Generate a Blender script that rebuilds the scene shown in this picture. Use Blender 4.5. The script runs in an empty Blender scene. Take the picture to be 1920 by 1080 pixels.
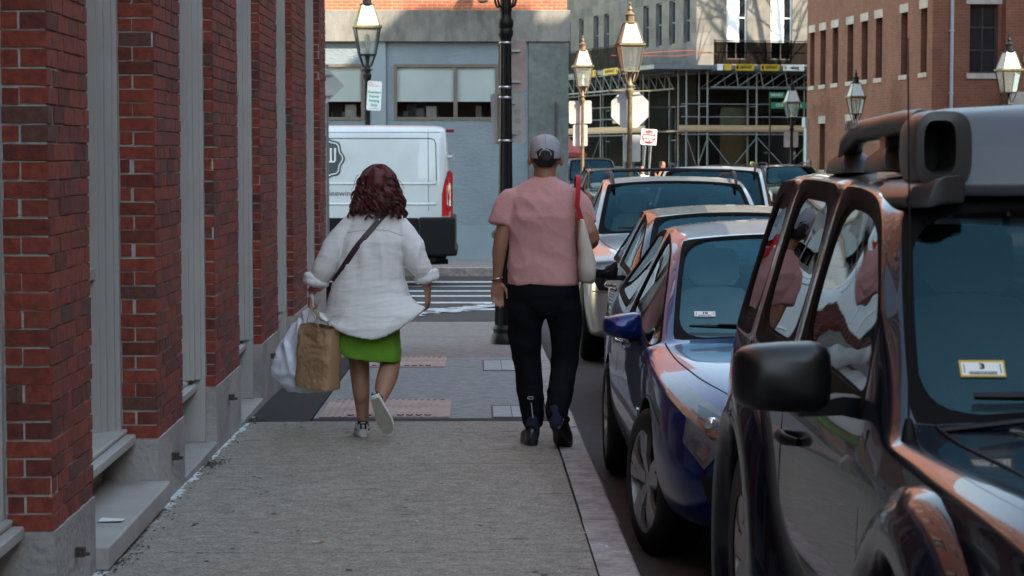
import bpy, bmesh, math, random
from mathutils import Vector, Matrix, Euler, noise
from mathutils.bvhtree import BVHTree
R = math.radians
C = bpy.context.scene.collection
scene = bpy.context.scene

# ------------------------------------------------------------------ camera, sky, sun, exposure
cam_data = bpy.data.cameras.new('camera'); cam = bpy.data.objects.new('camera', cam_data); C.objects.link(cam)
cam.location = (0, 0, 1.48)
cam.rotation_euler = (R(90 - 3.62), 0, R(-0.931))
cam_data.lens = 75; cam_data.sensor_width = 36; cam_data.clip_start = 0.1; cam_data.clip_end = 3000
cam_data.dof.use_dof = True; cam_data.dof.focus_distance = 12.2; cam_data.dof.aperture_fstop = 9.0
scene.camera = cam

world = bpy.data.worlds.new('World'); scene.world = world; world.use_nodes = True
SUN = Vector((0.60, -0.55, 0.56)).normalized()
wn = world.node_tree.nodes; wn.clear()
sky = wn.new('ShaderNodeTexSky'); sky.sky_type = 'NISHITA'; sky.sun_disc = False
sky.sun_elevation = math.asin(SUN.z); sky.sun_rotation = math.atan2(SUN.x, SUN.y)
sky.air_density = 1.0; sky.dust_density = 0.2; sky.ozone_density = 0.9
bg = wn.new('ShaderNodeBackground'); bg.inputs[1].default_value = 0.15
wo = wn.new('ShaderNodeOutputWorld')
tint = wn.new('ShaderNodeMix'); tint.data_type = 'RGBA'; tint.blend_type = 'MULTIPLY'; tint.inputs[0].default_value = 1; tint.inputs[7].default_value = (1.24, 1.06, 0.79, 1)
world.node_tree.links.new(sky.outputs[0], tint.inputs[6]); world.node_tree.links.new(tint.outputs[2], bg.inputs[0]); world.node_tree.links.new(bg.outputs[0], wo.inputs[0])
sl = bpy.data.lights.new('sun', 'SUN'); sl.energy = 2.4; sl.angle = R(0.5); sl.color = (1.0, 0.86, 0.68)
so = bpy.data.objects.new('sun', sl); C.objects.link(so)
so.rotation_euler = (-SUN).to_track_quat('-Z', 'Y').to_euler()
scene.view_settings.view_transform = 'Standard'; scene.view_settings.look = 'None'
scene.view_settings.gamma = 1; scene.view_settings.exposure = 2.55
try:
    scene.cycles.max_bounces = 8; scene.cycles.diffuse_bounces = 3; scene.cycles.glossy_bounces = 4
    scene.cycles.transmission_bounces = 6; scene.cycles.transparent_max_bounces = 12
    scene.cycles.caustics_reflective = False; scene.cycles.caustics_refractive = False
    scene.cycles.use_denoising = True; scene.cycles.sample_clamp_indirect = 4
except Exception: pass

# ------------------------------------------------------------------ materials
def mat(name, col, rough=0.6, var=0.12, scale=6.0, bump=0.0, bscale=60.0, metal=0.0, coat=0.0, spec=0.5,
        col2=None, stain=0.0, stretch=None, sheen=0.0, flake=0.0, dirt=None):
    m = bpy.data.materials.new(name); m.use_nodes = True; nt = m.node_tree; N = nt.nodes; L = nt.links
    b = N['Principled BSDF']
    b.inputs['Roughness'].default_value = rough; b.inputs['Metallic'].default_value = metal
    b.inputs['Coat Weight'].default_value = coat; b.inputs['Coat Roughness'].default_value = 0.02
    b.inputs['Specular IOR Level'].default_value = spec
    if sheen: b.inputs['Sheen Weight'].default_value = sheen
    tc = N.new('ShaderNodeTexCoord'); mp = N.new('ShaderNodeMapping'); L.new(tc.outputs['Object'], mp.inputs[0])
    if stretch: mp.inputs['Scale'].default_value = stretch
    n1 = N.new('ShaderNodeTexNoise'); n1.inputs['Scale'].default_value = scale; n1.inputs['Detail'].default_value = 6
    L.new(mp.outputs[0], n1.inputs['Vector'])
    rp = N.new('ShaderNodeValToRGB'); L.new(n1.outputs['Fac'], rp.inputs[0])
    c2 = col2 if col2 else tuple(min(1, c * (1 + var)) for c in col)
    c1 = col if col2 else tuple(c * (1 - var) for c in col)
    rp.color_ramp.elements[0].position = 0.32; rp.color_ramp.elements[1].position = 0.68
    rp.color_ramp.elements[0].color = (*c1, 1); rp.color_ramp.elements[1].color = (*c2, 1)
    out = rp.outputs[0]
    if stain:
        n2 = N.new('ShaderNodeTexNoise'); n2.inputs['Scale'].default_value = scale * 0.22; n2.inputs['Detail'].default_value = 8
        n2.inputs['Roughness'].default_value = 0.65; L.new(mp.outputs[0], n2.inputs['Vector'])
        r2 = N.new('ShaderNodeValToRGB'); r2.color_ramp.elements[0].position = 0.38; r2.color_ramp.elements[1].position = 0.6
        L.new(n2.outputs['Fac'], r2.inputs[0])
        r2.color_ramp.elements[0].color = (1 - stain,) * 3 + (1,); r2.color_ramp.elements[1].color = (1, 1, 1, 1)
        mx = N.new('ShaderNodeMix'); mx.data_type = 'RGBA'; mx.blend_type = 'MULTIPLY'; mx.inputs[0].default_value = 1
        L.new(out, mx.inputs[6]); L.new(r2.outputs[0], mx.inputs[7]); out = mx.outputs[2]
    if dirt:
        n4 = N.new('ShaderNodeTexNoise'); n4.inputs['Scale'].default_value = dirt[1]; n4.inputs['Detail'].default_value = 10
        n4.inputs['Roughness'].default_value = 0.75; L.new(mp.outputs[0], n4.inputs['Vector'])
        r4 = N.new('ShaderNodeValToRGB'); r4.color_ramp.elements[0].position = dirt[2]; r4.color_ramp.elements[1].position = dirt[2] + 0.08
        L.new(n4.outputs['Fac'], r4.inputs[0])
        m4 = N.new('ShaderNodeMix'); m4.data_type = 'RGBA'; L.new(r4.outputs[0], m4.inputs[0]); L.new(out, m4.inputs[6])
        m4.inputs[7].default_value = (*dirt[0], 1); out = m4.outputs[2]
    L.new(out, b.inputs['Base Color'])
    rr = N.new('ShaderNodeMapRange'); rr.inputs[3].default_value = max(0, rough * 0.8); rr.inputs[4].default_value = min(1, rough * 1.2)
    L.new(n1.outputs['Fac'], rr.inputs[0]); L.new(rr.outputs[0], b.inputs['Roughness'])
    if bump:
        n3 = N.new('ShaderNodeTexNoise'); n3.inputs['Scale'].default_value = bscale; n3.inputs['Detail'].default_value = 5
        L.new(mp.outputs[0], n3.inputs['Vector'])
        bp = N.new('ShaderNodeBump'); bp.inputs['Strength'].default_value = bump; bp.inputs['Distance'].default_value = 0.01
        L.new(n3.outputs['Fac'], bp.inputs['Height']); L.new(bp.outputs[0], b.inputs['Normal'])
    return m

def glass_mat(name, tint, rough=0.01, ior=1.5, gl=(1, 1, 1), haze=0.0):
    m = bpy.data.materials.new(name); m.use_nodes = True; nt = m.node_tree; N = nt.nodes; L = nt.links; N.clear()
    t = N.new('ShaderNodeBsdfTransparent'); t.inputs[0].default_value = (*tint, 1)
    g = N.new('ShaderNodeBsdfGlossy'); g.inputs['Roughness'].default_value = rough; g.inputs[0].default_value = (*gl, 1)
    f = N.new('ShaderNodeFresnel'); f.inputs['IOR'].default_value = ior
    n = N.new('ShaderNodeTexNoise'); n.inputs['Scale'].default_value = 1.6
    tc = N.new('ShaderNodeTexCoord'); L.new(tc.outputs['Object'], n.inputs['Vector'])
    bp = N.new('ShaderNodeBump'); bp.inputs['Strength'].default_value = 0.05; bp.inputs['Distance'].default_value = 0.02
    L.new(n.outputs['Fac'], bp.inputs['Height']); L.new(bp.outputs[0], g.inputs['Normal'])
    mx = N.new('ShaderNodeMixShader'); o = N.new('ShaderNodeOutputMaterial')
    src = t.outputs[0]
    if haze:
        d = N.new('ShaderNodeBsdfDiffuse'); d.inputs[0].default_value = (.7, .74, .72, 1); tl = N.new('ShaderNodeBsdfTranslucent'); tl.inputs[0].default_value = (.8, .84, .8, 1)
        dm = N.new('ShaderNodeMixShader'); dm.inputs[0].default_value = .5; L.new(d.outputs[0], dm.inputs[1]); L.new(tl.outputs[0], dm.inputs[2])
        hm = N.new('ShaderNodeMixShader'); hm.inputs[0].default_value = haze; L.new(src, hm.inputs[1]); L.new(dm.outputs[0], hm.inputs[2]); src = hm.outputs[0]
    L.new(f.outputs[0], mx.inputs[0]); L.new(src, mx.inputs[1]); L.new(g.outputs[0], mx.inputs[2]); L.new(mx.outputs[0], o.inputs[0])
    return m

def island_brick(name, c1, c2, c3):
    m = bpy.data.materials.new(name); m.use_nodes = True; nt = m.node_tree; N = nt.nodes; L = nt.links; b = N['Principled BSDF']
    b.inputs['Roughness'].default_value = 0.85
    ge = N.new('ShaderNodeNewGeometry'); rp = N.new('ShaderNodeValToRGB'); L.new(ge.outputs['Random Per Island'], rp.inputs[0])
    e = rp.color_ramp.elements; e[0].color = (*c1, 1); e[1].color = (*c3, 1); e[1].position = 1.0
    x = e.new(0.55); x.color = (*c2, 1); x = e.new(0.86); x.color = (*c2, 1); x = e.new(0.93); x.color = (*c3, 1)
    tc = N.new('ShaderNodeTexCoord'); n = N.new('ShaderNodeTexNoise'); n.inputs['Scale'].default_value = 26; n.inputs['Detail'].default_value = 8
    L.new(tc.outputs['Object'], n.inputs['Vector'])
    r2 = N.new('ShaderNodeValToRGB'); L.new(n.outputs['Fac'], r2.inputs[0])
    r2.color_ramp.elements[0].position = 0.3; r2.color_ramp.elements[1].position = 0.62
    r2.color_ramp.elements[0].color = (0.55, 0.5, 0.5, 1); r2.color_ramp.elements[1].color = (1.1, 1.1, 1.1, 1)
    mx = N.new('ShaderNodeMix'); mx.data_type = 'RGBA'; mx.blend_type = 'MULTIPLY'; mx.inputs[0].default_value = 1
    L.new(rp.outputs[0], mx.inputs[6]); L.new(r2.outputs[0], mx.inputs[7]); L.new(mx.outputs[2], b.inputs['Base Color'])
    bp = N.new('ShaderNodeBump'); bp.inputs['Strength'].default_value = 0.6; bp.inputs['Distance'].default_value = 0.006
    n3 = N.new('ShaderNodeTexNoise'); n3.inputs['Scale'].default_value = 70; n3.inputs['Detail'].default_value = 6
    L.new(tc.outputs['Object'], n3.inputs['Vector']); L.new(n3.outputs['Fac'], bp.inputs['Height']); L.new(bp.outputs[0], b.inputs['Normal'])
    return m

def uv_brick(name, c1, c2, mortar, bw=0.2, bh=0.068, ms=0.009, offset=0.5, rough=0.85, freq=2, bump=0.6, nvar=0.35):
    m = bpy.data.materials.new(name); m.use_nodes = True; nt = m.node_tree; N = nt.nodes; L = nt.links; b = N['Principled BSDF']
    b.inputs['Roughness'].default_value = rough
    uv = N.new('ShaderNodeUVMap'); br = N.new('ShaderNodeTexBrick'); L.new(uv.outputs[0], br.inputs['Vector'])
    br.inputs['Scale'].default_value = 1; br.inputs['Brick Width'].default_value = bw; br.inputs['Row Height'].default_value = bh
    br.inputs['Mortar Size'].default_value = ms; br.inputs['Color1'].default_value = (*c1, 1); br.inputs['Color2'].default_value = (*c2, 1)
    br.inputs['Mortar'].default_value = (*mortar, 1); br.offset = offset; br.inputs['Mortar Smooth'].default_value = 0.2
    n = N.new('ShaderNodeTexNoise'); n.inputs['Scale'].default_value = 1.3; n.inputs['Detail'].default_value = 9; L.new(uv.outputs[0], n.inputs['Vector'])
    r = N.new('ShaderNodeValToRGB'); L.new(n.outputs['Fac'], r.inputs[0]); r.color_ramp.elements[0].position = 0.3; r.color_ramp.elements[1].position = 0.7
    r.color_ramp.elements[0].color = (1 - nvar,) * 3 + (1,); r.color_ramp.elements[1].color = (1.1, 1.1, 1.1, 1)
    mx = N.new('ShaderNodeMix'); mx.data_type = 'RGBA'; mx.blend_type = 'MULTIPLY'; mx.inputs[0].default_value = 1
    L.new(br.outputs['Color'], mx.inputs[6]); L.new(r.outputs[0], mx.inputs[7]); L.new(mx.outputs[2], b.inputs['Base Color'])
    bp = N.new('ShaderNodeBump'); bp.inputs['Strength'].default_value = bump; bp.inputs['Distance'].default_value = 0.008; bp.invert = True
    L.new(br.outputs['Fac'], bp.inputs['Height']); L.new(bp.outputs[0], b.inputs['Normal'])
    return m

def paint(name, col, rough=0.25, metal=0.35):
    m = mat(name, col, rough=rough, var=0.04, scale=3, metal=metal, coat=.65, spec=0.15)
    N = m.node_tree.nodes; L = m.node_tree.links; b = N['Principled BSDF']
    # dust film: a little roughness variation in the clear coat
    n = N.new('ShaderNodeTexNoise'); n.inputs['Scale'].default_value = 9; n.inputs['Detail'].default_value = 9
    tc = N.new('ShaderNodeTexCoord'); L.new(tc.outputs['Object'], n.inputs['Vector'])
    r = N.new('ShaderNodeMapRange'); r.inputs[1].default_value = 0.45; r.inputs[2].default_value = 0.8; r.inputs[3].default_value = 0.01; r.inputs[4].default_value = 0.09
    L.new(n.outputs['Fac'], r.inputs[0]); L.new(r.outputs[0], b.inputs['Coat Roughness'])
    return m

# ------------------------------------------------------------------ mesh builder
class MB:
    def __init__(s): s.v = []; s.f = []; s.m = []; s.X = None
    def add(s, verts, faces, mi=0):
        o = len(s.v)
        for p in verts:
            p = Vector(p); s.v.append(tuple(s.X @ p) if s.X is not None else tuple(p))
        for f in faces: s.f.append([i + o for i in f]); s.m.append(mi)
        return s
    def box(s, x0, x1, y0, y1, z0, z1, mi=0):
        return s.add([(x0,y0,z0),(x1,y0,z0),(x1,y1,z0),(x0,y1,z0),(x0,y0,z1),(x1,y0,z1),(x1,y1,z1),(x0,y1,z1)],
                     [(3,2,1,0),(4,5,6,7),(0,1,5,4),(1,2,6,5),(2,3,7,6),(3,0,4,7)], mi)
    def bar(s, a, b, w, h, mi=0, up=(0,0,1)):
        a = Vector(a); b = Vector(b); d = (b - a).normalized(); u = Vector(up)
        if abs(d.dot(u)) > 0.98: u = Vector((1,0,0))
        r = d.cross(u).normalized(); u = r.cross(d)
        vs = []
        for p in (a, b):
            for sx, sz in ((-1,-1),(1,-1),(1,1),(-1,1)): vs.append(p + r * sx * w/2 + u * sz * h/2)
        return s.add(vs, [(3,2,1,0),(4,5,6,7),(0,1,5,4),(1,2,6,5),(2,3,7,6),(3,0,4,7)], mi)
    def loft(s, rings, mi=0, cap=True, closed=True):
        n = len(rings[0]); vs = [p for r in rings for p in r]; fs = []
        for i in range(len(rings) - 1):
            for j in range(n if closed else n - 1):
                k = (j + 1) % n
                fs.append((i*n + j, i*n + k, (i+1)*n + k, (i+1)*n + j))
        if cap and closed:
            fs.append(tuple(range(n - 1, -1, -1))); b = (len(rings) - 1) * n; fs.append(tuple(range(b, b + n)))
        return s.add(vs, fs, mi)
    def tube(s, pts, r, n=8, mi=0, cap=True, closed=False, flat=1.0, up0=None):
        pts = [Vector(p) for p in pts]; rr = r if isinstance(r, (list, tuple)) else [r] * len(pts)
        rings = []; up = None
        for i, p in enumerate(pts):
            if closed: d = pts[(i+1) % len(pts)] - pts[i-1]
            else: d = pts[min(i+1, len(pts)-1)] - pts[max(i-1, 0)]
            if d.length < 1e-9: d = Vector((0,0,1))
            d.normalize()
            if up is None:
                up = Vector(up0) if up0 else (Vector((0,0,1)) if abs(d.z) < 0.9 else Vector((0,1,0)))
            up = (up - d * up.dot(d))
            if up.length < 1e-6: up = d.orthogonal()
            up.normalize(); sd = d.cross(up)
            rings.append([p + (sd * math.cos(2*math.pi*k/n) + up * math.sin(2*math.pi*k/n) * flat) * rr[i] for k in range(n)])
        if closed:
            rings.append(rings[0]); return s.loft(rings, mi, cap=False)
        return s.loft(rings, mi, cap)
    def lathe(s, prof, c=(0,0,0), axis='z', n=20, mi=0, cap=True):
        rings = []
        for r, h in prof:
            ring = []
            for k in range(n):
                a = 2*math.pi*k/n; u, w = r*math.cos(a), r*math.sin(a)
                p = {'z': (u, w, h), 'x': (h, u, w), 'y': (w, h, u)}[axis]
                ring.append(Vector(p) + Vector(c))
            rings.append(ring)
        return s.loft(rings, mi, cap)
    def prism(s, poly, t0, t1, plane='xz', mi=0):
        f = {'xz': lambda a, b, t: (a, t, b), 'xy': lambda a, b, t: (a, b, t), 'yz': lambda a, b, t: (t, a, b)}[plane]
        n = len(poly); vs = [f(a, b, t0) for a, b in poly] + [f(a, b, t1) for a, b in poly]
        fs = [tuple(range(n - 1, -1, -1)), tuple(range(n, 2*n))] + [(i, (i+1) % n, (i+1) % n + n, i + n) for i in range(n)]
        return s.add(vs, fs, mi)
    def ball(s, c, r, n=12, mi=0, sc=(1,1,1)):
        m = n // 2; pr = []
        rings = []
        for i in range(1, m):
            a = math.pi * i / m
            rings.append([Vector((c[0] + r*sc[0]*math.sin(a)*math.cos(2*math.pi*k/n), c[1] + r*sc[1]*math.sin(a)*math.sin(2*math.pi*k/n), c[2] - r*sc[2]*math.cos(a))) for k in range(n)])
        return s.loft(rings, mi)
    def slope(s, fn):
        s.v = [(x, y, z + fn(y)) for x, y, z in s.v]; return s
    def mesh(s, name, mats):
        me = bpy.data.meshes.new(name); me.from_pydata(s.v, [], s.f)
        for m in mats: me.materials.append(m)
        me.polygons.foreach_set('material_index', s.m)
        bm = bmesh.new(); bm.from_mesh(me); bmesh.ops.recalc_face_normals(bm, faces=bm.faces); auto_uv(bm); bm.to_mesh(me); bm.free()
        return me
    def build(s, name, mats, parent=None, smooth=35, bevel=0.0, seg=2):
        if not isinstance(mats, (list, tuple)): mats = [mats]
        me = s.mesh(name, mats)
        o = link(name, me, parent)
        if smooth: smooth_by(me, smooth)
        if bevel:
            b = o.modifiers.new('bevel', 'BEVEL'); b.width = bevel; b.segments = seg; b.limit_method = 'ANGLE'; b.angle_limit = R(40)
            smooth_by(me, 180); w = o.modifiers.new('wn', 'WEIGHTED_NORMAL'); w.keep_sharp = False
        return o

def auto_uv(bm):
    uv = bm.loops.layers.uv.verify(); bm.normal_update()
    for f in bm.faces:
        n = f.normal
        if abs(n.z) > 0.8: t, b = Vector((1,0,0)), Vector((0,1,0))
        else: t = Vector((0,0,1)).cross(n).normalized(); b = Vector((0,0,1))
        for l in f.loops: l[uv].uv = (l.vert.co.dot(t), l.vert.co.dot(b))

def link(name, me, parent=None):
    o = bpy.data.objects.new(name, me); C.objects.link(o)
    if parent is not None: o.parent = parent
    return o
def smooth_by(me, ang):
    me.polygons.foreach_set('use_smooth', [True] * len(me.polygons))
    if ang < 179: me.set_sharp_from_angle(angle=R(ang))
def tag(o, label, cat, group=None):
    o['label'] = label; o['category'] = cat
    if group: o['group'] = group
    elif 'group' in o: del o['group']
    return o
def thing(name, loc=(0,0,0), rot=(0,0,0), label='', cat='', group=None):
    o = bpy.data.objects.new(name, None); C.objects.link(o); o.location = loc; o.rotation_euler = rot; o.empty_display_size = 0.1
    return tag(o, label, cat, group)
def struct(o): o['kind'] = 'structure'; return o
def copy_tree(o, parent=None):
    c = o.copy(); C.objects.link(c)
    if parent is not None: c.parent = parent
    for ch in list(o.children): copy_tree(ch, c)
    return c

def baked(name, mb, mats, parent=None, remesh=0.0, smooth=0, sub=0, disp=None, ang=180, decimate=0.0, smf=0.5):
    """mesh -> optional voxel remesh / smoothing / subdivision, baked into one continuous mesh"""
    if not isinstance(mats, (list, tuple)): mats = [mats]
    t = link('tmp', mb.mesh('tmp', mats))
    if remesh:
        r = t.modifiers.new('r', 'REMESH'); r.mode = 'VOXEL'; r.voxel_size = remesh; r.adaptivity = 0
    if smooth:
        q = t.modifiers.new('s', 'SMOOTH'); q.iterations = smooth; q.factor = smf
    if sub:
        q = t.modifiers.new('u', 'SUBSURF'); q.levels = sub; q.render_levels = sub
    if decimate:
        q = t.modifiers.new('d', 'DECIMATE'); q.ratio = decimate
    dg = bpy.context.evaluated_depsgraph_get(); dg.update()
    me = bpy.data.meshes.new_from_object(t.evaluated_get(dg)); me.name = name
    bpy.data.objects.remove(t)
    if remesh:
        me.materials.clear()
        for m in mats: me.materials.append(m)
    if disp:
        ns = [v.normal.copy() for v in me.vertices]
        for v, n in zip(me.vertices, ns): v.co = v.co + n * disp(v.co, n)
    bm = bmesh.new(); bm.from_mesh(me); auto_uv(bm); bm.to_mesh(me); bm.free()
    smooth_by(me, ang)
    return link(name, me, parent)

def text_obj(name, s, size, m, parent, loc, rot, sx=1.0, extrude=0.001, align='CENTER', bold=0.0):
    cu = bpy.data.curves.new(name, 'FONT'); cu.body = s; cu.size = size; cu.extrude = extrude; cu.align_x = align; cu.align_y = 'CENTER'
    cu.offset = bold; cu.resolution_u = 4
    t = bpy.data.objects.new('tmp', cu); C.objects.link(t)
    dg = bpy.context.evaluated_depsgraph_get(); dg.update()
    me = bpy.data.meshes.new_from_object(t.evaluated_get(dg)); bpy.data.objects.remove(t)
    me.materials.clear(); me.materials.append(m)
    for v in me.vertices: v.co.x *= sx
    o = link(name, me, parent); o.location = loc; o.rotation_euler = rot
    return o

rnd = random.Random(7)
def lerp(a, b, t): return a + (b - a) * t
def gz(y): return -0.01875 * y                    # pavement height
def rz(y):                                        # road height
    if y <= 38: return -0.12 - 0.01875 * y
    if y <= 66: return lerp(-0.8325, -0.5, (y - 38) / 28)
    return -0.5

M = {}
M['black'] = mat('black_rubber', (0.006, 0.006, 0.0065), 0.6, 0.1, spec=.25)
M['trim'] = mat('black_plastic', (0.006, 0.006, 0.0065), 0.5, 0.15, 12, bump=0.05, bscale=300, spec=.25)
M['seal'] = mat('window_seal_rubber', (0.005, 0.005, 0.0055), 0.75, 0.1, spec=.08)
M['mirror_shell'] = mat('mirror_plastic', (0.006, 0.006, 0.007), 0.34, 0.1, 12, bump=0.03, bscale=300, spec=.4)
M['rack'] = mat('rack_plastic', (0.026, 0.026, 0.028), 0.38, 0.12, 5, bump=0.03, bscale=300)
M['chrome'] = mat('chrome', (0.75, 0.75, 0.76), 0.12, 0.03, metal=1)
M['steel'] = mat('steel', (0.42, 0.43, 0.45), 0.35, 0.1, metal=0.9)
M['dark_in'] = mat('dark_interior', (0.016, 0.017, 0.018), 0.8, 0.2)
M['seat'] = mat('seat_cloth', (0.10, 0.10, 0.105), 0.9, 0.15, bump=0.2, bscale=200)
M['seatgrey'] = mat('seat_grey', (0.30, 0.29, 0.28), 0.9, 0.15, bump=0.2, bscale=200)
M['white'] = mat('white_paint', (0.78, 0.79, 0.79), 0.5, 0.05)
M['asph'] = mat('asphalt', (0.035, 0.034, 0.035), 0.85, 0.25, 40, bump=0.9, bscale=180, col2=(0.062, 0.061, 0.062), stain=0.3)
M['darkasph'] = mat('dark_asphalt', (0.009, 0.009, 0.010), 0.8, 0.25, 30, bump=0.8, bscale=150)
M['granite'] = mat('granite_curb', (0.42, 0.365, 0.34), 0.8, 0.2, 30, bump=0.8, bscale=90, stain=0.4, dirt=((0.16,0.14,0.13), 60, 0.62))
M['mortar'] = mat('mortar', (0.44, 0.43, 0.40), 0.9, 0.15, 20, bump=0.6, bscale=120)
M['brick'] = island_brick('pier_brick', (0.115, 0.026, 0.019), (0.25, 0.047, 0.027), (0.12, 0.05, 0.037))
M['greypaint'] = mat('grey_wood_paint', (0.42, 0.405, 0.385), 0.55, 0.05, 2.5, stain=0.12)
M['greystone'] = mat('grey_painted_stone', (0.38, 0.35, 0.33), 0.8, 0.1, 8, bump=1.0, bscale=28, stain=0.3)
M['greystone_s'] = mat('grey_painted_stone_smooth', (0.38, 0.355, 0.335), 0.7, 0.08, 3, bump=0.25, bscale=30, stain=0.35, dirt=((0.15,0.14,0.13), 14, 0.66))
M['chip'] = mat('chipped_white', (0.55, 0.60, 0.60), 0.8, 0.25, 20, bump=0.6)
M['rust'] = mat('rusty_iron', (0.05, 0.035, 0.03), 0.7, 0.4, 15, bump=0.5)
M['brass'] = mat('aged_brass', (0.30, 0.22, 0.09), 0.45, 0.3, 12, metal=0.7, col2=(0.10, 0.14, 0.08))
M['ironpaint'] = mat('black_green_iron', (0.005, 0.006, 0.006), 0.52, 0.3, 12, bump=0.25, bscale=60, spec=.35)
M['bronze'] = mat('weathered_bronze_paint', (0.17, 0.13, 0.08), 0.5, 0.3, 14, bump=0.2, bscale=60, metal=0.2)
M['lampglass'] = glass_mat('lamp_glass', (0.85, 0.88, 0.86), 0.12, haze=.24)
M['lamproof'] = mat('lamp_roof_pane', (0.58, 0.63, 0.62), 0.12, 0.06, 5, spec=0.8)
M['signback'] = mat('sign_back_aluminium', (0.45, 0.455, 0.45), 0.5, 0.08, 4, metal=0.15, stain=0.2)
M['signbrown'] = mat('sign_back_weathered', (0.48, 0.38, 0.35), 0.6, 0.12, 6, stain=0.25)
# ------------------------------------------------------------------ ground, road, pavements
def mat_sidewalk(name, ca, cb, speck=0.5):
    m = mat(name, ca, 0.85, 0.1, 55, bump=0.5, bscale=240, col2=cb, stain=0.28, dirt=(tuple(c * 0.42 for c in ca), 3.2, 0.625))
    N = m.node_tree.nodes; L = m.node_tree.links; b = N['Principled BSDF']
    src = b.inputs['Base Color'].links[0].from_socket
    v = N.new('ShaderNodeTexVoronoi'); v.inputs['Scale'].default_value = 120; tc = N.new('ShaderNodeTexCoord'); L.new(tc.outputs['Object'], v.inputs['Vector'])
    r = N.new('ShaderNodeValToRGB'); L.new(v.outputs['Color'], r.inputs[0])
    r.color_ramp.elements[0].color = (1 - speck,) * 3 + (1,); r.color_ramp.elements[1].color = (1 + speck * 0.5,) * 3 + (1,)
    mx = N.new('ShaderNodeMix'); mx.data_type = 'RGBA'; mx.blend_type = 'MULTIPLY'; mx.inputs[0].default_value = 1
    L.new(src, mx.inputs[6]); L.new(r.outputs[0], mx.inputs[7])
    # dark elongated scuffs
    mp = N.new('ShaderNodeMapping'); mp.inputs['Scale'].default_value = (2.2, 9, 1); L.new(tc.outputs['Object'], mp.inputs[0])
    n = N.new('ShaderNodeTexNoise'); n.inputs['Scale'].default_value = 1.6; n.inputs['Detail'].default_value = 3; L.new(mp.outputs[0], n.inputs['Vector'])
    r3 = N.new('ShaderNodeValToRGB'); r3.color_ramp.elements[0].position = 0.67; r3.color_ramp.elements[1].position = 0.74
    r3.color_ramp.elements[0].color = (1, 1, 1, 1); r3.color_ramp.elements[1].color = (0.5, 0.48, 0.46, 1); L.new(n.outputs['Fac'], r3.inputs[0])
    m2 = N.new('ShaderNodeMix'); m2.data_type = 'RGBA'; m2.blend_type = 'MULTIPLY'; m2.inputs[0].default_value = 1
    L.new(mx.outputs[2], m2.inputs[6]); L.new(r3.outputs[0], m2.inputs[7]); L.new(m2.outputs[2], b.inputs['Base Color'])
    return m
M['walk'] = mat_sidewalk('sidewalk_concrete', (0.29, 0.252, 0.205), (0.43, 0.378, 0.31))
M['walk2'] = mat_sidewalk('smooth_concrete', (0.26, 0.27, 0.27), (0.32, 0.33, 0.33), 0.15)
M['walk3'] = mat_sidewalk('brown_concrete', (0.23, 0.205, 0.185), (0.31, 0.28, 0.255), 0.3)
M['pink'] = mat('pink_grate', (0.46, 0.34, 0.30), 0.75, 0.1, 12, bump=0.4, bscale=80, stain=0.3)
M['palecon'] = mat('pale_concrete_cover', (0.36, 0.38, 0.39), 0.8, 0.12, 14, bump=0.4, stain=0.2)
M['redpaver'] = uv_brick('red_paver', (0.13, 0.05, 0.04), (0.09, 0.035, 0.03), (0.05, 0.045, 0.04), 0.2, 0.1, 0.01)

g = MB(); g.box(-700, 700, -300, 1500, -1.6, -1.45)
struct(g.build('ground', M['asph']))
r_ = MB(); ys = [-25, 0, 20, 38, 52, 66, 120, 260]; xs = [-60, -20, -1.3, 0.6, 3.5, 12, 60]
V = [(x, y, rz(y)) for y in ys for x in xs]; F = []
for i in range(len(ys) - 1):
    for j in range(len(xs) - 1):
        a = i * len(xs) + j; F.append((a, a + 1, a + 1 + len(xs), a + len(xs)))
r_.add(V, F); struct(r_.build('road', M['asph'], smooth=0))

# near pavement: concrete slabs with narrow joints
s = MB(); joints = [-6, -1.2, 2.6, 5.9, 8.72, 11.6, 13.78]
for a, b in zip(joints[:-1], joints[1:]): s.box(-1.72, 0.465, a + 0.004, b - 0.004, -0.12, 0.0, 0)
s.box(-1.08, 0.39, 13.97, 19.2, -0.12, 0.0, 1)
s.box(-1.72, 0.465, 19.21, 21.9, -0.12, 0.0, 2); s.box(-1.72, 0.465, 21.91, 24.1, -0.12, 0.0, 2)
s.box(-9.0, -1.73, 21.2, 24.1, -0.12, 0.0, 2)
s.box(-1.72, 0.64, -6, 24.1, -0.3, -0.012, 3)
s.box(-1.72, -1.09, 13.79, 19.2, -0.11, 0.002, 3); s.box(0.40, 0.465, 13.79, 19.2, -0.11, 0.002, 3); s.box(-1.08, 0.39, 13.79, 13.96, -0.11, -0.002, 3)
s.slope(gz); ramp_y0, ramp_y1 = 24.11, 26.4
for x0, x1 in ((-9.0, -1.73), (-1.72, 0.5)):
    s.add([(x0, ramp_y0, gz(24.11)), (x1, ramp_y0, gz(24.11)), (x1, ramp_y1, rz(26.4) + 0.015), (x0, ramp_y1, rz(26.4) + 0.015),
           (x0, ramp_y0, -0.9), (x1, ramp_y0, -0.9), (x1, ramp_y1, -0.9), (x0, ramp_y1, -0.9)],
          [(0,1,2,3),(0,4,5,1),(1,5,6,2),(2,6,7,3),(3,7,4,0)], 2)
    s.add([(x0, 25.9, rz(25.9) + 0.045), (x1, 25.9, rz(25.9) + 0.045), (x1, 26.38, rz(26.4) + 0.022), (x0, 26.38, rz(26.4) + 0.022)], [(0,1,2,3)], 4)
struct(s.build('sidewalk', [M['walk'], M['walk2'], M['walk3'], M['darkasph'], M['redpaver']], smooth=0))
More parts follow.
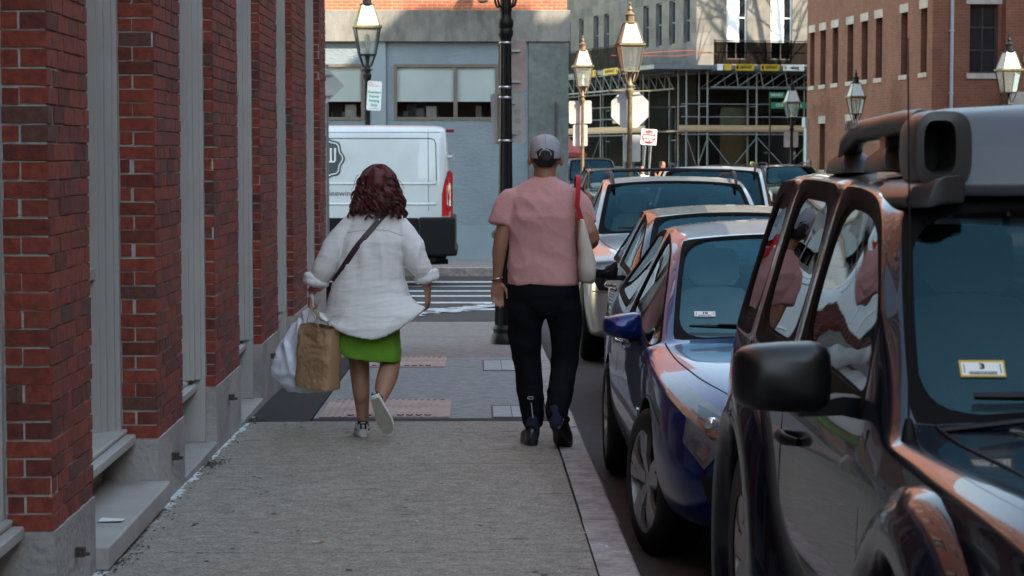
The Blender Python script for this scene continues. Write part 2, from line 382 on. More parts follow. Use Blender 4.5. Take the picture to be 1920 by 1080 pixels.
s = MB(); s.box(-1.72, -1.56, 15.5, 18.7, -0.02, 0.012, 0); s.slope(gz); struct(s.build('paver_strip', M['redpaver'], smooth=0))

k = MB(); y = -6.0
rk = random.Random(3)
while y < 24.0:
    L_ = rk.uniform(1.5, 2.2); y2 = min(y + L_, 24.1); dx = rk.uniform(-0.003, 0.003); dz = rk.uniform(-0.003, 0.004)
    n = 8; ring = []
    for i in range(n + 1):
        yy = lerp(y + 0.006, y2 - 0.006, i / n); w = 0.003 * noise.noise(Vector((yy * 1.5, 0, 0)))
        ring.append([Vector((0.475 + dx, yy, -0.3)), Vector((0.475 + dx, yy, dz)), Vector((0.625 + dx + w, yy, dz + w * 0.5)), Vector((0.642 + dx + w, yy, dz - 0.02)), Vector((0.65 + dx, yy, -0.3))])
    k.loft(ring); y = y2
k.slope(gz); struct(k.build('granite_curb', M['granite'], smooth=30))

# covers set flush in the pavement
def grate(name, x0, x1, y0, y1, label, cat='vent cover', ribs=True):
    t = thing(name, ((x0+x1)/2, (y0+y1)/2, gz((y0+y1)/2)), (math.atan(-0.01875), 0, 0), label, cat)
    w, d = (x1-x0)/2, (y1-y0)/2
    p = MB(); p.box(-w, w, -d, d, -0.02, 0.003); p.build('plate', M['pink'], t, smooth=0)
    f = MB()
    for sx in (-1, 1): f.box(sx*w - 0.025, sx*w + 0.025, -d, d, -0.02, 0.009)
    f.box(-w + 0.026, w - 0.026, -d, -d + 0.02, -0.02, 0.008); f.box(-w + 0.026, w - 0.026, d - 0.02, d, -0.02, 0.008)
    f.build('frame', M['pink'], t, smooth=0)
    q = MB(); n = int(2*w/0.045)
    for i in range(n):
        x = -w + 0.05 + i * 0.045
        if x > w - 0.05: break
        q.box(x, x + 0.024, -d + 0.03, d - 0.03, 0.002, 0.010)
    q.build('ribs', M['pink'], t, smooth=0)
    h = MB()
    for cx in (-w + 0.18, w - 0.3):
        for i in range(4):
            h.tube([(cx + i*0.06 - 0.02, -d + 0.09, 0.012), (cx + i*0.06, -d + 0.06, 0.012), (cx + i*0.06 + 0.02, -d + 0.09, 0.012)], 0.004, 5)
    h.build('vent_slots', M['black'], t)
    return t
grate('pavement_grate', -1.02, -0.21, 13.98, 15.2, 'pinkish ribbed metal cover in the pavement nearest the walkers, just past their feet')
grate('pavement_grate', -1.06, -0.30, 18.05, 19.15, 'pinkish ribbed pavement cover farther off, beyond the grey slab behind the woman\'s knees')
def cover(x0, x1, y0, y1, label):
    t = thing('utility_cover', ((x0+x1)/2, (y0+y1)/2, gz((y0+y1)/2)), (math.atan(-0.01875), 0, 0), label, 'pavement cover')
    w, d = (x1-x0)/2, (y1-y0)/2
    p = MB(); p.box(-w, w, -d, d, -0.02, 0.004); p.build('slab', M['palecon'], t, smooth=0)
    f = MB()
    for a in (-1, 1): f.box(a*w - 0.006, a*w + 0.006, -d, d, -0.02, 0.006); f.box(-w + 0.007, w - 0.007, a*d - 0.006, a*d + 0.006, -0.02, 0.006)
    f.box(-0.003, 0.003, -d + 0.007, d - 0.007, 0, 0.0055); f.build('rim', M['rust'], t, smooth=0)
cover(0.10, 0.36, 13.99, 14.75, 'pale square concrete cover at the near slab edge beside the man\'s shoes')
cover(0.05, 0.36, 17.7, 18.8, 'pale rectangular pavement cover in front of the black lamp post base')

# chipped white sealant along the foot of the brick building
c = MB(); yy = 6.2
while yy < 14.0:
    L_ = rk.uniform(0.04, 0.22); w = rk.choice([rk.uniform(0.006, 0.03), rk.uniform(0.02, 0.06)]); x = -1.492 + rk.uniform(-0.004, 0.008)
    m_ = rk.randint(5, 9); pts = [(x - 0.012, yy)] + [(x + w*rk.uniform(.35, 1), yy + L_*(k_ + .5 + rk.uniform(-.3, .3))/m_) for k_ in range(m_)] + [(x - 0.012, yy + L_)]
    h = rk.uniform(0.001, 0.0035)
    c.prism(pts, 0.0, h, 'xy'); yy += L_ * rk.uniform(0.75, 1.05)
c.slope(gz); struct(c.build('wall_foot_sealant', M['chip'], smooth=0))
# loose grit and leaves caught at the wall foot
d = MB()
for i in range(420):
    yy = rk.choice([rk.uniform(6.3, 14), rk.gauss(11.6, 0.15), rk.gauss(8.6, 0.25), rk.gauss(13.8, 0.1)]); x = -1.49 + abs(rk.gauss(0, 0.05)); s_ = rk.uniform(0.003, 0.012)
    a = rk.uniform(0, 3); d.add([(x + s_*math.cos(a+q*1.57), yy + s_*math.sin(a+q*1.57)*1.3, 0.004 + 0.004*(q % 2)) for q in range(4)], [(0,1,2,3)], rk.choice([0, 0, 1]))
for i in range(70):
    yy = rk.uniform(5, 13.5); x = rk.uniform(-1.3, 0.6); s_ = rk.uniform(0.003, 0.009)
    a = rk.uniform(0, 3); d.add([(x + s_*math.cos(a+q*1.57), yy + s_*math.sin(a+q*1.57)*2, 0.003) for q in range(4)], [(0,1,2,3)], rk.choice([0, 1, 2]))
d.slope(gz); o = d.build('grit', [M['rust'], mat('dry_leaf', (0.12, 0.075, 0.045), 0.9), M['chip']], smooth=0); o['kind'] = 'stuff'
# chewing gum spots and hairline cracks in the concrete
gm_ = MB()
for i in range(64):
    yy = rk.uniform(6, 13.6); x = rk.uniform(-1.35, .42); s_ = rk.uniform(.007, .018); gm_.add([(x + s_*rk.uniform(.7, 1.2)*math.cos(a*.785), yy + s_*rk.uniform(.7, 1.3)*math.sin(a*.785), .0022 + i*.00001) for a in range(8)], [tuple(range(8))], 0)
for (x, yy, n, dx, dy) in ((-1.45, 11.2, 26, .05, .012), (.46, 9.3, 18, -.05, .03), (-.4, 7.6, 20, .03, .04), (-1.4, 8.4, 22, .045, -.014)):
    P = [(x, yy)]
    for k_ in range(n): x += dx*rk.uniform(.4, 1.5) + rk.uniform(-.012, .012); yy += dy*rk.uniform(-.2, 1.8) + rk.uniform(-.02, .02); P.append((min(x, .46), yy))
    for (a_, b_), (c_, d_) in zip(P[:-1], P[1:]): gm_.add([(a_, b_ - .0022, .0019), (c_, d_ - .0022, .0019), (c_, d_ + .0022, .0019), (a_, b_ + .0022, .0019)], [(0,1,2,3)], 0)
gm_.slope(gz); struct(gm_.build('pavement_marks', mat('grime', (.075, .068, .06), .9, .2), smooth=0))
# cigarette end
c = MB(); c.tube([(0, 0, 0), (0.03, 0.006, 0)], 0.004, 6, 0); c.tube([(0.031, 0.006, 0), (0.05, 0.010, 0)], 0.004, 6, 1)
o = c.build('cigarette_end', [mat('cig_paper', (0.6, 0.5, 0.36), 0.8), mat('cig_filter', (0.45, 0.25, 0.1), 0.8)]); o.location = (-0.70, 8.95, gz(8.95) + 0.006)
tag(o, 'small tan cigarette end lying on the open concrete in the foreground', 'cigarette end')

# crosswalk bars
M['roadpaint'] = mat('worn_road_paint', (0.62, 0.65, 0.66), 0.7, 0.15, 12, stain=0.25, dirt=((0.12,0.12,0.125), 9, 0.63))
w = MB()
for yb in (29.1, 30.9, 32.9, 34.6, 36.4, 38.0):
    w.add([(-6.5, yb, rz(yb) + 0.004), (4.9, yb, rz(yb) + 0.004), (4.9, yb + 0.38, rz(yb + 0.38) + 0.004), (-6.5, yb + 0.38, rz(yb + 0.38) + 0.004)], [(0,1,2,3)])
rk2 = random.Random(11)
for i in range(150):      # broken remains of an older marking
    u = rk2.random()**.8; cx = lerp(-1.05, 0.6, u) + rk2.gauss(0, .10); cy = lerp(27.6, 30.9, u) + rk2.gauss(0, .22); rr = rk2.uniform(.02, .085)
    pts = [(cx + rr*1.8*math.cos(a*1.05)*rk2.uniform(.5, 1.3), cy + rr*math.sin(a*1.05)*rk2.uniform(.6, 2.6)) for a in range(6)]
    w.add([(a, b, rz(b) + 0.0085 + i*0.00006) for a, b in pts], [tuple(range(6))])
struct(w.build('crosswalk_markings', M['roadpaint'], smooth=0))

# far corner pavement
f = MB()
poly = [(-60, 39.8), (2.6, 39.8), (3.1, 40.0), (3.35, 40.6), (3.4, 41.5), (2.9, 66), (2.2, 110), (-60, 110)]
def fz(y): return -0.655 + (y - 43) * 0.006
n = len(poly); V = [(x, y, fz(y)) for x, y in poly] + [(x, y, -1.2) for x, y in poly]
f.add(V, [tuple(range(n))] + [(i, i + n, (i+1) % n + n, (i+1) % n) for i in range(n)], 0)
struct(f.build('far_sidewalk', M['walk3'], smooth=0))
kk = MB()
for i in range(5): 
    a, b = poly[i], poly[i+1]
    if i == 0: a = (-20, 39.8)
    L_ = math.dist(a, b); m_ = max(1, int(L_ / 1.8))
    for j in range(m_):
        p = (lerp(a[0], b[0], j/m_), lerp(a[1], b[1], j/m_)); q = (lerp(a[0], b[0], (j+0.99)/m_), lerp(a[1], b[1], (j+0.99)/m_))
        kk.bar((p[0], p[1], -0.76), (q[0], q[1], -0.76 + (fz(q[1]) - fz(p[1]))), 0.18, 0.22)
struct(kk.build('far_curb', M['granite'], smooth=0, bevel=0.015))
f = MB(); poly = [(10.2, 44), (60, 44), (60, 82), (8.4, 82), (9.6, 60)]; n = len(poly)
V = [(x, y, -0.63 + (y - 44) * 0.012) for x, y in poly] + [(x, y, -1.2) for x, y in poly]
f.add(V, [tuple(range(n))] + [(i, i + n, (i+1) % n + n, (i+1) % n) for i in range(n)], 0)
struct(f.build('opposite_sidewalk', M['walk3'], smooth=0))
f = MB(); f.box(9.0, 60, -25, 37, 0, 0.12); f.slope(lambda y: rz(y)); struct(f.build('right_sidewalk', M['walk3'], smooth=0))
# ------------------------------------------------------------------ buildings
def stucco_mat():
    m = mat('blue_grey_stucco', (0.20, 0.24, 0.27), 0.85, 0.08, 2.0, stain=0.12); N = m.node_tree.nodes; L = m.node_tree.links; b = N['Principled BSDF']
    tc = N.new('ShaderNodeTexCoord'); n = N.new('ShaderNodeTexNoise'); n.inputs['Scale'].default_value = 2.2; n.inputs['Detail'].default_value = 3; n.inputs['Distortion'].default_value = 1.2
    mp = N.new('ShaderNodeMapping'); mp.inputs['Scale'].default_value = (1.2, 1, 3.2); mp.inputs['Rotation'].default_value = (0, .35, 0); L.new(tc.outputs['Object'], mp.inputs[0]); L.new(mp.outputs[0], n.inputs['Vector'])
    r = N.new('ShaderNodeValToRGB'); e = r.color_ramp.elements; e[0].position = .44; e[0].color = (0, 0, 0, 1); e[1].position = .5; e[1].color = (1, 1, 1, 1); x = e.new(.60); x.color = (.2, .2, .2, 1); L.new(n.outputs['Fac'], r.inputs[0])
    bp = N.new('ShaderNodeBump'); bp.inputs['Strength'].default_value = .32; bp.inputs['Distance'].default_value = .018; L.new(r.outputs[0], bp.inputs['Height']); L.new(bp.outputs[0], b.inputs['Normal']); return m
M['upbrick'] = uv_brick('orange_red_brick', (0.44, 0.125, 0.055), (0.37, 0.10, 0.045), (0.46, 0.30, 0.22), 0.20, 0.062, 0.006)
M['darkbrick'] = uv_brick('brown_red_brick', (0.22, 0.072, 0.036), (0.165, 0.05, 0.026), (0.15, 0.095, 0.066), 0.21, 0.085, 0.011, nvar=0.25)
M['lintel'] = mat('sandstone_lintel', (0.42, 0.38, 0.33), 0.8, 0.1, 5, bump=0.4, stain=0.25)
M['sash'] = mat('dark_sash_paint', (0.025, 0.026, 0.028), 0.5, 0.1)
M['pane'] = mat('dark_window_pane', (0.016, 0.019, 0.022), 0.05, 0.3, 1.2, spec=0.8)
M['shade'] = mat('window_blind', (0.74, 0.82, 0.82), 0.85, 0.04, 2)
M['stucco'] = stucco_mat()
M['stucco_s'] = mat('smooth_blue_grey', (0.23, 0.275, 0.305), 0.8, 0.06, 1.6, bump=0.2, bscale=10, stain=0.12)
M['bandstone'] = mat('weathered_granite_band', (0.22, 0.21, 0.185), 0.85, 0.15, 7, bump=0.6, bscale=60, stain=0.5, stretch=(1, 1, 0.45), dirt=((0.13,0.10,0.08), 1.8, 0.62))

def brick_pier(parent, y0, y1, depth, zb, zt):
    """individual bricks: face on x=-1.5 (towards +X) with return at y0 (towards -Y)"""
    b = MB(); pr = random.Random(int(y0 * 100)); pitch = 0.0655; jt = 0.0075
    z = zb; row = 0
    while z < zt - 0.03:
        h = pitch - jt + pr.uniform(-0.002, 0.001)
        def brick(xa, xb, ya, yb):
            e = 0.0032
            j = lambda: pr.uniform(-e, e)
            ca = [(xa, ya), (xb, ya), (xb, yb), (xa, yb)]
            ch = 0.004 if pr.random() > 0.10 else pr.uniform(0.008, 0.022)
            # corner nearest the eye (xb, ya) is worn
            pts = []
            for (cx, cy) in ca:
                if cx == xb and cy == ya: pts += [(cx - ch, cy + j()*0.3), (cx + j()*0.3, cy + ch)]
                else: pts.append((cx + j(), cy + j()*0.6))
            zz0 = z + pr.uniform(-0.0015, 0.0015)
            lo = [(p[0], p[1], zz0 + j()*0.5) for p in pts]; hi = [(p[0], p[1], zz0 + h + j()*0.5) for p in pts]
            n = len(pts); b.add(lo + hi, [tuple(range(n-1, -1, -1)), tuple(range(n, 2*n))] + [(i, (i+1) % n, (i+1) % n + n, i + n) for i in range(n)], 0)
        # return (camera facing) course: alternately one stretcher / header + cut
        xl = -1.5 - depth
        if row % 2 == 0:
            yy = y0 + 0.095; brick(xl, -1.5, y0, y0 + 0.088)
        else:
            yy = y0 + 0.2
            if depth > 0.12: brick(xl, xl + depth*0.36, y0, y0 + 0.09); brick(xl + depth*0.36 + jt, -1.5, y0, y0 + 0.192)
            else: brick(xl, -1.5, y0, y0 + 0.192)
        while yy < y1 - 0.03:
            w = 0.19 if row % 6 else 0.088
            if y1 - yy - w < 0.06: w = y1 - yy
            brick(-1.60, -1.5, yy + jt, min(yy + w + jt, y1)); yy += w + jt
        z += pitch; row += 1
    o = b.build('brick_pier', M['brick'], parent, smooth=0)
    m_ = MB(); m_.box(-1.5 - depth - 0.3, -1.506, y0 + 0.006, y1 - 0.006, zb + 0.001, zt - 0.004)
    m_.build('mortar_core', M['mortar'], o, smooth=0)
    return o

LB = thing('brick_building', label='long red brick building with grey stone bases along the left of the pavement', cat='building')
piers = [(-2.4, -1.5, .16), (0.1, 1.0, .16), (2.55, 3.4, .16), (5.0, 5.85, .16), (7.5, 8.28, .16), (9.97, 10.83, .163), (12.2, 13.42, .055), (14.8, 16.04, .061), (17.4, 18.79, .053), (20.4, 21.2, .07)]
ZT = 3.35
for i, (y0, y1, dp) in enumerate(piers):
    zb = 0.145 if y0 < 14 else 0.155
    brick_pier(LB, y0, y1, dp, zb, ZT)
    # rough return and smooth face of the painted stone base
    b = MB(); gy = min(gz(y0), gz(y1)) - 0.1
    n = 7; pr = random.Random(i)
    rings = []
    for k_ in range(n + 1):
        zz = lerp(gy, zb - 0.002, k_ / n); rings.append([Vector((-1.95, y0 - 0.0, zz)), Vector((-1.66, y0 + pr.uniform(-0.012, 0.004), zz)), Vector((-1.57, y0 + pr.uniform(-0.016, 0.004), zz)), Vector((-1.497 + pr.uniform(-.003, .003), y0 + pr.uniform(-0.006, 0.004), zz)),
                                                        Vector((-1.492, y0 + 0.02, zz)), Vector((-1.492, y1, zz)), Vector((-1.95, y1, zz))])
    b.loft(rings); b.build('stone_base', M['greystone'], LB, smooth=25)
    if i > 3 and i < 9:
        h = MB(); yb = lerp(y0, y1, 0.45); zz = 0.145 - 0.16 if y0 < 11 else 0.0
        h.box(-1.50, -1.458, yb, yb + 0.035, zz, zz + 0.035); h.tube([(-1.462, yb + 0.018, zz + 0.01), (-1.44, yb + 0.018, zz + 0.01)], 0.008, 6)
        h.build('iron_stub', M['rust'], LB)

def bay(ya, yb, kind):
    """window bay between two piers"""
    gy = min(gz(ya), gz(yb)) - 0.15
    back = -1.78
    # step stone + panel below the window
    step_top = -0.055 if kind == 0 else (-0.17 if kind == 1 else -0.22)
    st = MB(); st.box(-1.95, -1.515, ya + 0.002, yb - 0.002, gy, step_top - 0.10); st.box(-1.95, -1.49 if kind else -1.44, ya + 0.003, yb - 0.003, step_top - 0.098, step_top)
    st.build('stone_sill', M['greystone_s'], LB, smooth=0, bevel=0.012)
    pn = MB(); pn.box(-1.95, back + 0.02, ya, yb, step_top, 0.12); pn.build('lower_panel', M['greypaint'], LB, smooth=0)
    sl_ = MB(); sl_.box(-1.9, -1.60, ya + 0.004, yb - 0.004, 0.12, 0.165); sl_.box(-1.9, -1.64, ya + 0.004, yb - 0.004, 0.166, 0.19)
    sl_.build('wood_sill', M['greypaint'], LB, smooth=0, bevel=0.008)
    # casing: jambs with stepped mouldings
    cs = MB()
    def jamb(y_out, sgn, xf):
        # steps inwards from the pier
        for a, b_, xx in ((0.0, 0.05, xf), (0.0505, 0.085, xf - 0.02), (0.0855, 0.13, xf - 0.05), (0.1305, 0.16, xf - 0.075)):
            y1_, y2_ = sorted((y_out + sgn * a, y_out + sgn * b_)); cs.box(-1.95, xx, y1_, y2_, 0.191 if xx > -1.66 else 0.13, ZT)
    xf = -1.665 if kind == 0 else -1.555
    jamb(yb - 0.001, -1, xf); jamb(ya + 0.001, 1, -1.665)
    cs.build('casing', M['greypaint'], LB, smooth=0, bevel=0.004)
    if kind != 0:
        q = MB(); q.box(-1.95, -1.556, yb - 0.06, yb - 0.001, step_top + 0.001, 0.19); q.build('plinth_block', M['greypaint'], LB, smooth=0, bevel=0.004)
    # window: fixed panel, transom rail and sash above
    w = thing_part('window', LB)
    fr = MB(); y0_, y1_ = ya + 0.162, yb - 0.162
    fr.box(-1.86, -1.755, y0_, y1_, 0.90, 0.955); fr.box(-1.86, -1.775, y0_, y1_, 0.865, 0.899)          # rail
    fr.box(-1.86, -1.785, y0_, y0_ + 0.05, 0.956, ZT); fr.box(-1.86, -1.785, y1_ - 0.05, y1_, 0.956, ZT)
    fr.box(-1.86, -1.79, (y0_+y1_)/2 - 0.02, (y0_+y1_)/2 + 0.02, 0.956, ZT); fr.box(-1.86, -1.792, y0_ + 0.051, y1_ - 0.051, 2.1, 2.15)
    fr.build('window_frame', M['greypaint'], w, smooth=0, bevel=0.004)
    pn = MB(); pn.box(-1.88, -1.83, y0_, y1_, 0.19, 0.864)
    for k_ in range(3):
        a = lerp(y0_, y1_, k_/3) + 0.03; b_ = lerp(y0_, y1_, (k_+1)/3) - 0.03
        pn.box(-1.829, -1.80, a - 0.03, a + 0.02, 0.191, 0.863); pn.box(-1.829, -1.80, b_ - 0.02, b_ + 0.03, 0.191, 0.863); pn.box(-1.829, -1.805, a + 0.021, b_ - 0.021, 0.191, 0.25); pn.box(-1.829, -1.805, a + 0.021, b_ - 0.021, 0.80, 0.863)
    pn.build('spandrel_panel', M['greypaint'], w, smooth=0, bevel=0.004)
    gl = MB(); gl.box(-1.835, -1.83, y0_, y1_, 0.956, ZT); gl.build('pane', M['bayglass'], w, smooth=0)
    bl = MB(); bl.box(-1.95, -1.94, y0_, y1_, 0.956, ZT); bl.build('blind', M['shadecloth'], w, smooth=0)
def thing_part(name, parent):
    o = bpy.data.objects.new(name, None); C.objects.link(o); o.parent = parent; return o
M['bayglass'] = glass_mat('bay_glass', (0.55, 0.65, 0.68), 0.02)
M['shadecloth'] = mat('inner_blind', (0.30, 0.36, 0.38), 0.8, 0.08, 1.5)
for i in range(len(piers) - 1):
    bay(piers[i][1], piers[i+1][0], 0 if i < 5 else (1 if i == 5 else 2))
# upper storeys (seen as reflections in the cars and from the side)
def wall_sheet(mb, L_, H, opens, z0=0.0, rev=0.14, mi=0, mr=0):
    """sheet in local (u, v) at d=0 facing -d with openings; add reveals. coordinates (u, d, v)"""
    us = sorted({0, L_} | {u for o in opens for u in o[:2]}); vs = sorted({z0, H} | {v for o in opens for v in o[2:4]})
    for i in range(len(us) - 1):
        for j in range(len(vs) - 1):
            a, b, c, d = us[i], us[i+1], vs[j], vs[j+1]; m1, m2 = (a+b)/2, (c+d)/2
            if any(o[0] < m1 < o[1] and o[2] < m2 < o[3] for o in opens): continue
            mb.add([(a, 0, c), (b, 0, c), (b, 0, d), (a, 0, d)], [(0,1,2,3)], mi)
    for a, b, c, d in [o[:4] for o in opens]:
        mb.add([(a,0,c),(b,0,c),(b,0,d),(a,0,d),(a,rev,c),(b,rev,c),(b,rev,d),(a,rev,d)], [(0,4,5,1),(1,5,6,2),(2,6,7,3),(3,7,4,0)], mr)
def sash_window(parent, o, mats, rev=0.14, cols=1, rows=2, blind=0.0, lintel=None, sill=None, fm=None, blindm=None):
    """window (frame > pane) as a part of a wall in (u, d, v) coordinates"""
    a, b, c, d = o[:4]; fm = fm or M['sash']
    f = MB(); t = 0.055
    f.box(a + 0.002, a + t, rev - 0.05, rev + 0.03, c + 0.002, d - 0.002); f.box(b - t, b - 0.002, rev - 0.05, rev + 0.03, c + 0.002, d - 0.002)
    f.box(a + t, b - t, rev - 0.05, rev + 0.03, c + 0.002, c + t); f.box(a + t, b - t, rev - 0.05, rev + 0.03, d - t, d - 0.002)
    for k_ in range(1, rows): zz = lerp(c, d, k_/rows); f.box(a + t, b - t, rev - 0.035, rev + 0.02, zz - 0.025, zz + 0.025)
    for k_ in range(1, cols): uu = lerp(a, b, k_/cols); f.box(uu - 0.02, uu + 0.02, rev - 0.03, rev + 0.018, c + t, d - t)
    w = f.build('window', fm, parent, smooth=0)
    p = MB(); p.box(a + 0.01, b - 0.01, rev + 0.004, rev + 0.010, c + 0.01, d - 0.01); p.build('pane', mats, w, smooth=0)
    if blind:
        p = MB(); p.box(a + 0.02, b - 0.02, rev + 0.08, rev + 0.09, d - (d - c) * blind, d - 0.01); p.build('blind', blindm or M['shade'], w, smooth=0)
    if lintel:
        p = MB(); p.box(a - 0.12, b + 0.12, -0.025, 0.08, d + 0.001, d + lintel); p.build('lintel', M['lintel'], w, smooth=0)
    if sill:
        p = MB(); p.box(a - 0.09, b + 0.09, -0.05, rev - 0.052, c - sill, c - 0.001); p.build('sill', M['lintel'], w, smooth=0)
    return w

up = thing_part('upper_storeys', LB)   # wall facing +X: u runs along +Y
up.location = (-1.5, -6, 0); up.rotation_euler = (0, 0, R(90))
mb = MB(); opens = []
for fl in range(3):
    for k_ in range(10):
        yc = 3.6 + 2.45 * k_; opens.append((yc - 0.5, yc + 0.5, 4.6 + 3.1*fl, 6.4 + 3.1*fl))
wall_sheet(mb, 27.2, 13.4, opens, 3.72)
mb.build('wall', M['upbrick'], up, smooth=0)
for o in opens: sash_window(up, o, M['pane'], cols=2, rows=2, lintel=0.22, sill=0.12, fm=M['white'])
mb = MB(); mb.box(-0.0, 27.22, -0.03, 0.4, ZT + 0.002, 3.718); mb.build('lintel_band', M['lintel'], up, smooth=0)
mb = MB(); mb.box(-0.2, 27.4, -0.35, 0.2, 13.4, 13.7); mb.box(-0.1, 27.3, -0.2, 0.1, 13.1, 13.398); mb.build('cornice', M['lintel'], up, smooth=0)
core = MB(); core.box(-12, -1.97, -6, 21.15, -1, 13.39); core.box(-12, -1.66, 21.14, 21.19, -1, 13.39); core.build('rear_walls', M['darkbrick'], LB, smooth=0)
cc = MB(); cc.box(-1.97, -1.67, -6, 21.15, 3.36, 13.38); cc.build('wall_core', M['dark_in'], LB, smooth=0)

# paper scrap on the step
p = MB(); p.add([(-0.05, -0.03, 0.003), (0.05, -0.035, 0.006), (0.055, 0.03, 0.004), (-0.045, 0.035, 0.008), (0, 0, 0.006)], [(0,1,4),(1,2,4),(2,3,4),(3,0,4)])
p.add([(-0.05, -0.03, 0.001), (0.05, -0.035, 0.004), (0.055, 0.03, 0.002), (-0.045, 0.035, 0.006)], [(3,2,1,0)])
o = p.build('paper_scrap', M['white'], smooth=0); o.location = (-1.53, 8.85, -0.052); tag(o, 'small white paper scrap on the grey stone step between the two nearest brick piers', 'litter')

# ---- grey stucco building across the side street: front plane Y=43, local u=+X, d=+Y
M['officeglass'] = glass_mat('office_glass', (0.97, 0.98, 0.98), 0.01, 1.3)
GB = thing('stucco_building', (-20, 43.0, 0), (0, 0, 0), 'blue-grey stucco corner building with stained granite band and sunlit brick above', 'building')
U = lambda X: X + 20
wins = [(U(-1.67), U(0.42), 2.14, 3.26), (U(-4.4), U(-2.27), 2.14, 3.26), (U(-8.2), U(-6.0), 2.14, 3.26), (U(-11.5), U(-9.3), 2.14, 3.26)]
mb = MB(); wall_sheet(mb, U(1.02), 3.70, wins, -0.95, rev=0.12, mi=0); mb.build('stucco_wall', M['stucco'], GB, smooth=0)
for w_ in wins:
    a, b, c, d = w_; f = MB(); t = 0.06
    f.box(a, a+t, -0.02, 0.1, c, d); f.box(b-t, b, -0.02, 0.1, c, d); f.box(a+t, b-t, -0.02, 0.1, c, c+t); f.box(a+t, b-t, -0.02, 0.1, d-t, d)
    mm = a + (b - a) * 0.59; f.box(mm-0.04, mm+0.04, -0.01, 0.09, c+t, d-t)
    w = f.build('window', mat('bronze_window_frame', (0.13, 0.11, 0.09), 0.5, 0.1), GB, smooth=0)
    p = MB()
    for a_, b_ in ((a+t, mm-0.04), (mm+0.04, b-t)): p.add([(a_, .045, c+t), (b_, .045, c+t), (b_, .045, d-t), (a_, .045, d-t)], [(0,1,2,3)])
    p.build('pane', M['officeglass'], w, smooth=0)
    p = MB(); p.box(a+t, mm-0.04, 0.07, 0.075, c+0.37, d-t); p.box(mm+0.04, b-t, 0.07, 0.075, c+0.37, d-t); p.build('blind', M['shade'], w, smooth=0)
    # shelves, pots and plants in the dark strip below the blinds
    q = MB(); pr = random.Random(int(a*10))
    q.box(a, b, 1.0, 1.02, c - 0.3, d, 0)
    for i in range(14):
        x = pr.uniform(a + 0.1, b - 0.1); dd = pr.uniform(0.2, 0.7); q.box(x, x + pr.uniform(0.05, 0.25), dd, dd + 0.1, c - 0.2, c + pr.uniform(0.08, 0.34), pr.choice([0, 1, 2]))
    q.build('room_contents', [M['dark_in'], M['seatgrey'], M['seat']], w, smooth=0)
mb = MB(); mb.box(0, U(1.02) - 0.002, -0.03, -0.002, -0.95, 0.02); mb.build('plinth', M['stucco_s'], GB, smooth=0)
for xa, xb in ((-2.12, -1.83), (-5.1, -4.8), (-8.9, -8.6)):
    mb = MB(); mb.box(U(xa), U(xb), -0.07, -0.001, 0.021, 3.699); mb.build('pilaster', M['stucco_s'], GB, smooth=0, bevel=0.01)
mb = MB(); mb.box(U(1.03), U(1.83), -0.10, 0.7, -0.95, 3.70); mb.build('granite_pier', mat('grey_green_granite', (0.14, 0.155, 0.15), 0.85, 0.15, 9, bump=0.6, bscale=60, stain=0.35), GB, smooth=0, bevel=0.01)
mb = MB(); mb.box(U(0.95), U(1.028), 0.001, 0.06, -0.95, 3.699); mb.build('downpipe_recess', M['sash'], GB, smooth=0)
mb = MB(); mb.box(0, U(1.86), -0.14, 0.3, 3.702, 4.33); mb.build('granite_band', M['bandstone'], GB, smooth=0, bevel=0.012)
ow = []
for k_ in range(5):
    for fl in range(2): ow.append((U(0.2) - 3.0*k_ - 1.0, U(0.2) - 3.0*k_, 5.5 + 3.2*fl, 7.3 + 3.2*fl))
mb = MB(); wall_sheet(mb, U(1.80), 15, ow, 4.332); mb.build('brick_wall', M['upbrick'], GB, smooth=0)
for o in ow: sash_window(GB, o, M['pane'], cols=2, rows=2, lintel=0.22, sill=0.12)
mb = MB(); mb.box(0, U(1.78), 1.2, 1.21, -0.95, 15); mb.box(U(1.77), U(1.80), 0.001, 20, 4.335, 15); mb.box(U(1.6), U(1.8), 0.71, 18, -0.95, 3.69); mb.box(0, 0.02, 0.01, 20, -0.95, 15); mb.box(0.02, U(1.76), 19.9, 20, -0.95, 15); mb.box(0.02, U(1.76), 1.22, 19.8, 14.9, 15)
mb.build('rear_walls', M['darkbrick'], GB, smooth=0)
mb = MB(); mb.tube([(U(1.57), -0.13, 2.5), (U(1.57), -0.13, 1.75)], 0.018, 8); mb.box(U(1.55), U(1.59), -0.16, -0.1, 2.12, 2.16); mb.build('iron_rod', M['rust'], GB)
# wall lantern hanging from the brick
wl = thing_part('wall_lantern', GB)
mb = MB(); x = U(0.11)
mb.tube([(x - 0.02, -0.0, 4.95), (x - 0.02, -0.35, 5.0)], 0.018, 8); mb.lathe([(0.02, 4.98), (0.13, 4.88), (0.15, 4.84)], (x, -0.35, 0), n=6); mb.lathe([(0.10, 4.50), (0.09, 4.47), (0.03, 4.45)], (x, -0.35, 0), n=6)
for k_ in range(6):
    a = k_*math.pi/3; mb.bar((x + 0.10*math.cos(a), -0.35 + 0.10*math.sin(a), 4.49), (x + 0.135*math.cos(a), -0.35 + 0.135*math.sin(a), 4.85), 0.014, 0.014)
mb.build('cage', M['bronze'], wl)
mb = MB(); mb.lathe([(0.09, 4.50), (0.125, 4.84)], (x, -0.35, 0), n=6, cap=False); mb.build('glass', M['lampglass'], wl, smooth=0)

# ---- brown brick warehouse on the right, corner (13.2, 62)
WB = thing('brick_warehouse', (13.2, 62, 0), (0, 0, 0), 'brown-red brick warehouse with narrow dark windows and stone lintels, right background', 'building')
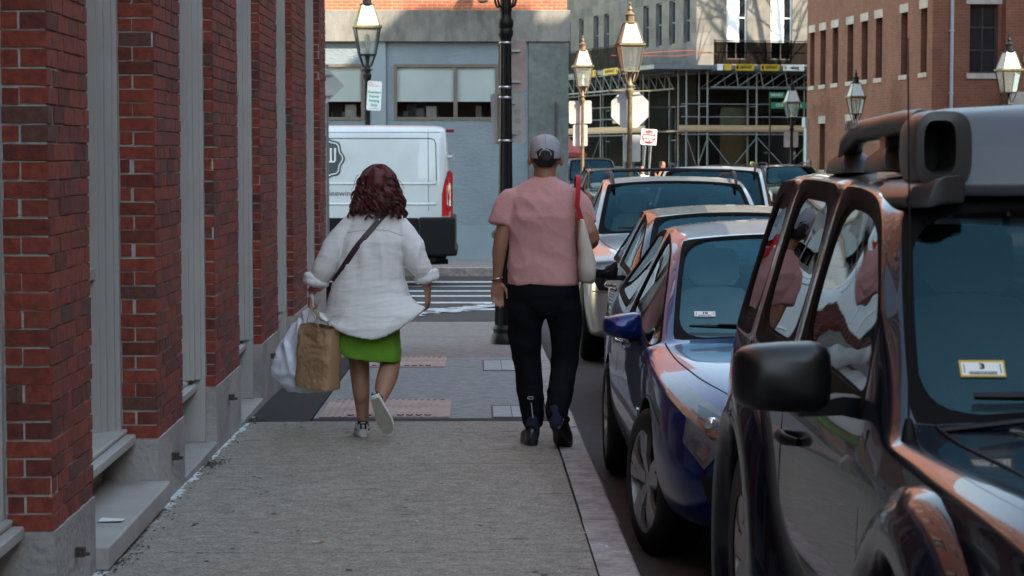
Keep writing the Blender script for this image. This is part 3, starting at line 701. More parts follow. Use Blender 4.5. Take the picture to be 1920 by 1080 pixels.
# street face: local u along (-.101,1), facing -X. build in (u,d,v) then rotate so u->(-.101,1), d->(+1,..)
ang = math.atan2(1, -0.101)
def face(parent, name, loc, ang, flip=False):
    f = thing_part(name, parent); f.location = loc; f.rotation_euler = (0, 0, ang)
    if flip: f.scale = (1, -1, 1)
    return f
sf = face(WB, 'street_face', (0, 0, 0), ang, True)
ts = [(0.8, .6), (2.73, .65), (5.4, .7), (7.01, .7), (8.7, .7), (10.55, .7), (12.14, .7), (13.6, .6)]
op = [(t - w/2, t + w/2, 3.84, 5.72) for t, w in ts] + [(t - w/2, t + w/2, 0.9, 2.5) for t, w in ts[4:8:2]] + [(t - w/2, t + w/2, 7.4, 9.2) for t, w in ts]
mb = MB(); wall_sheet(mb, 14.3, 11.3, op, -0.7, rev=0.22); mb.build('wall', M['darkbrick'], sf, smooth=0)
for o in op: sash_window(sf, o, M['pane'], rev=0.22, cols=1, rows=2, lintel=0.26, sill=0.14)
mb = MB(); mb.box(14.1, 14.45, -0.06, 0.5, -0.7, 2.4); mb.box(14.05, 14.5, -0.12, 0.5, 2.401, 2.75); mb.build('corner_stone', mat('pale_painted_stone', (0.36, 0.40, 0.42), 0.7, 0.1), sf, smooth=0)
ff = face(WB, 'corner_face', (0, 0, 0), math.atan2(0.101, 1))
op = [(1.12, 1.98, 3.80, 5.80), (1.12, 1.98, 7.4, 9.2)]
mb = MB(); wall_sheet(mb, 2.08, 11.3, op, -0.7, rev=0.2); mb.build('wall', M['darkbrick'], ff, smooth=0)
for o in op: sash_window(ff, o, M['pane'], rev=0.2, cols=2, rows=3, lintel=0.3, sill=0.16)
mb = MB(); mb.box(2.081, 14, -0.35, 0.4, -0.7, 11.3); mb.build('projecting_bay', M['darkbrick'], ff, smooth=0)
for a in (2.75, 5.2, 7.6):
    mb = MB(); mb.box(a, a + 1.0, -0.38, -0.351, 4.3, 6.2); w = mb.build('window', M['sash'], ff, smooth=0); mb = MB(); mb.box(a + .08, a + .92, -0.39, -0.381, 4.4, 6.1); mb.build('pane', M['pane'], w, smooth=0)
    mb = MB(); mb.box(a - .15, a + 1.15, -0.42, -0.352, 4.1, 4.298); mb.build('sill', M['lintel'], w, smooth=0)
mb = MB(); mb.box(2.2, 3.6, -0.45, -0.352, 2.2, 3.25); mb.build('stone_band', M['lintel'], ff, smooth=0)
mb = MB(); mb.tube([(0.56, -0.08, -0.5), (0.56, -0.08, 11)], 0.055, 10)
for zz in (1, 3.2, 5.0, 8): mb.box(0.49, 0.63, -0.1, 0, zz, zz + 0.06)
mb.build('downpipe', mat('grey_downpipe', (0.32, 0.36, 0.40), 0.45, 0.08, metal=0.3), ff)
mb = MB(); mb.box(-0.4, 14.3, 0.5, 14, 11.28, 11.32); mb.box(14.0, 14.03, 0.2, 14, -0.7, 11.3); mb.build('rear_walls', M['darkbrick'], ff, smooth=0)
mb = MB(); mb.box(0.25, 13.9, 0.45, 0.5, -0.7, 11.2); mb.build('inner_wall', M['dark_in'], ff, smooth=0)
mb = MB(); mb.box(0.3, 14.2, 0.45, 0.5, -0.7, 11.2); mb.build('inner_wall', M['dark_in'], sf, smooth=0)

# ---- granite building under scaffolding, corner (8.7, 85)
M['ashlar'] = uv_brick('granite_ashlar', (0.19, 0.175, 0.15), (0.125, 0.122, 0.112), (0.17, 0.165, 0.155), 1.15, 0.48, 0.018, nvar=0.35, bump=0.8)
SB = thing('granite_building', (8.7, 85, 0), (0, 0, 0), 'grey granite block building behind the scaffolding, its right face sunlit above the deck', 'building')
M['galv'] = mat('galvanised_tube', (0.15, 0.17, 0.185), 0.5, 0.2, 8, metal=0.2)
fl_ = face(SB, 'shaded_face', (0, 0, 0), math.atan2(1, -0.267), True)
ts = [1.1, 2.8, 4.4, 6.0, 11.3, 12.8, 15.0, 17.0]
op = [(t - .36, t + .36, 5.9, 7.7) for t in ts] + [(t - .36, t + .36, 9.2, 11.2) for t in ts] + [(t - .5, t + .5, 0.6, 3.4) for t in (2.8, 6.0, 11.3, 15)]
mb = MB(); wall_sheet(mb, 24, 26, op[:16], 4.6, rev=0.3); mb.build('wall', M['ashlar'], fl_, smooth=0)
M['shadestone'] = uv_brick('shade_dark_ashlar', (0.014, 0.0135, 0.013), (0.010, 0.010, 0.0095), (0.006, 0.006, 0.006), 1.15, 0.48, 0.018, nvar=0.4, bump=0.8)  # near-black colour stands in for the shade and netting under the deck
M['shadestone'].node_tree.nodes['Principled BSDF'].inputs['Specular IOR Level'].default_value = .08
mb = MB(); wall_sheet(mb, 24, 4.599, op[16:], -0.7, rev=0.3); mb.build('ground_storey', M['shadestone'], fl_, smooth=0)
for o in op: sash_window(fl_, o, M['pane'], rev=0.16, rows=2, fm=M['galv'])
fr_ = face(SB, 'sunlit_face', (0, 0, 0), math.atan2(0.2, 1))
op = [(1.25, 2.10, 5.2, 10.2), (3.10, 4.0, 5.2, 10.2), (5.2, 6.0, 5.2, 10.2), (7.2, 8.0, 5.2, 10.2), (1.0, 2.3, -0.4, 3.35), (2.75, 4.3, -0.4, 3.1), (4.9, 6.2, -0.4, 3.1)]
mb = MB(); wall_sheet(mb, 12, 26, op[:4], 4.6, rev=0.3); mb.build('wall', M['ashlar'], fr_, smooth=0)
mb = MB(); wall_sheet(mb, 12, 4.599, op[4:], -0.7, rev=0.3); mb.build('ground_storey', M['shadestone'], fr_, smooth=0)
for i, o in enumerate(op[:4]): sash_window(fr_, o, M['pane'], rev=0.12, cols=2, rows=3, fm=M['white']); 
for i, o in enumerate(op[:4]):
    mb = MB(); mb.box(o[0] + .06, (o[0] + o[1])/2 + .12, 0.055, 0.068, 5.9, 10.1); mb.build('white_blind', M['white'], fr_, smooth=0)
# arch head over the door opening and coloured hoarding in it
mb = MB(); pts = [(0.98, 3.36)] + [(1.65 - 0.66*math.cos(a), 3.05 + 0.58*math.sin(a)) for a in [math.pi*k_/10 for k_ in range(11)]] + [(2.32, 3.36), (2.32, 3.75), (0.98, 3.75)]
mb.prism(pts[0:1] + [(x_, min(z_, 3.63)) for x_, z_ in pts[1:-3]] + pts[-3:], -0.05, -0.003, 'xz'); mb.build('arch_stone', M['shadestone'], fr_, smooth=0)
mb = MB(); mb.box(1.0, 2.3, 0.2, 0.22, 2.6, 3.34, 0); mb.box(1.0, 2.3, 0.2, 0.22, 0.75, 2.599, 1); mb.box(1.0, 2.3, 0.2, 0.22, -0.6, 0.749, 2); mb.box(2.75, 6.2, 0.25, 0.27, -0.6, 0.5, 2)
mb.build('hoarding', [mat('olive_board', (0.10, 0.115, 0.07), 0.7), mat('ochre_board', (0.07, 0.047, 0.014), 0.7, 0.2), mat('dark_red_board', (0.10, 0.008, 0.010), 0.7, 0.2)], fr_, smooth=0)
mb = MB(); mb.box(0.0, 12, 1.0, 1.02, -0.7, 4.9, 0); mb.box(0.4, 24, 0, 0.01, -3, -2.9, 0); mb.build('dark_interior', M['dark_in'], fr_, smooth=0)
mb = MB(); mb.box(0.0, 24, 1.0, 1.02, -0.7, 12.9); mb.build('dark_interior', M['dark_in'], fl_, smooth=0)
mb = MB(); mb.box(0.3, 11.9, 0.5, 18, 25.9, 26); mb.box(11.9, 12, 0.3, 18, -0.7, 26); mb.build('rear_walls', M['ashlar'], fr_, smooth=0)

# scaffolding
M['plank'] = mat('scaffold_plank', (0.42, 0.30, 0.19), 0.8, 0.15, 4, bump=0.3, stretch=(0.4, 6, 6))
M['mesh'] = glass_mat('debris_netting', (0.30, 0.28, 0.27), 0.6, 1.03)
M['yellow'] = mat('yellow_board', (0.55, 0.36, 0.015), 0.5, 0.05)
SC = thing('scaffolding', (8.7, 85, 0), (0, 0, 0), 'grey steel scaffolding with plank walkways and a netted deck round the granite building', 'scaffolding')
for side, loc_ang, flip, L_, uprights in (('right', math.atan2(0.2, 1), False, 7.5, [-1.0, -0.15, 1.85, 4.2, 6.6]), ('left', math.atan2(1, -0.267), True, 17, [0.6, 3, 6, 9, 12, 15])):
    fc = face(SC, 'scaffold_side', (0, 0, 0), loc_ang, flip); D0, D1 = -2.0, -0.9
    for u in uprights:
        for d in (D0, D1): s_ = MB(); s_.tube([(u, d, -0.5), (u, d, 4.7)], 0.035, 8); s_.build('standard', M['galv'], fc)
    s_ = MB()
    for zz in (3.38, 2.88, 2.2) + ((0.9,) if side == 'left' else ()):
        s_.tube([(uprights[0] - 0.2, D0, zz), (uprights[-1] + 0.6, D0, zz)], 0.026, 6)
    for u in uprights:
        for zz in (3.3, 2.25): s_.tube([(u, D0, zz), (u, D1, zz)], 0.024, 6)
    s_.build('guard_rails', M['galv'], fc)
    s_ = MB(); u0 = uprights[0]
    for a, b in zip(uprights[:-1], uprights[1:]):
        if side == 'left' and int(a) % 2: continue
        s_.tube([(a, D0 - .03, 2.1), (b, D0 - .03, -0.3)], 0.02, 6); s_.tube([(b, D0 - .06, 2.1), (a, D0 - .06, -0.3)], 0.02, 6)
    s_.build('cross_braces', M['galv'], fc)
    s_ = MB()
    for k_ in range(4): s_.box(uprights[0] - 0.5, uprights[-1] + 1, D0 + k_*0.27, D0 + k_*0.27 + 0.24, 2.30, 2.36)
    s_.box(uprights[0] - 0.3, uprights[-1] + 1, D0 - 0.05, D0 - 0.01, 2.36, 2.56)
    if side == 'left':
        for zz, a, b in ((3.25, 1, 4.3), (2.7, 1, 4.4)): s_.box(a, b, D0 - 0.02, D0 + 0.02, zz, zz + 0.14)
    s_.build('planks', M['plank'], fc, smooth=0)
    # overhead deck on lattice girders
    s_ = MB(); E0 = -2.7; s_.box(-0.2 if side == 'right' else -2.6, L_, E0, -0.02, 4.70, 4.86); s_.build('deck', M['galv'], fc, smooth=0)
    s_ = MB()
    for d in (E0 + 0.1, -1.0):
        s_.bar((-0.2, d, 4.66), (L_, d, 4.66), 0.05, 0.07); s_.bar((-0.2, d, 4.02), (L_, d, 4.02), 0.05, 0.06)
        k_ = 0; u = -0.1
        while u < L_ - 1:
            s_.bar((u, d, 4.05), (u + 0.9, d, 4.64), 0.035, 0.035); s_.bar((u + 0.9, d, 4.64), (u + 1.0, d, 4.05), 0.035, 0.035); u += 1.0
    s_.build('lattice_girder', M['galv'], fc, smooth=0)
    s_ = MB(); s_.box(-0.1, L_, E0 - 0.03, E0 - 0.01, 4.9, 5.75); s_.build('debris_netting', M['mesh'], fc, smooth=0)
    s_ = MB(); u = -0.1
    while u < L_: s_.tube([(u, E0 + 0.02, 4.86), (u, E0 + 0.02, 5.85)], 0.025, 6); u += 1.03
    for zz in (5.35, 5.8): s_.tube([(-0.1, E0 + 0.02, zz), (L_, E0 + 0.02, zz)], 0.02, 6)
    s_.build('deck_rails', M['trim'], fc)
    # advertising boards on the deck edge
    if side == 'right': bl = [(0.0, 0.22, 'white', ''), (0.28, 0.55, 'yellow', ''), (.73, 1.47, 'yellow', 'SAFWAY'), (1.75, 2.50, 'yellow', 'SAFWAY'), (2.67, 3.52, 'white', 'safway'), (3.68, 4.42, 'yellow', 'SAFWAY'), (4.7, 5.4, 'yellow', 'SAFWAY')]
    else: bl = [(1.6, 3.4, 'yellow', 'SAFWAY'), (4.4, 6.2, 'yellow', 'SAFWAY')]
    for a, b, cn, tx in bl:
        s_ = MB(); s_.box(a, b, E0 - 0.06, E0 - 0.035, 4.66, 4.90); o = s_.build('sign_board', M[cn], fc, smooth=0)
        if tx:
            q = MB(); q.box(a + 0.04, a + 0.12, E0 - 0.067, E0 - 0.061, 4.70, 4.86); q.build('logo_block', M['black'] if tx != 'safway' else M['yellow'], o, smooth=0)
            t_ = text_obj('lettering', tx, 0.19, M['black'], fc, ((a + b) / 2 + 0.05, E0 - 0.068, 4.78), (R(90), 0, 0), sx=(0.66 if side == 'right' else 1.7) * (-1 if flip else 1), bold=0.004)
            if flip: t_.location = ((a + b) / 2 + 0.05, E0 - 0.068, 4.78); t_.scale = (1, 1, 1)
        
mb = MB(); mb.tube([(-2.6, -2.5, 5.3), (-0.6, -2.7, 5.42), (0.5, -2.9, 5.28)], 0.014, 8); mb.tube([(-3.5, -2.0, 5.25), (-1, -2.6, 5.2), (0.3, -2.9, 5.35)], 0.012, 8); mb.build('orange_cable', mat('orange_cable', (0.35, 0.06, 0.03), 0.6), SC)

# dark red skip seen beyond the corner
sk = thing('refuse_skip', (2.75, 77, -0.5), (0, 0, 0), 'dull red metal skip just past the corner of the grey building', 'skip')
mb = MB(); mb.prism([(-.9, .35), (.9, .35), (1.1, 1.9), (-1.1, 1.9)], -1, 1, 'xz'); mb.build('body', mat('red_skip_paint', (0.36, 0.05, 0.035), 0.6, 0.2), sk, smooth=0, bevel=0.02)
mb = MB()
for x in (-0.8, -0.3, 0.3, 0.8): mb.box(x - .04, x + .04, -1.05, -1.001, 0.4, 1.85)
mb.box(-1.15, 1.15, -1.07, -1.002, 1.851, 1.98); mb.build('ribs', mat('red_skip_rib', (0.30, 0.04, 0.03), 0.6), sk, smooth=0)
mb = MB()
for x in (-.7, .7):
    for yv in (-.8, .8): mb.lathe([(0.12, -.04), (.12, .04)], (x, yv, 0.12), 'x', 12)
mb.box(-.85, .85, -.9, .9, 0.2, 0.349); mb.build('castors', M['black'], sk)
mb = MB(); mb.prism([(-1.1, 0), (1.1, 0), (.5, .55), (-.6, .6)], -.8, .8, 'xz'); o = mb.build('tarpaulin', mat('pink_tarp', (0.5, 0.16, 0.17), 0.7, 0.1), sk, smooth=0); o.location.z = 1.99

# ---- unseen buildings right of the street, added and shaped to shade foreground and warehouse
OB = thing('unseen_row_building', (11.2, -30, 0), (0, 0, 0), 'unseen brick row building across the street, its outline shaped to shade the foreground', 'building')
rf = face(OB, 'street_face', (0, 0, 0), R(90), True)
op = [(u, u + 1.1, z, z + 1.9) for u in [2 + 3*k_ for k_ in range(20)] for z in (1.2, 4.6, 8, 11.4)]
mb = MB(); wall_sheet(mb, 61.5, 16.15, op, -1.2); mb.build('wall', M['darkbrick'], rf, smooth=0)
mb = MB()
for o in op: mb.box(o[0], o[1], 0.13, 0.15, o[2], o[3])
mb.build('panes', M['pane'], rf, smooth=0)['kind'] = 'stuff'
mb = MB(); mb.box(0.2, 2.4, 0.01, 61.5, -1.2, 16.14); mb.box(2.401, 34, 0.02, 61.49, -1.2, 15.7); mb.box(0, 2.3, 61.51, 65.2, -1.2, 13.0); mb.build('rear_walls', M['darkbrick'], OB, smooth=0)
OC = thing('shade_block', (25.5, 42, 0), (0, 0, 0), 'unseen tall brick block added beyond the crossing street to shade the warehouse', 'building')  # unseen block added to keep the sun off the warehouse front
mb = MB(); mb.box(0, 24, 0, 11, -1, 24); mb.build('wall', M['darkbrick'], OC, smooth=0)
mb = MB()
for k_ in range(7):
    for z in (1.5, 5, 8.5, 12, 15.5, 19): mb.box(1.2 + 3.2*k_, 2.4 + 3.2*k_, -0.03, -0.002, z, z + 1.9)
mb.build('panes', M['pane'], OC, smooth=0)['kind'] = 'stuff'

# bare street tree whose branches throw the shadow pattern on the granite wall
def bare_tree(loc, H, seed):
    t = thing('bare_tree', loc, (0, 0, 0), 'leafless street tree behind the brown brick warehouse, casting branch shadows', 'tree'); pr = random.Random(seed)
    tr = MB(); br = MB()
    def grow(mb_, p, d, L_, r, dep):
        pts = [p]; rr = [r]; n = 4
        for i in range(n):
            d = (d + Vector((pr.uniform(-.16, .16), pr.uniform(-.16, .16), pr.uniform(-.05, .12)))).normalized(); p = p + d * L_/n; pts.append(p); rr.append(r * (1 - 0.4*(i+1)/n))
        mb_.tube(pts, rr, 6 if dep > 2 else 4)
        if dep <= 0: return
        for k_ in range(3 if dep > 1 else 4):
            a = pr.uniform(0, 6.28); q = pts[pr.choice([2, 3, 4, 4])]; nd = (d + Vector((math.cos(a), math.sin(a), 0.2)) * pr.uniform(.5, .9)).normalized()
            grow(br, q, nd, L_ * pr.uniform(.6, .8), r * 0.55, dep - 1)
    grow(tr, Vector((0, 0, 0)), Vector((0, 0, 1)), H * 0.42, H * 0.016, 4)
    bark = mat('bark', (0.10, 0.08, 0.065), 0.9, 0.2, 8, bump=0.5)
    tr.build('trunk', bark, t); br.build('crown', bark, t); return t
bare_tree((17.3, 80.0, -0.5), 17, 5)
bare_tree((21.0, 80.5, -0.5), 20, 9)['label'] = 'taller leafless tree beyond the smaller one, behind the warehouse'

# blocks added at the street ends to keep bright horizon sky out of reflections
EB = thing('rear_sky_blocker', (-14, -75, 0), (0, 0, 0), 'unseen brick block added behind the camera to keep sky out of window reflections', 'building')
mb = MB(); mb.box(0, 50, 0, 12, -1, 17); mb.build('wall', M['darkbrick'], EB, smooth=0)
mb = MB()
for k_ in range(14):
    for z in (1.5, 5, 8.5, 12): mb.box(1.2 + 3.4*k_, 2.5 + 3.4*k_, 12.002, 12.03, z, z + 2)
mb.build('panes', M['pane'], EB, smooth=0)['kind'] = 'stuff'
FB = thing('far_sky_blocker', (-30, 125, 0), (0, 0, 0), 'tall slate-grey block added far beyond the granite building to darken reflections in cars', 'building')
mb = MB(); mb.box(0, 110, 0, 12, -1, 34); mb.build('wall', mat('slate_cladding', (.06, .075, .09), .6), FB, smooth=0)
mb = MB()
for k_ in range(30):
    for z in (1.5, 5, 8.5, 12, 16, 20, 24, 28): mb.box(1.2 + 3.4*k_, 2.5 + 3.4*k_, -.03, -.002, z, z + 2)
mb.build('panes', M['pane'], FB, smooth=0)['kind'] = 'stuff'
# ------------------------------------------------------------------ gas-style street lamps and signs
def lantern_lamp(loc, ze, e, zb, style, label, post_r=0.055, zcol=None, big=False, crossbar=False, top=True):
    """ze: eave height above base, e: half width at eave, zb: height where the post starts"""
    t = thing('street_lamp', loc, (0, 0, R(8)), label, 'street lamp', 'gas lantern street lamps')
    iron = M['ironpaint'] if style == 'dark' else M['bronze']
    frame = iron if style == 'dark' else M['bronze']
    zg = ze - 2.05 * e                    # bottom of glass
    zc = zcol or (zg - 0.95 * e)          # collar where cradle arms spring from
    # post
    p = MB(); k = 1.0
    if big:
        p.lathe([(0.0, 0), (0.145, 0), (0.15, 0.05), (0.135, 0.09), (0.12, 0.11), (0.128, 0.15), (0.11, 0.19)], n=28)
        n = 24; rings = []
        for zz, r in ((0.19, .108), (0.4, .106), (0.7, .102), (1.0, .098), (1.02, .098)):
            rings.append([Vector((r * (1 - (0.10 if q % 2 else 0)) * math.cos(q*math.pi/n), r * (1 - (0.10 if q % 2 else 0)) * math.sin(q*math.pi/n), zz)) for q in range(2*n)])
        p.loft(rings)
        p.lathe([(.10, 1.02), (.135, 1.05), (.14, 1.09), (.11, 1.12), (.095, 1.16), (.118, 1.20), (.10, 1.26), (.075, 1.30)], n=24)
        rings = []
        for zz, r in ((1.30, .072), (2.0, .064), (zc - 0.34, .056)):
            rings.append([Vector((r * (1 - (0.09 if q % 2 else 0)) * math.cos(q*math.pi/12), r * (1 - (0.09 if q % 2 else 0)) * math.sin(q*math.pi/12), zz)) for q in range(24)])
        p.loft(rings)
        p.lathe([(.054, zc-.34), (.056, zc-.31), (.060, zc-.28), (.074, zc-.25), (.076, zc-.21), (.066, zc-.19), (.072, zc-.17), (.078, zc-.14), (.076, zc-.11), (.058, zc-.08), (.056, zc-.03), (.064, zc-.01), (.058, zc+.03), (.055, zc+0.2)], n=24)
    else:
        p.lathe([(0, 0), (.13, 0), (.135, .05), (.10, .12), (.095, .5), (.11, .55), (.08, .62), (post_r*1.15, .8), (post_r, 1.6), (post_r*.85, zc-.25), (post_r*1.4, zc-.2), (post_r*1.5, zc-.14), (post_r*.9, zc-.1), (post_r*1.3, zc-.04), (post_r*.8, zc+.02), (post_r*.6, zc + .1), (post_r*.9, zg - .03), (post_r*.9, zg)], n=18)
        p.tube([(-post_r*1.9, 0, zc-.05), (post_r*1.9, 0, zc-.05)], 0.014, 6)
    p.build('post', iron, t)
    c = MB()
    for k_ in range(4):                   # cradle arms curving out from the collar
        a = math.pi/4 + k_*math.pi/2; ca, sa = math.cos(a), math.sin(a); q = 1.414
        pts = [(0.02, zc), (e*.45, zc + .12*e), (e*.72*q*.72, zg - .22*e), (e*.80*q*.78, zg + .15*e), (e*.98*q*.86, ze - .25*e), (e*q*.97, ze)]
        c.tube([(r*ca, r*sa, z) for r, z in pts], 0.028*e/.27*.45, 6)
    if crossbar: c.tube([(-.45, 0, zc - .16), (.45, 0, zc - .16)], 0.014, 6)
    c.build('cradle', frame, t)
    f = MB(); a1 = e; a0 = e * .60       # lantern corner bars
    cs = [(-1, -1), (1, -1), (1, 1), (-1, 1)]; bw = 0.022*e/.27
    for sx, sy in cs: f.bar((sx*a0, sy*a0, zg), (sx*a1*.94, sy*a1*.94, ze), bw, bw)
    for i in range(4):
        (ax, ay), (bx, by) = cs[i], cs[(i+1) % 4]
        f.bar((ax*a0, ay*a0, zg), (bx*a0, by*a0, zg), bw*1.2, bw*1.2)
    f.box(-a0, a0, -a0, a0, zg - .02, zg - .004)
    f.build('lantern_frame', frame, t, smooth=0)
    b = MB(); b.loft([[Vector((sx*r, sy*r, z)) for sx, sy in cs] for r, z in ((a1*.95, ze - .12*e), (a1*1.06, ze - .02*e), (a1*1.06, ze + .14*e), (a1*.9, ze + .18*e))])
    b.build('eave_band', M['brass'], t, smooth=0)
    zt = ze + 1.72 * e; tw = e * .44
    r_ = MB(); r_.loft([[Vector((sx*r, sy*r, z)) for sx, sy in cs] for r, z in ((a1*.88, ze + .18*e), (tw, zt))]); r_.build('roof_panes', M['lamproof'], t, smooth=0)
    f = MB()
    for sx, sy in cs: f.bar((sx*a1*.89, sy*a1*.89, ze + .18*e), (sx*(tw+.004), sy*(tw+.004), zt), bw, bw)
    f.build('roof_bars', M['brass'] if style == 'dark' else frame, t, smooth=0)
    g = MB()
    for i in range(4):
        (ax, ay), (bx, by) = cs[i], cs[(i+1) % 4]
        g.add([(ax*a0*.98, ay*a0*.98, zg), (bx*a0*.98, by*a0*.98, zg), (bx*a1*.92, by*a1*.92, ze - .1*e), (ax*a1*.92, ay*a1*.92, ze - .1*e)], [(0,1,2,3)])
    g.build('glass', M['lampglass'], t, smooth=0)
    m = MB(); m.lathe([(.0, zg), (.05, zg + .01), (.055, zg + .06), (.03, zg + .09), (.02, zg+.2), (.045, zg + .22), (.05, zg + .36), (.02, zg + .4)], n=12); m.build('burner', mat('frosted_mantle', (0.6, 0.6, 0.56), 0.6), t)
    h = MB(); s = e / .27
    h.lathe([(tw*1.2, zt - .02*s), (tw*1.3, zt + .02*s), (tw*.75, zt + .05*s), (tw*.8, zt + .16*s), (tw*1.05, zt + .19*s), (tw*.6, zt + .22*s), (.03*s, zt + .27*s), (.05*s, zt + .31*s), (.035*s, zt + .35*s), (.012*s, zt + .38*s), (.03*s, zt + .42*s), (0.002, zt + .46*s)], n=14)
    h.build('finial', frame, t)
    return t
lantern_lamp((0.277, 20.9, gz(20.9)), 4.05, .24, 0, 'dark', 'black fluted iron lamp post between the two walkers, lantern cut off by the photo', zcol=3.27, big=True)
lantern_lamp((-2.10, 41.0, fz(41.0)), 4.53, .25, 0, 'dark', 'dark lamp behind the white van with the resident parking sign on its post')
lantern_lamp((3.21, 45, fz(45)), 4.38, .265, 0, 'bronze', 'bright sunlit lamp rising above the back of a stop sign', post_r=.06, crossbar=True)
lantern_lamp((3.04, 61.7, fz(61.7)), 4.5, .265, 0, 'bronze', 'sunlit bronze lamp leftmost beyond the corner, two blank sign backs on its post', post_r=.05)
lantern_lamp((10.9, 74, rz(74) + .1), 3.62, .25, 0, 'dark', 'small distant dark lamp in front of the scaffolding, beside the green street name signs')
lantern_lamp((11.7, 66.0, rz(66) + .1), 3.60, .25, 0, 'dark', 'dark lamp before the brick warehouse\'s narrow windows, just left of the roof rack')
lantern_lamp((12.45, 50, rz(50) + .14), 3.96, .25, 0, 'dark', 'dark lamp at the far right edge of the photo beside the brick warehouse')

def rrect(w, h, r, n=5):
    pts = []
    for cx, cz, a0 in ((w/2-r, h/2-r, 0), (-w/2+r, h/2-r, 90), (-w/2+r, -h/2+r, 180), (w/2-r, -h/2+r, 270)):
        for i in range(n + 1): a = R(a0 + 90*i/n); pts.append((cx + r*math.cos(a), cz + r*math.sin(a)))
    return pts
def plate(name, loc, w, h, m, label, cat, rot=0.0, r=0.035, th=0.006, poly=None, yaw=0.0, holes=True, group=None):
    b = MB(); b.prism(poly or rrect(w, h, r), -th/2, th/2, 'xz')
    o = b.build('panel', m, None, smooth=0)
    t = thing(name, loc, (0, rot, yaw), label, cat, group); o.parent = t
    f = MB()
    for s in (-1, 1):
        f.box(-0.075, 0.075, -0.02 - th, -th/2 - .001, s*h*.30 - .012, s*h*.30 + .012)
    if holes: f.build('bracket', M['steel'], t, smooth=0)
    return t
GSB = 'blank sign backs'
plate('sign_back', (0.345, 20.99, 2.33), .27, .50, M['signbrown'], 'weathered brownish sign back, upper of the two strapped to the black lamp post', 'sign')
q = plate('sign_back', (0.305, 21.0, 1.82), .33, .50, M['signback'], 'pale grey sign back with faint marks, lower of two on the black lamp post', 'sign', rot=R(-3))
mb = MB(); mb.prism([(.03*math.cos(a*.5), .03*math.sin(a*.5)) for a in range(12)], -.005, -.0035, 'xz'); mb.prism([(x, z + .12) for x, z in rrect(.055, .05, .005)], -.005, -.0035, 'xz'); mb.prism([(x, z + .21) for x, z in rrect(.06, .05, .005)], -.005, -.0035, 'xz')
o = mb.build('ghost_marks', M['signbrown'], q, smooth=0); o.location = (.09, 0, -.15)
mb = MB(); ring = [(.076*math.cos(a*math.pi/8), .076*math.sin(a*math.pi/8)) for a in range(16)]
for zz, k_ in ((2.55, .80), (2.12, .83), (2.02, .84), (1.60, .90)): mb.tube([(0.277 + x*k_, 20.9 + y*k_, zz) for x, y in ring], .008, 5, closed=True, flat=1.6)
tag(mb.build('strap_clamps', M['steel']), 'bright steel strap clamps holding the sign backs round the black lamp post', 'clamps')
# resident parking sign
t = plate('parking_sign', (-1.965, 40.9, 2.57), .275, .56, M['white'], 'tilted white sign with green resident permit parking lettering on the lamp behind the van', 'sign', rot=R(3), holes=False)
gm = mat('sign_green', (0.02, 0.36, 0.27), 0.5)
for i, (s_, sz) in enumerate((('Resident', .068), ('Permit', .068), ('Parking', .068), ('Only', .068))): text_obj('lettering', s_, sz, gm, t, (0, -.006, .07 - i*.082), (R(90), 0, 0), bold=.0016)
mb = MB(); mb.tube([(-.085 + .035*math.cos(a*.524), -.006, .225 + .03*math.sin(a*.524)) for a in range(12)], .004, 5, closed=True); mb.box(-.05, .10, -.008, -.004, .185, .19); mb.build('red_emblem', mat('sign_red', (0.55, 0.03, 0.03), 0.5), t)
mb = MB(); mb.box(-.1, .1, -.008, -.004, -.243, -.236); mb.build('arrow', gm, t, smooth=0)
# grey diamond sign back on its own pole behind the building edge
t = plate('diamond_sign_back', (-2.18, 31.0, 2.455), .5, .5, M['signback'], 'grey diamond sign back poking out past the edge of the brick building', 'sign', poly=[(0, .26), (-.26, 0), (0, -.26), (.26, 0)])
mb = MB(); mb.tube([(0, .03, .3), (0, .03, -3.1)], .03, 8); mb.build('pole', M['galv'], t)
# sign backs on the farther lamps
plate('sign_back', (2.98, 61.82, 2.66), .66, .66, M['signback'], 'pale square sign back, upper of two on the leftmost sunlit lamp', 'sign', rot=R(-1), r=.05, holes=False)
plate('sign_back', (2.98, 61.83, 1.99), .42, .62, M['signback'], 'pale narrow sign back, lower of two on the leftmost sunlit lamp', 'sign', r=.05, holes=False)
plate('stop_sign_back', (3.22, 45.12, 2.405), .8, .8, M['signback'], 'large grey octagonal back of a stop sign on the bright lamp post', 'sign', poly=[(.425*math.cos(R(22.5 + 45*i)), .425*math.sin(R(22.5 + 45*i))) for i in range(8)], holes=False)
plate('sign_back', (3.27, 45.13, 1.58), .36, .57, M['signback'], 'grey rectangular sign back hanging below the octagonal one', 'sign', holes=False)
plate('sign_back', (10.9, 74.12, 1.95), .5, .54, M['signbrown'], 'small greyish sign back on the distant lamp by the green street signs', 'sign', holes=False)
# do not enter
t = plate('do_not_enter_sign', (4.82, 60.0, 1.93), .44, .44, M['white'], 'small square red and white do not enter sign on a scaffold pole', 'sign', rot=R(4), r=.02)
mb = MB(); mb.prism([(.195*math.cos(a*math.pi/14), .195*math.sin(a*math.pi/14)) for a in range(28)], -.008, -.004, 'xz'); mb.build('red_disc', mat('disc_red', (0.55, 0.02, 0.03), .5), t, smooth=0)
mb = MB(); mb.box(-.155, .155, -.012, -.0085, -.034, .034); mb.build('white_bar', M['white'], t, smooth=0)
text_obj('lettering', 'DO NOT', .09, M['white'], t, (0, -.010, .095), (R(90), 0, 0), bold=.002); text_obj('lettering', 'ENTER', .09, M['white'], t, (0, -.010, -.10), (R(90), 0, 0), bold=.002)
mb = MB()
for x in (-.08, .08): mb.tube([(x, .03, .1), (x, .03, -2.5)], .025, 8)
mb.build('poles', M['galv'], t)
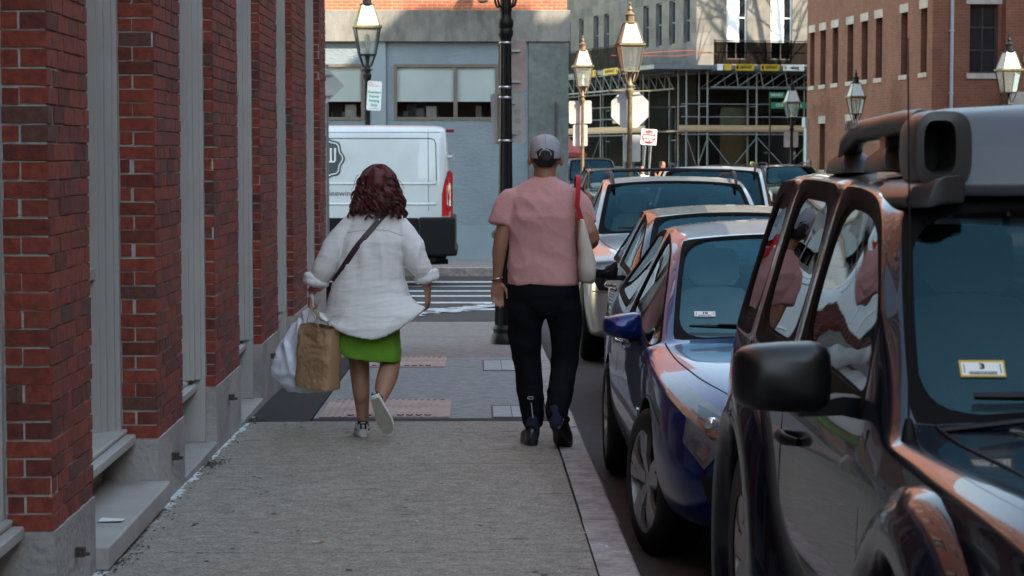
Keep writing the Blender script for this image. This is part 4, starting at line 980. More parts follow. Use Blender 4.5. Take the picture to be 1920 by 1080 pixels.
# street name signs
t = thing('street_name_sign', (10.35, 75.5, rz(75) + .1), (0, 0, 0), 'thin dark pole carrying two green street name blades', 'sign')
mb = MB(); mb.tube([(0, 0, 0), (0, 0, 4.05)], .03, 8); mb.build('pole', M['ironpaint'], t)
gg = mat('street_sign_green', (0.01, 0.20, 0.10), .5)
mb = MB(); mb.box(-.02, .50, -.05, -.035, 3.82, 4.02); o = mb.build('upper_blade', gg, t, smooth=0); text_obj('lettering', 'HENRY', .13, M['white'], o, (.23, -.056, 3.92), (R(90), 0, 0), bold=.002)
mb = MB(); mb.box(.04, 1.3, -.03, -.015, 3.45, 3.67); o = mb.build('lower_blade', gg, t, smooth=0); text_obj('lettering', 'COMMERCIAL', .15, M['white'], o, (.67, -.036, 3.56), (R(90), 0, 0), bold=.002)

# ------------------------------------------------------------------ delivery van, side-on across the street
VN = thing('delivery_van', (-3.2, 37.15, rz(37.0)), (0, 0, 0), 'white delivery van parked side-on with dark emblem, red tail lamp and black lower body', 'van')
M['vanwhite'] = paint('van_white', (0.60, 0.64, 0.655), .3, 0.0)
VZ = 1.1
def van_ring(x, w, wt, zb, zt, lean=0.0):
    base = [(0, zb), (w*.9, zb), (w, zb + .08), (w, 1.0), (w, 1.30), (lerp(w, wt, .55), zt*.80), (wt, zt - .17), (wt - .05, zt - .05), (wt - .20, zt), (0, zt + .02)]
    r_ = [Vector((x + lean*(z - zb), -y, z)) for y, z in base]; l_ = [Vector((x + lean*(z - zb), y, z)) for y, z in base[1:-1]]
    return [Vector((p.x, p.y, p.z*VZ)) for p in r_ + l_[::-1]]
mb = MB()
st = [(-2.70, .70, .45, .50, .85), (-2.62, .86, .60, .50, 1.05), (-2.35, .97, .75, .50, 1.22), (-1.95, 1.0, .80, .50, 1.38), (-1.15, 1.02, .84, .50, 2.22), (-.85, 1.02, .87, .50, 2.44), (0, 1.02, .9, .50, 2.51), (1.2, 1.02, .9, .50, 2.51), (2.35, 1.02, .9, .50, 2.51), (2.66, 1.01, .89, .50, 2.50), (2.75, .99, .86, .50, 2.47), (2.77, .95, .80, .50, 2.42)]
mb.loft([van_ring(*a, lean=(-.05 if a[0] > 2.5 else 0)) for a in st])
body = baked('body', mb, [M['vanwhite']], VN, sub=2, ang=40)
vb = bvh_of(body) if 'bvh_of' in globals() else BVHTree.FromPolygons([v.co.copy() for v in body.data.vertices], [tuple(p.vertices) for p in body.data.polygons])
def vp(x, z, off=.003):
    h = vb.ray_cast(Vector((x, -3, z*VZ)), Vector((0, 1, 0)))[0]
    return (h if h is not None else Vector((x, -1, z*VZ))) + Vector((0, -off, 0))
def vline(mb_, pts, r, off=0.0, flat=1.0):
    P = []
    for a_, b_ in zip(pts[:-1], pts[1:]):
        n = max(2, int(math.dist(a_, b_)/.06)); P += [vp(lerp(a_[0], b_[0], i/n), lerp(a_[1], b_[1], i/n), off) for i in range(n)]
    P.append(vp(*pts[-1], off)); mb_.tube(P, r, 6, flat=flat)
def vpatch(name, pts, m, off=.004, par=None, cuts=3):
    bm = bmesh.new(); bm.faces.new([bm.verts.new((x, z, 0)) for x, z in pts]); bmesh.ops.triangulate(bm, faces=bm.faces); bmesh.ops.subdivide_edges(bm, edges=bm.edges, cuts=cuts, use_grid_fill=True)
    for v in bm.verts: v.co = vp(v.co.x, v.co.y, off)
    auto_uv(bm); me = bpy.data.meshes.new(name); bm.to_mesh(me); bm.free(); me.materials.append(m); smooth_by(me, 180); return link(name, me, par or VN)
mb = MB()
vline(mb, [(-.6, 2.40), (2.62, 2.405)], .006); vline(mb, [(-.6, 2.31), (2.42, 2.31), (2.475, 2.285), (2.495, 2.23), (2.51, 1.66)], .009); vline(mb, [(2.365, 2.45), (2.375, 1.2)], .005); vline(mb, [(.25, 2.31), (.25, .5)], .006)
mb.build('panel_seams', mat('seam_grey', (.10, .11, .11), .7), VN)
mb = MB()
for zz in (1.615, 1.30): vline(mb, [(-.6, zz), (2.44, zz), (2.50, zz + .004)], .030, -.012)
mb.build('side_mouldings', M['vanwhite'], VN)
mb = MB(); mb.box(2.20, 2.83, -1.06, 1.06, .50*VZ, 1.10*VZ); mb.box(2.60, 2.86, -1.03, 1.03, .50*VZ, .62*VZ)
mb.build('rear_bumper', M['trim'], VN, smooth=0, bevel=.04)
mb = MB(); mb.box(-2.2, 2.199, -1.05, -1.0, .50*VZ, 1.09*VZ); mb.box(-2.2, 2.199, 1.0, 1.05, .50*VZ, 1.09*VZ); mb.build('lower_cladding', M['trim'], VN, smooth=0, bevel=.02)
mb = MB(); mb.box(1.9, 2.66, -.85, .85, .42*VZ, .47*VZ); mb.tube([(1.8, -.6, .46), (2.45, -.65, .43), (2.70, -.65, .44)], .045, 10); mb.box(2.2, 2.5, -.95, -.7, .45, .53); mb.build('exhaust', M['black'], VN)
tl = vpatch('tail_lamp', [(2.60, 1.115), (2.755, 1.115), (2.752, 1.82), (2.70, 1.80), (2.635, 1.62), (2.60, 1.45)], mat('tail_red', (0.50, 0.010, 0.012), .15, .1, spec=.8, coat=.6), .012)
mb = MB(); mb.box(2.70, 2.785, -.97, -.80, 1.12*VZ, 1.80*VZ); mb.build('rear_lens', mat('tail_red_rear', (0.42, 0.010, 0.012), .15, .1, spec=.8), tl, smooth=0, bevel=.02)
vpatch('clear_lens', [(2.685, 1.29), (2.752, 1.27), (2.752, 1.62), (2.715, 1.63), (2.685, 1.58)], mat('clear_lens', (.62, .60, .60), .12, .3, 30, spec=.8), .020, tl)
mb = MB()
for zz in (2.02, .92): mb.tube([(2.70, -.90, zz*VZ), (2.81, -.92, zz*VZ)], .035, 8); mb.box(2.77, 2.82, -.97, -.87, (zz - .05)*VZ, (zz + .06)*VZ)
mb.build('door_hinge', M['steel'], VN, smooth=0)
mb = MB(); mb.box(2.60, 2.80, -.12, .12, 2.41*VZ, 2.46*VZ); mb.build('brake_lamp', mat('brake_red', (.2, .01, .01), .2), VN, smooth=0, bevel=.01)
em = []; ec = (.62, 2.0)
for i in range(64):
    a_ = 2*math.pi*i/64; r = .325 + .020*math.cos(8*a_); em.append((ec[0] + r*math.cos(a_), ec[1] + r*math.sin(a_)))
eo = vpatch('emblem', em, mat('emblem_grey', (.055, .078, .078), .4), .003, cuts=1)
mb = MB(); P = [vp(ec[0] + (x - ec[0])*.88, ec[1] + (z - ec[1])*.88, .006) for x, z in em]; mb.tube(P, .011, 5, closed=True); mb.build('emblem_ring', M['white'], eo)
mb = MB()
for x in (.655, .725, .795): vline(mb, [(x, 1.96), (x, 2.16)], .017, .008)
vline(mb, [(.655, 1.95), (.795, 1.95)], .017, .008); P = [vp(.625 + .035*math.cos(a_*.524), 1.86 + .032*math.sin(a_*.524), .007) for a_ in range(12)]; mb.tube(P, .008, 5, closed=True)
mb.build('emblem_letter', M['white'], eo)
t_ = text_obj('lettering', 'finewine', .14, mat('lettering_grey', (.10, .12, .12), .5), VN, (1.13, vp(.9, 1.46).y - .004, 1.465*VZ), (R(90), 0, 0), align='RIGHT')
mb = MB(); mb.box(-1.75, -.75, -1.0, -.98, 1.5, 2.15); mb.build('cab_window', M['pane'], VN, smooth=0)
def simple_wheel(parent, x, y, side, r=.34, w=.22, axis='y', hub='steel'):
    wh = thing_part('wheel', parent); wh.location = (x, y, r)
    s = side; prof = [(r*.62, -w/2), (r*.9, -w/2), (r, -w*.36), (r, w*.36), (r*.9, w/2), (r*.62, w/2), (r*.615, 0), (r*.62, -w/2)]
    q = MB(); q.lathe(prof, (0, 0, 0), axis, 28, cap=False); q.build('tyre', M['black'], wh)
    q = MB(); q.lathe([(r*.63, w*.44), (r*.6, w*.30), (r*.2, w*.36), (.0, w*.36)] if s > 0 else [(r*.63, -w*.44), (r*.6, -w*.30), (r*.2, -w*.36), (.0, -w*.36)], (0, 0, 0), axis, 20); q.build('rim', M[hub], wh); return wh
for x in (-1.75, 1.45):
    for y in (-.92, .92): simple_wheel(VN, x, y, y, .36)
# ------------------------------------------------------------------ cars. local: front = -Y, origin under front axle, y = distance behind it
M['cglass'] = glass_mat('windscreen_glass', (0.62, 0.80, 0.84), 0.006, 1.36, gl=(.40, .84, 1.0))
M['sglass'] = glass_mat('side_glass', (0.32, 0.38, 0.40), 0.006, 1.42, gl=(.85, .9, .95))
M['dglass'] = glass_mat('privacy_glass', (0.05, 0.055, 0.06), 0.006, 1.42, gl=(.85, .9, .95))
M['plasticgloss'] = mat('gloss_black', (0.012, 0.012, 0.014), 0.12, 0.1, spec=.6)
M['lens'] = glass_mat('headlamp_lens', (0.82, 0.84, 0.86), 0.02, 1.5)
M['lampin'] = mat('lamp_reflector', (0.45, 0.46, 0.48), 0.18, 0.3, 30, metal=.9)
M['amber'] = mat('amber_lens', (0.65, 0.22, 0.04), 0.12, 0.1, spec=.8)
NR = 11
def ring_pts(s):
    y, zb, ws, wm, zm, wb, zbelt, wr, zr, zc = s[:10]
    row = [(0, zb), (ws*.92, zb), (ws, zb + .07), (wm - .01, lerp(zb + .07, zm, .5)), (wm, zm), (lerp(wm, wb, .35), lerp(zm, zbelt, .72)), (wb, zbelt), (wr, zr), (wr - .05, zr + (zc - zr)*.36), (wr*.5, zr + (zc - zr)*.85), (0, zc)]
    return [Vector((x, y, z)) for x, z in row]
def car_body(parent, st, paint_m, ws, side_groups, rear=None, wheels=(), wr=.33, glass='sglass', rearglass='dglass', frame=.032, wsframe=.035, ang=38, noarch=False, arch_pad=.045):
    """st: stations; ws=(i0,i1) stations of windscreen; side_groups list of (i0,i1); rear=(i0,i1)"""
    bm = bmesh.new(); grid = []; bm.verts.layers.float.new('crease_vert'); bm.edges.layers.float.new('crease_edge')
    for s in st:
        half = ring_pts(s); R_ = [bm.verts.new(p) for p in half]
        L_ = [R_[0]] + [bm.verts.new((-p.x, p.y, p.z)) for p in half[1:-1]] + [R_[-1]]
        grid.append((R_, L_))
    info = {}
    for i in range(len(st) - 1):
        for sd in (0, 1):
            for j in range(NR - 1):
                a, b, c, d = grid[i][sd][j], grid[i][sd][j+1], grid[i+1][sd][j+1], grid[i+1][sd][j]
                vs = [a, b, c, d] if sd == 0 else [d, c, b, a]
                f = bm.faces.new(vs); f.material_index = 0; info[(i, sd, j)] = f
    for e in (0, len(st) - 1):            # end caps: strips across
        R_, L_ = grid[e]
        for j in range(NR - 1):
            q = []
            for v in (R_[j], R_[j+1], L_[j+1], L_[j]):
                if v not in q: q.append(v)
            if e == 0: q = q[::-1]
            bm.faces.new(q)
    bmesh.ops.recalc_face_normals(bm, faces=bm.faces)
    cl = bm.edges.layers.float.get('crease_edge') or bm.edges.layers.float.new('crease_edge')
    vl = bm.verts.layers.float.get('crease_vert')
    def do(group, mi, th, tm=1):
        fs = [info[k] for k in group]
        for f in fs: f.material_index = mi
        r = bmesh.ops.inset_region(bm, faces=fs, thickness=th, depth=-.006, use_even_offset=True, use_boundary=True)
        for f in r['faces']: f.material_index = tm
        r2 = bmesh.ops.inset_region(bm, faces=fs, thickness=.004, depth=-.004, use_even_offset=True, use_boundary=True)
        for f in r2['faces']: f.material_index = tm
        rim = set()
        for f in r['faces'] + r2['faces']:
            for e in f.edges:
                vs_ = [g in r['faces'] or g in r2['faces'] for g in e.link_faces]
                if not all(vs_) or any((g in r['faces']) != (g2 in r['faces']) for g in e.link_faces for g2 in e.link_faces): e[cl] = .9; rim.add(e)
        for v in {v for e in rim for v in e.verts}:
            es = [e for e in v.link_edges if e in rim]
            if len(es) == 2:
                d1 = (es[0].other_vert(v).co - v.co).normalized(); d2 = (es[1].other_vert(v).co - v.co).normalized()
                if d1.dot(d2) > -.75: v[vl] = .62
    do([(i, sd, j) for i in range(*ws) for sd in (0, 1) for j in range(8, NR - 1)], 2, wsframe)
    n = 3; sides = []
    for (i0, i1) in side_groups:
        for sd in (0, 1):
            do([(i, sd, 6) for i in range(i0, i1)], n, frame); sides.append(n); n += 1
    if rear:
        do([(i, sd, j) for i in range(*rear) for sd in (0, 1) for j in range(8, NR - 1)], n, .04); rn = n; n += 1
    # mild creases along belt and rail
    for i in range(len(st) - 1):
        for sd in (0, 1):
            for j, c in ((6, .35), (2, .5), (7, .25)):
                e = bm.edges.get((grid[i][sd][j], grid[i+1][sd][j]))
                if e: e[cl] = c
    me = bpy.data.meshes.new('body'); bm.to_mesh(me); bm.free()
    while len(me.materials) < n: me.materials.append(paint_m if len(me.materials) == 0 else (M['trim'] if len(me.materials) == 1 else M['cglass']))
    t = link('tmp', me); q = t.modifiers.new('u', 'SUBSURF'); q.levels = 3 if not noarch else 2; q.render_levels = q.levels
    cut = None
    if not noarch:
        mb = MB()
        for (y, w) in wheels:
            for s in (-1, 1): mb.lathe([(wr + arch_pad, s*(w - .30)), (wr + arch_pad, s*(w + .4))], (0, y, wr), 'x', 48)
        me2 = mb.mesh('cut', [M['black']]); cut = link('cut', me2)
        b = t.modifiers.new('b', 'BOOLEAN'); b.object = cut; b.operation = 'DIFFERENCE'; b.solver = 'EXACT'
        me.materials.append(M['black'])
        bm_ = bmesh.new(); bm_.from_mesh(me2); 
        bm_.to_mesh(me2); bm_.free(); me2.materials.clear(); 
        for k_ in range(len(me.materials)): me2.materials.append(me.materials[k_])
        me2.polygons.foreach_set('material_index', [len(me.materials) - 1] * len(me2.polygons))
        try: b.material_mode = 'INDEX'
        except Exception: pass
    dg = bpy.context.evaluated_depsgraph_get(); dg.update()
    fm = bpy.data.meshes.new_from_object(t.evaluated_get(dg)); bpy.data.objects.remove(t)
    if cut: bpy.data.objects.remove(cut)
    bm = bmesh.new(); bm.from_mesh(fm); bm.faces.ensure_lookup_table()
    bvh = BVHTree.FromBMesh(bm); bm.free()
    def split(name, idx, mats, par):
        b2 = bmesh.new(); b2.from_mesh(fm); b2.faces.ensure_lookup_table()
        dl = [f for f in b2.faces if f.material_index not in idx]
        bmesh.ops.delete(b2, geom=dl, context='FACES')
        mp = {k_: i for i, k_ in enumerate(idx)}
        for f in b2.faces: f.material_index = mp[f.material_index]
        if len(b2.faces) == 0: b2.free(); return None
        auto_uv(b2); m3 = bpy.data.meshes.new(name); b2.to_mesh(m3); b2.free()
        for m in mats: m3.materials.append(m)
        smooth_by(m3, ang); return link(name, m3, par)
    out = {}
    idx = [0, 1] + ([len(fm.materials) - 1] if not noarch else [])
    out['body'] = split('body', idx, [paint_m, M['seal'], M['black']][:len(idx)], parent)
    out['ws'] = split('windscreen', [2], [M['cglass']], parent)
    for k_ in sides: split('side_window', [k_], [M[glass] if k_ < 5 else M[rearglass]], parent)
    if rear: split('rear_window', [rn], [M[rearglass]], parent)
    out['bvh'] = bvh
    return out
def hit(bvh, o, d):
    r = bvh.ray_cast(Vector(o), Vector(d).normalized()); return r[0], r[1]
def side_pt(bvh, y, z, off=.003, s=-1):
    p, n = hit(bvh, (s*2.0, y, z), (-s, 0, 0))
    if p is None: return Vector((s*.8, y, z))
    return p + Vector((s*off, 0, 0))
def front_pt(bvh, x, z, off=.003):
    p, n = hit(bvh, (x, -3.0, z), (0, 1, 0))
    if p is None: return Vector((x, 0, z))
    if n.y > 0: n = -n
    return p + n * off
def top_pt(bvh, x, y, off=.003):
    p, n = hit(bvh, (x, y, 3.0), (0, 0, -1)); return p + Vector((0, 0, off)) if p is not None else Vector((x, y, 1))
def seam(mb, f, bvh, pts, r=.004, **k):
    P = []
    for a, b in zip(pts[:-1], pts[1:]):
        n = max(2, int(math.dist(a, b) / .06))
        for i in range(n): P.append(f(bvh, lerp(a[0], b[0], i/n), lerp(a[1], b[1], i/n), off=.0005, **k))
    P.append(f(bvh, *pts[-1], off=.0005, **k))
    for _ in range(4): P = [P[0]] + [(P[i-1] + P[i]*2 + P[i+1])/4 for i in range(1, len(P)-1)] + [P[-1]]
    mb.tube(P, r, 5)
def shell_patch(name, bvh, f, poly, m, parent, off=.006, cuts=3, thick=0.0, **k):
    bm = bmesh.new(); vs = [bm.verts.new((a, b, 0)) for a, b in poly]; bm.faces.new(vs)
    bmesh.ops.triangulate(bm, faces=bm.faces); bmesh.ops.subdivide_edges(bm, edges=bm.edges, cuts=cuts, use_grid_fill=True)
    for v in bm.verts: v.co = f(bvh, v.co.x, v.co.y, off=off, **k)
    if thick:
        bmesh.ops.recalc_face_normals(bm, faces=bm.faces); bmesh.ops.solidify(bm, geom=bm.faces[:], thickness=thick)
    auto_uv(bm); me = bpy.data.meshes.new(name); bm.to_mesh(me); bm.free(); me.materials.append(m); smooth_by(me, 50)
    return link(name, me, parent)
def alloy_wheel(parent, x, y, r, w, side, spokes=5, style='alloy', rimf=.66, steer=0.0):
    wh = thing_part('wheel', parent); wh.location = (x, y, r); wh.rotation_euler = (0, 0, steer); s = side; rr = r * rimf
    q = MB(); n = 40
    q.lathe([(rr, -w/2), (r*.80, -w/2 - .006), (r*.92, -w*.48), (r*.985, -w*.38), (r, -w*.30), (r, -w*.1), (r*.985, -w*.09), (r*.985, -w*.05), (r, -w*.04), (r, w*.30), (r*.985, w*.38), (r*.92, w*.48), (r*.80, w/2 + .006), (rr, w/2), (rr*.995, 0), (rr, -w/2)], (0, 0, 0), 'x', n, cap=False); q.build('tyre', M['black'], wh)
    q = MB(); q.lathe([(rr + .004, s*w*.48), (rr - .012, s*w*.47), (rr - .02, s*w*.2), (rr - .03, s*-w*.4)], (0, 0, 0), 'x', n, cap=False)
    q.lathe([(.0, s*w*.40), (.055, s*w*.39), (.07, s*w*.30)], (0, 0, 0), 'x', 20, cap=False)
    for k_ in range(spokes):
        a = 2*math.pi*k_/spokes + .3
        for dv, wd in ((-.16, .022), (.16, .022)) if style == 'twin' else ((0, .045),):
            a1 = a + dv*.6; a2 = a + dv
            pts = []
            for rad, xx, aa in ((.04, .36, a1), (rr*.55, .44, (a1+a2)/2), (rr*.97, .44, a2)): pts.append((s*w*xx, rad*math.cos(aa), rad*math.sin(aa)))
            q.bar(pts[0], pts[1], wd*2, .02, up=(1, 0, 0)); q.bar(pts[1], pts[2], wd*2.4, .02, up=(1, 0, 0))
    q.build('rim', M['alloy'], wh)
    q = MB(); q.lathe([(rr*.99, s*w*.16), (.0, s*w*.14)], (0, 0, 0), 'x', 24, cap=False); q.build('brake_disc', M['dark_in'], wh); return wh
M['alloy'] = mat('wheel_alloy', (0.33, 0.33, 0.34), 0.35, 0.1, 8, metal=.7)
def interior(parent, yc, w, h0, seats_y, belt, floor=.35, seatm='seat', dash_y=.75, dash_z=.93, rear_y=None, lx=.38):
    t = thing_part('interior', parent)
    q = MB(); q.box(-w + .06, w - .06, dash_y - .05, yc + 1.0, floor, floor + .05); q.box(-w+.08, -w+.13, dash_y, yc + .9, floor + .06, belt - .12); q.box(w-.13, w-.08, dash_y, yc + .9, floor + .06, belt - .12)
    q.build('floor', M['dark_in'], t, smooth=0)
    q = MB(); q.loft([[Vector((x, y, z)) for y, z in ((dash_y - .12, floor + .1), (dash_y - .12, dash_z - .06), (dash_y + .1, dash_z), (dash_y + .3, dash_z - .03), (dash_y + .38, dash_z - .16), (dash_y + .3, floor + .1))] for x in (-w + .12, -.3, .3, w - .12)])
    q.build('dashboard', M['seat'], t)
    for sx in (-1, 1):
        for yy in [seats_y] + ([rear_y] if rear_y else []):
            x = sx * lx; wdt = .23
            q = MB(); q.loft([[Vector((x + a*wdt*k_, y, z + .02*(1-abs(a)))) for a in (-1, -.8, 0, .8, 1)] + [Vector((x + a*wdt*k_, y + .10, z)) for a in (1, .8, 0, -.8, -1)] for (y, z, k_) in ((yy, floor + .15, .95), (yy + .03, h0 - .60, 1.0), (yy + .10, h0 - .35, 1.0), (yy + .16, h0 - .20, .88), (yy + .19, h0 - .15, .62))]); s_ = q.build('seat_back', M[seatm], t)
            q = MB(); q.loft([[Vector((x + .13*a*k_, y, z)) for a in (-1, -.7, .7, 1)] + [Vector((x + .13*a*k_, y + .09, z)) for a in (1, .7, -.7, -1)] for (y, z, k_) in ((yy + .17, h0 - .13, .75), (yy + .17, h0 - .09, 1), (yy + .19, h0 + .02, .98), (yy + .2, h0 + .06, .7))])
            q.tube([(x - .06, yy + .2, h0 - .2), (x - .06, yy + .2, h0 - .1)], .008, 6); q.tube([(x + .06, yy + .2, h0 - .2), (x + .06, yy + .2, h0 - .1)], .008, 6); q.build('headrest', M[seatm], t)
            q = MB(); q.box(x - .24, x + .24, yy - .45, yy + .05, floor + .1, floor + .27); q.build('seat_cushion', M[seatm], t, smooth=0, bevel=.04)
    q = MB(); cx, cy, cz = lx, seats_y - .42, belt - .06
    q.tube([(cx + .18*math.cos(a*math.pi/12), cy + .05*math.sin(a*math.pi/12), cz + .17*math.sin(a*math.pi/12)) for a in range(24)], .015, 6, closed=True); q.bar((cx - .17, cy, cz), (cx + .17, cy, cz), .05, .05); q.tube([(cx, cy, cz), (cx, cy - .2, cz - .1)], .03, 8); q.build('steering_wheel', M['trim'], t)
    return t
def mirror(parent, x, y, z, s, w, h, d, mshell, mbase=None, arm=.08, taper=.7):
    """door mirror; x is body side, s=-1 for the side facing the pavement"""
    t = thing_part('door_mirror', parent); t.location = (x, y, z)
    q = MB(); rings = []
    for k_, sc, yy in ((0, .55, -d*.55), (1, .85, -d*.42), (2, .98, -d*.15), (3, 1.0, d*.2), (4, .97, d*.42)):
        ring = []
        for i in range(20):
            a = 2*math.pi*i/20; ca, sa = math.cos(a), math.sin(a); p = 4.4
            rx = abs(ca)**(2/p) * (1 if ca > 0 else -1); rzz = abs(sa)**(2/p) * (1 if sa > 0 else -1)
            tp = lerp(1, taper, (rx + 1)/2 if s < 0 else (1 - rx)/2)
            tp = lerp(taper, 1, (1 - s*rx)/2 if s > 0 else (1 + rx)/2)
            ring.append(Vector((s*(arm + w/2) + rx*w/2*sc, yy, rzz*h/2*sc*tp + (1 - tp)*.0)))
        rings.append(ring)
    q.loft(rings); q.build('shell', mshell, t, smooth=60)
    q = MB(); cx = s*(arm + w/2); q.add([(cx + ca*w*.42, d*.425, cz*h*.38) for ca, cz in ((-1, -.8), (1, -.8), (1, .8), (-1, .8))], [(0,1,2,3)]); q.build('mirror_glass', M['chrome'], t, smooth=0)
    q = MB(); q.loft([[Vector((s*xx, yy + dy, zz)) for dy, zz in ((-.05, z0), (.05, z0), (.05, z1), (-.05, z1))] for xx, yy, z0, z1 in ((-.05, .06, -h*.62, -h*.30), (arm*.6, .03, -h*.50, -h*.25), (arm + w*.35, 0, -h*.50, -h*.36))]); q.build('arm', mbase or M['trim'], t)
    return t
def handle(parent, bvh, y, z, m, s=-1, L_=.18):
    q = MB(); n = 14; P = []
    for i in range(n + 1):
        t = i/n; p = side_pt(bvh, y + (t - .5)*L_, z + .006*math.sin(math.pi*t), 0, s); P.append(p + Vector((s*(.002 + .034*min(1, 4*t*(1 - t)*1.4)), 0, 0)))
    q.tube(P, [.009 + .006*math.sin(math.pi*i/n) for i in range(n + 1)], 10, flat=1.3); o = q.build('door_handle', m, parent)
    q = MB(); p = side_pt(bvh, y + L_*.62, z, .001, s); q.lathe([(0, -.004), (.012, -.004), (.012, .003), (0, .003)], (p.x, p.y, p.z), 'x', 12); q.build('key_lock', m, o); return o
def wiper(parent, bvh, pts, r=.008):
    q = MB(); P = []
    for i in range(13):
        t = i/12; k_ = min(int(t*(len(pts)-1)), len(pts)-2); u = t*(len(pts)-1) - k_; x = lerp(pts[k_][0], pts[k_+1][0], u); z = lerp(pts[k_][1], pts[k_+1][1], u)
        P.append(front_pt(bvh, x, z, .022))
    q.tube(P, [r*1.6 - abs(i-6)*r*.12 for i in range(13)], 6); q.tube([p + Vector((0, -.012, .010)) for p in P[3:10]], r*.8, 6); return q.build('wiper', M['trim'], parent)
def sticker(parent, bvh, x, z, w, h, num, edge, label=None):
    t = thing_part('inspection_sticker', parent); p = front_pt(bvh, x, z, .004); pu = front_pt(bvh, x, z + .04, .004); up = (pu - p).normalized(); pr = front_pt(bvh, x + .04, z, .004); rt = (pr - p).normalized()
    nrm = rt.cross(up).normalized(); up = nrm.cross(rt).normalized(); Mx = Matrix((rt, up, nrm)).transposed().to_4x4(); Mx.translation = p; t.matrix_local = Mx
    q = MB(); q.box(-w/2, w/2, -h/2, h/2, 0, .0008, 0); q.build('backing', edge, t, smooth=0)
    q = MB(); q.box(-w*.46, w*.46, -h*.42, h*.36, .001, .0016); q.build('card', mat('sticker_card', (.72, .78, .74), .6, .03), t, smooth=0)
    text_obj('lettering', num, h*.45, M['black'], t, (0, h*.10, .0022), (0, 0, 0), sx=1.25, extrude=.0002, bold=.001)
    q = MB(); pr_ = random.Random(3)
    xx = -w*.30
    while xx < w*.30: wd = pr_.choice([.0008, .0014, .002]); q.box(xx, xx + wd, -h*.38, -h*.20, .0018, .0024); xx += wd + .0012
    for s in (-1, 1): q.box(s*w*.40 - .001, s*w*.40 + .001, -h*.3, h*.25, .0018, .0024)
    q.build('print', M['black'], t, smooth=0); return t

SL = -math.atan(0.01875)
# ============ foreground SUV
navy = paint('suv_navy_paint', (0.006, 0.009, 0.018), .25, .3)
X1 = thing('parked_suv', (1.79, 4.36, rz(4.36)), (SL, 0, 0), 'glossy black-navy SUV in the right foreground with a grey roof pod', 'car', 'cars parked along the kerb')
xs_ = [(-.86, .42, .62, .74, .60, .70, .86, .55, .92, .95), (-.78, .36, .74, .82, .62, .80, .92, .66, .98, 1.01), (-.45, .36, .82, .86, .66, .84, .98, .76, 1.02, 1.06), (0, .36, .84, .885, .68, .855, 1.0, .81, 1.03, 1.07),
       (.40, .36, .86, .90, .70, .865, 1.02, .835, 1.035, 1.085), (.47, .36, .86, .90, .70, .865, 1.03, .845, 1.045, 1.095), (.72, .36, .86, .90, .70, .865, 1.05, .82, 1.31, 1.36), (.98, .36, .86, .90, .70, .862, 1.06, .77, 1.545, 1.595),
       (1.30, .36, .86, .90, .70, .862, 1.08, .725, 1.61, 1.665), (1.86, .36, .86, .90, .70, .862, 1.09, .715, 1.625, 1.685), (1.95, .36, .86, .90, .70, .862, 1.09, .715, 1.63, 1.69), (2.35, .36, .86, .90, .70, .86, 1.10, .71, 1.64, 1.70), (2.78, .36, .86, .90, .70, .858, 1.11, .70, 1.65, 1.71), (2.87, .36, .86, .90, .70, .858, 1.11, .70, 1.65, 1.71),
       (3.35, .38, .84, .89, .70, .85, 1.12, .69, 1.64, 1.70), (3.48, .42, .82, .87, .70, .83, 1.10, .68, 1.56, 1.61), (3.58, .46, .78, .84, .72, .80, 1.02, .66, 1.10, 1.14)]
cb = car_body(X1, xs_, navy, (5, 7), [(6, 9), (10, 12), (13, 14)], (14, 16), [(0, .88), (2.69, .88)], .375, glass='sglass', rearglass='dglass', frame=.05, wsframe=.018, arch_pad=.07)
bv = cb['bvh']
for y in (0, 2.69):
    for s in (-1, 1): alloy_wheel(X1, s*.79, y, .375, .24, s, 6, rimf=.58)
interior(X1, 2.0, .82, 1.45, 1.45, 1.10, floor=.55, dash_y=.60, dash_z=1.08, rear_y=2.35, lx=.40)
# flares: bulging arches
for s in (-1, 1):
    for y0 in (0, 2.69):
        q = MB(); rings = []
        for i in range(25):
            a = R(-30 + 240*i/24); rr = [(.445, .86), (.455, .93), (.49, .955), (.55, .94), (.61, .89), (.62, .83)]
            rings.append([Vector((s*xx, y0 - r*math.cos(a)*1.0, .375 + r*math.sin(a))) for r, xx in rr])
        q.loft(rings, cap=True); q.build('fender_flare', navy, X1, smooth=60)
q = MB()
for P in ([(.62, 1.04), (.60, .75), (.66, .42)], [(1.90, 1.08), (1.90, .60), (1.92, .42)], [(2.82, 1.10), (2.80, .95)]): seam(q, side_pt, bv, P, .0035)
seam(q, side_pt, bv, [(.66, .44), (2.1, .44)], .0035)
for s in (-1, 1): seam(q, top_pt, bv, [(s*.66, -.8), (s*.70, -.3), (s*.735, .2), (s*.74, .46)], .0045)
q.build('panel_gaps', M['black'], X1)
handle(X1, bv, 1.66, .90, M['trim'], L_=.20); handle(X1, bv, 2.70, .99, M['trim'], L_=.22); handle(X1, bv, 1.72, .97, M['trim'], s=1, L_=.22)
for s in (-1, 1): mirror(X1, s*.865, .80, 1.15, s, .24, .185, .13, M['mirror_shell'], arm=.06, taper=.85)
wiper(X1, bv, [(-.64, 1.115), (-.02, 1.115)], .010); wiper(X1, bv, [(.02, 1.13), (.62, 1.115)], .010)
sticker(X1, bv, -.605, 1.185, .106, .05, '3', M['yellow'])
q = MB()
for s in (-1, 1): q.tube([(s*.74, .42, 1.06), (s*.55, .39, 1.085), (s*.3, .37, 1.105), (0, .365, 1.11)], .018, 8, flat=.4)
q.build('cowl', M['trim'], X1)
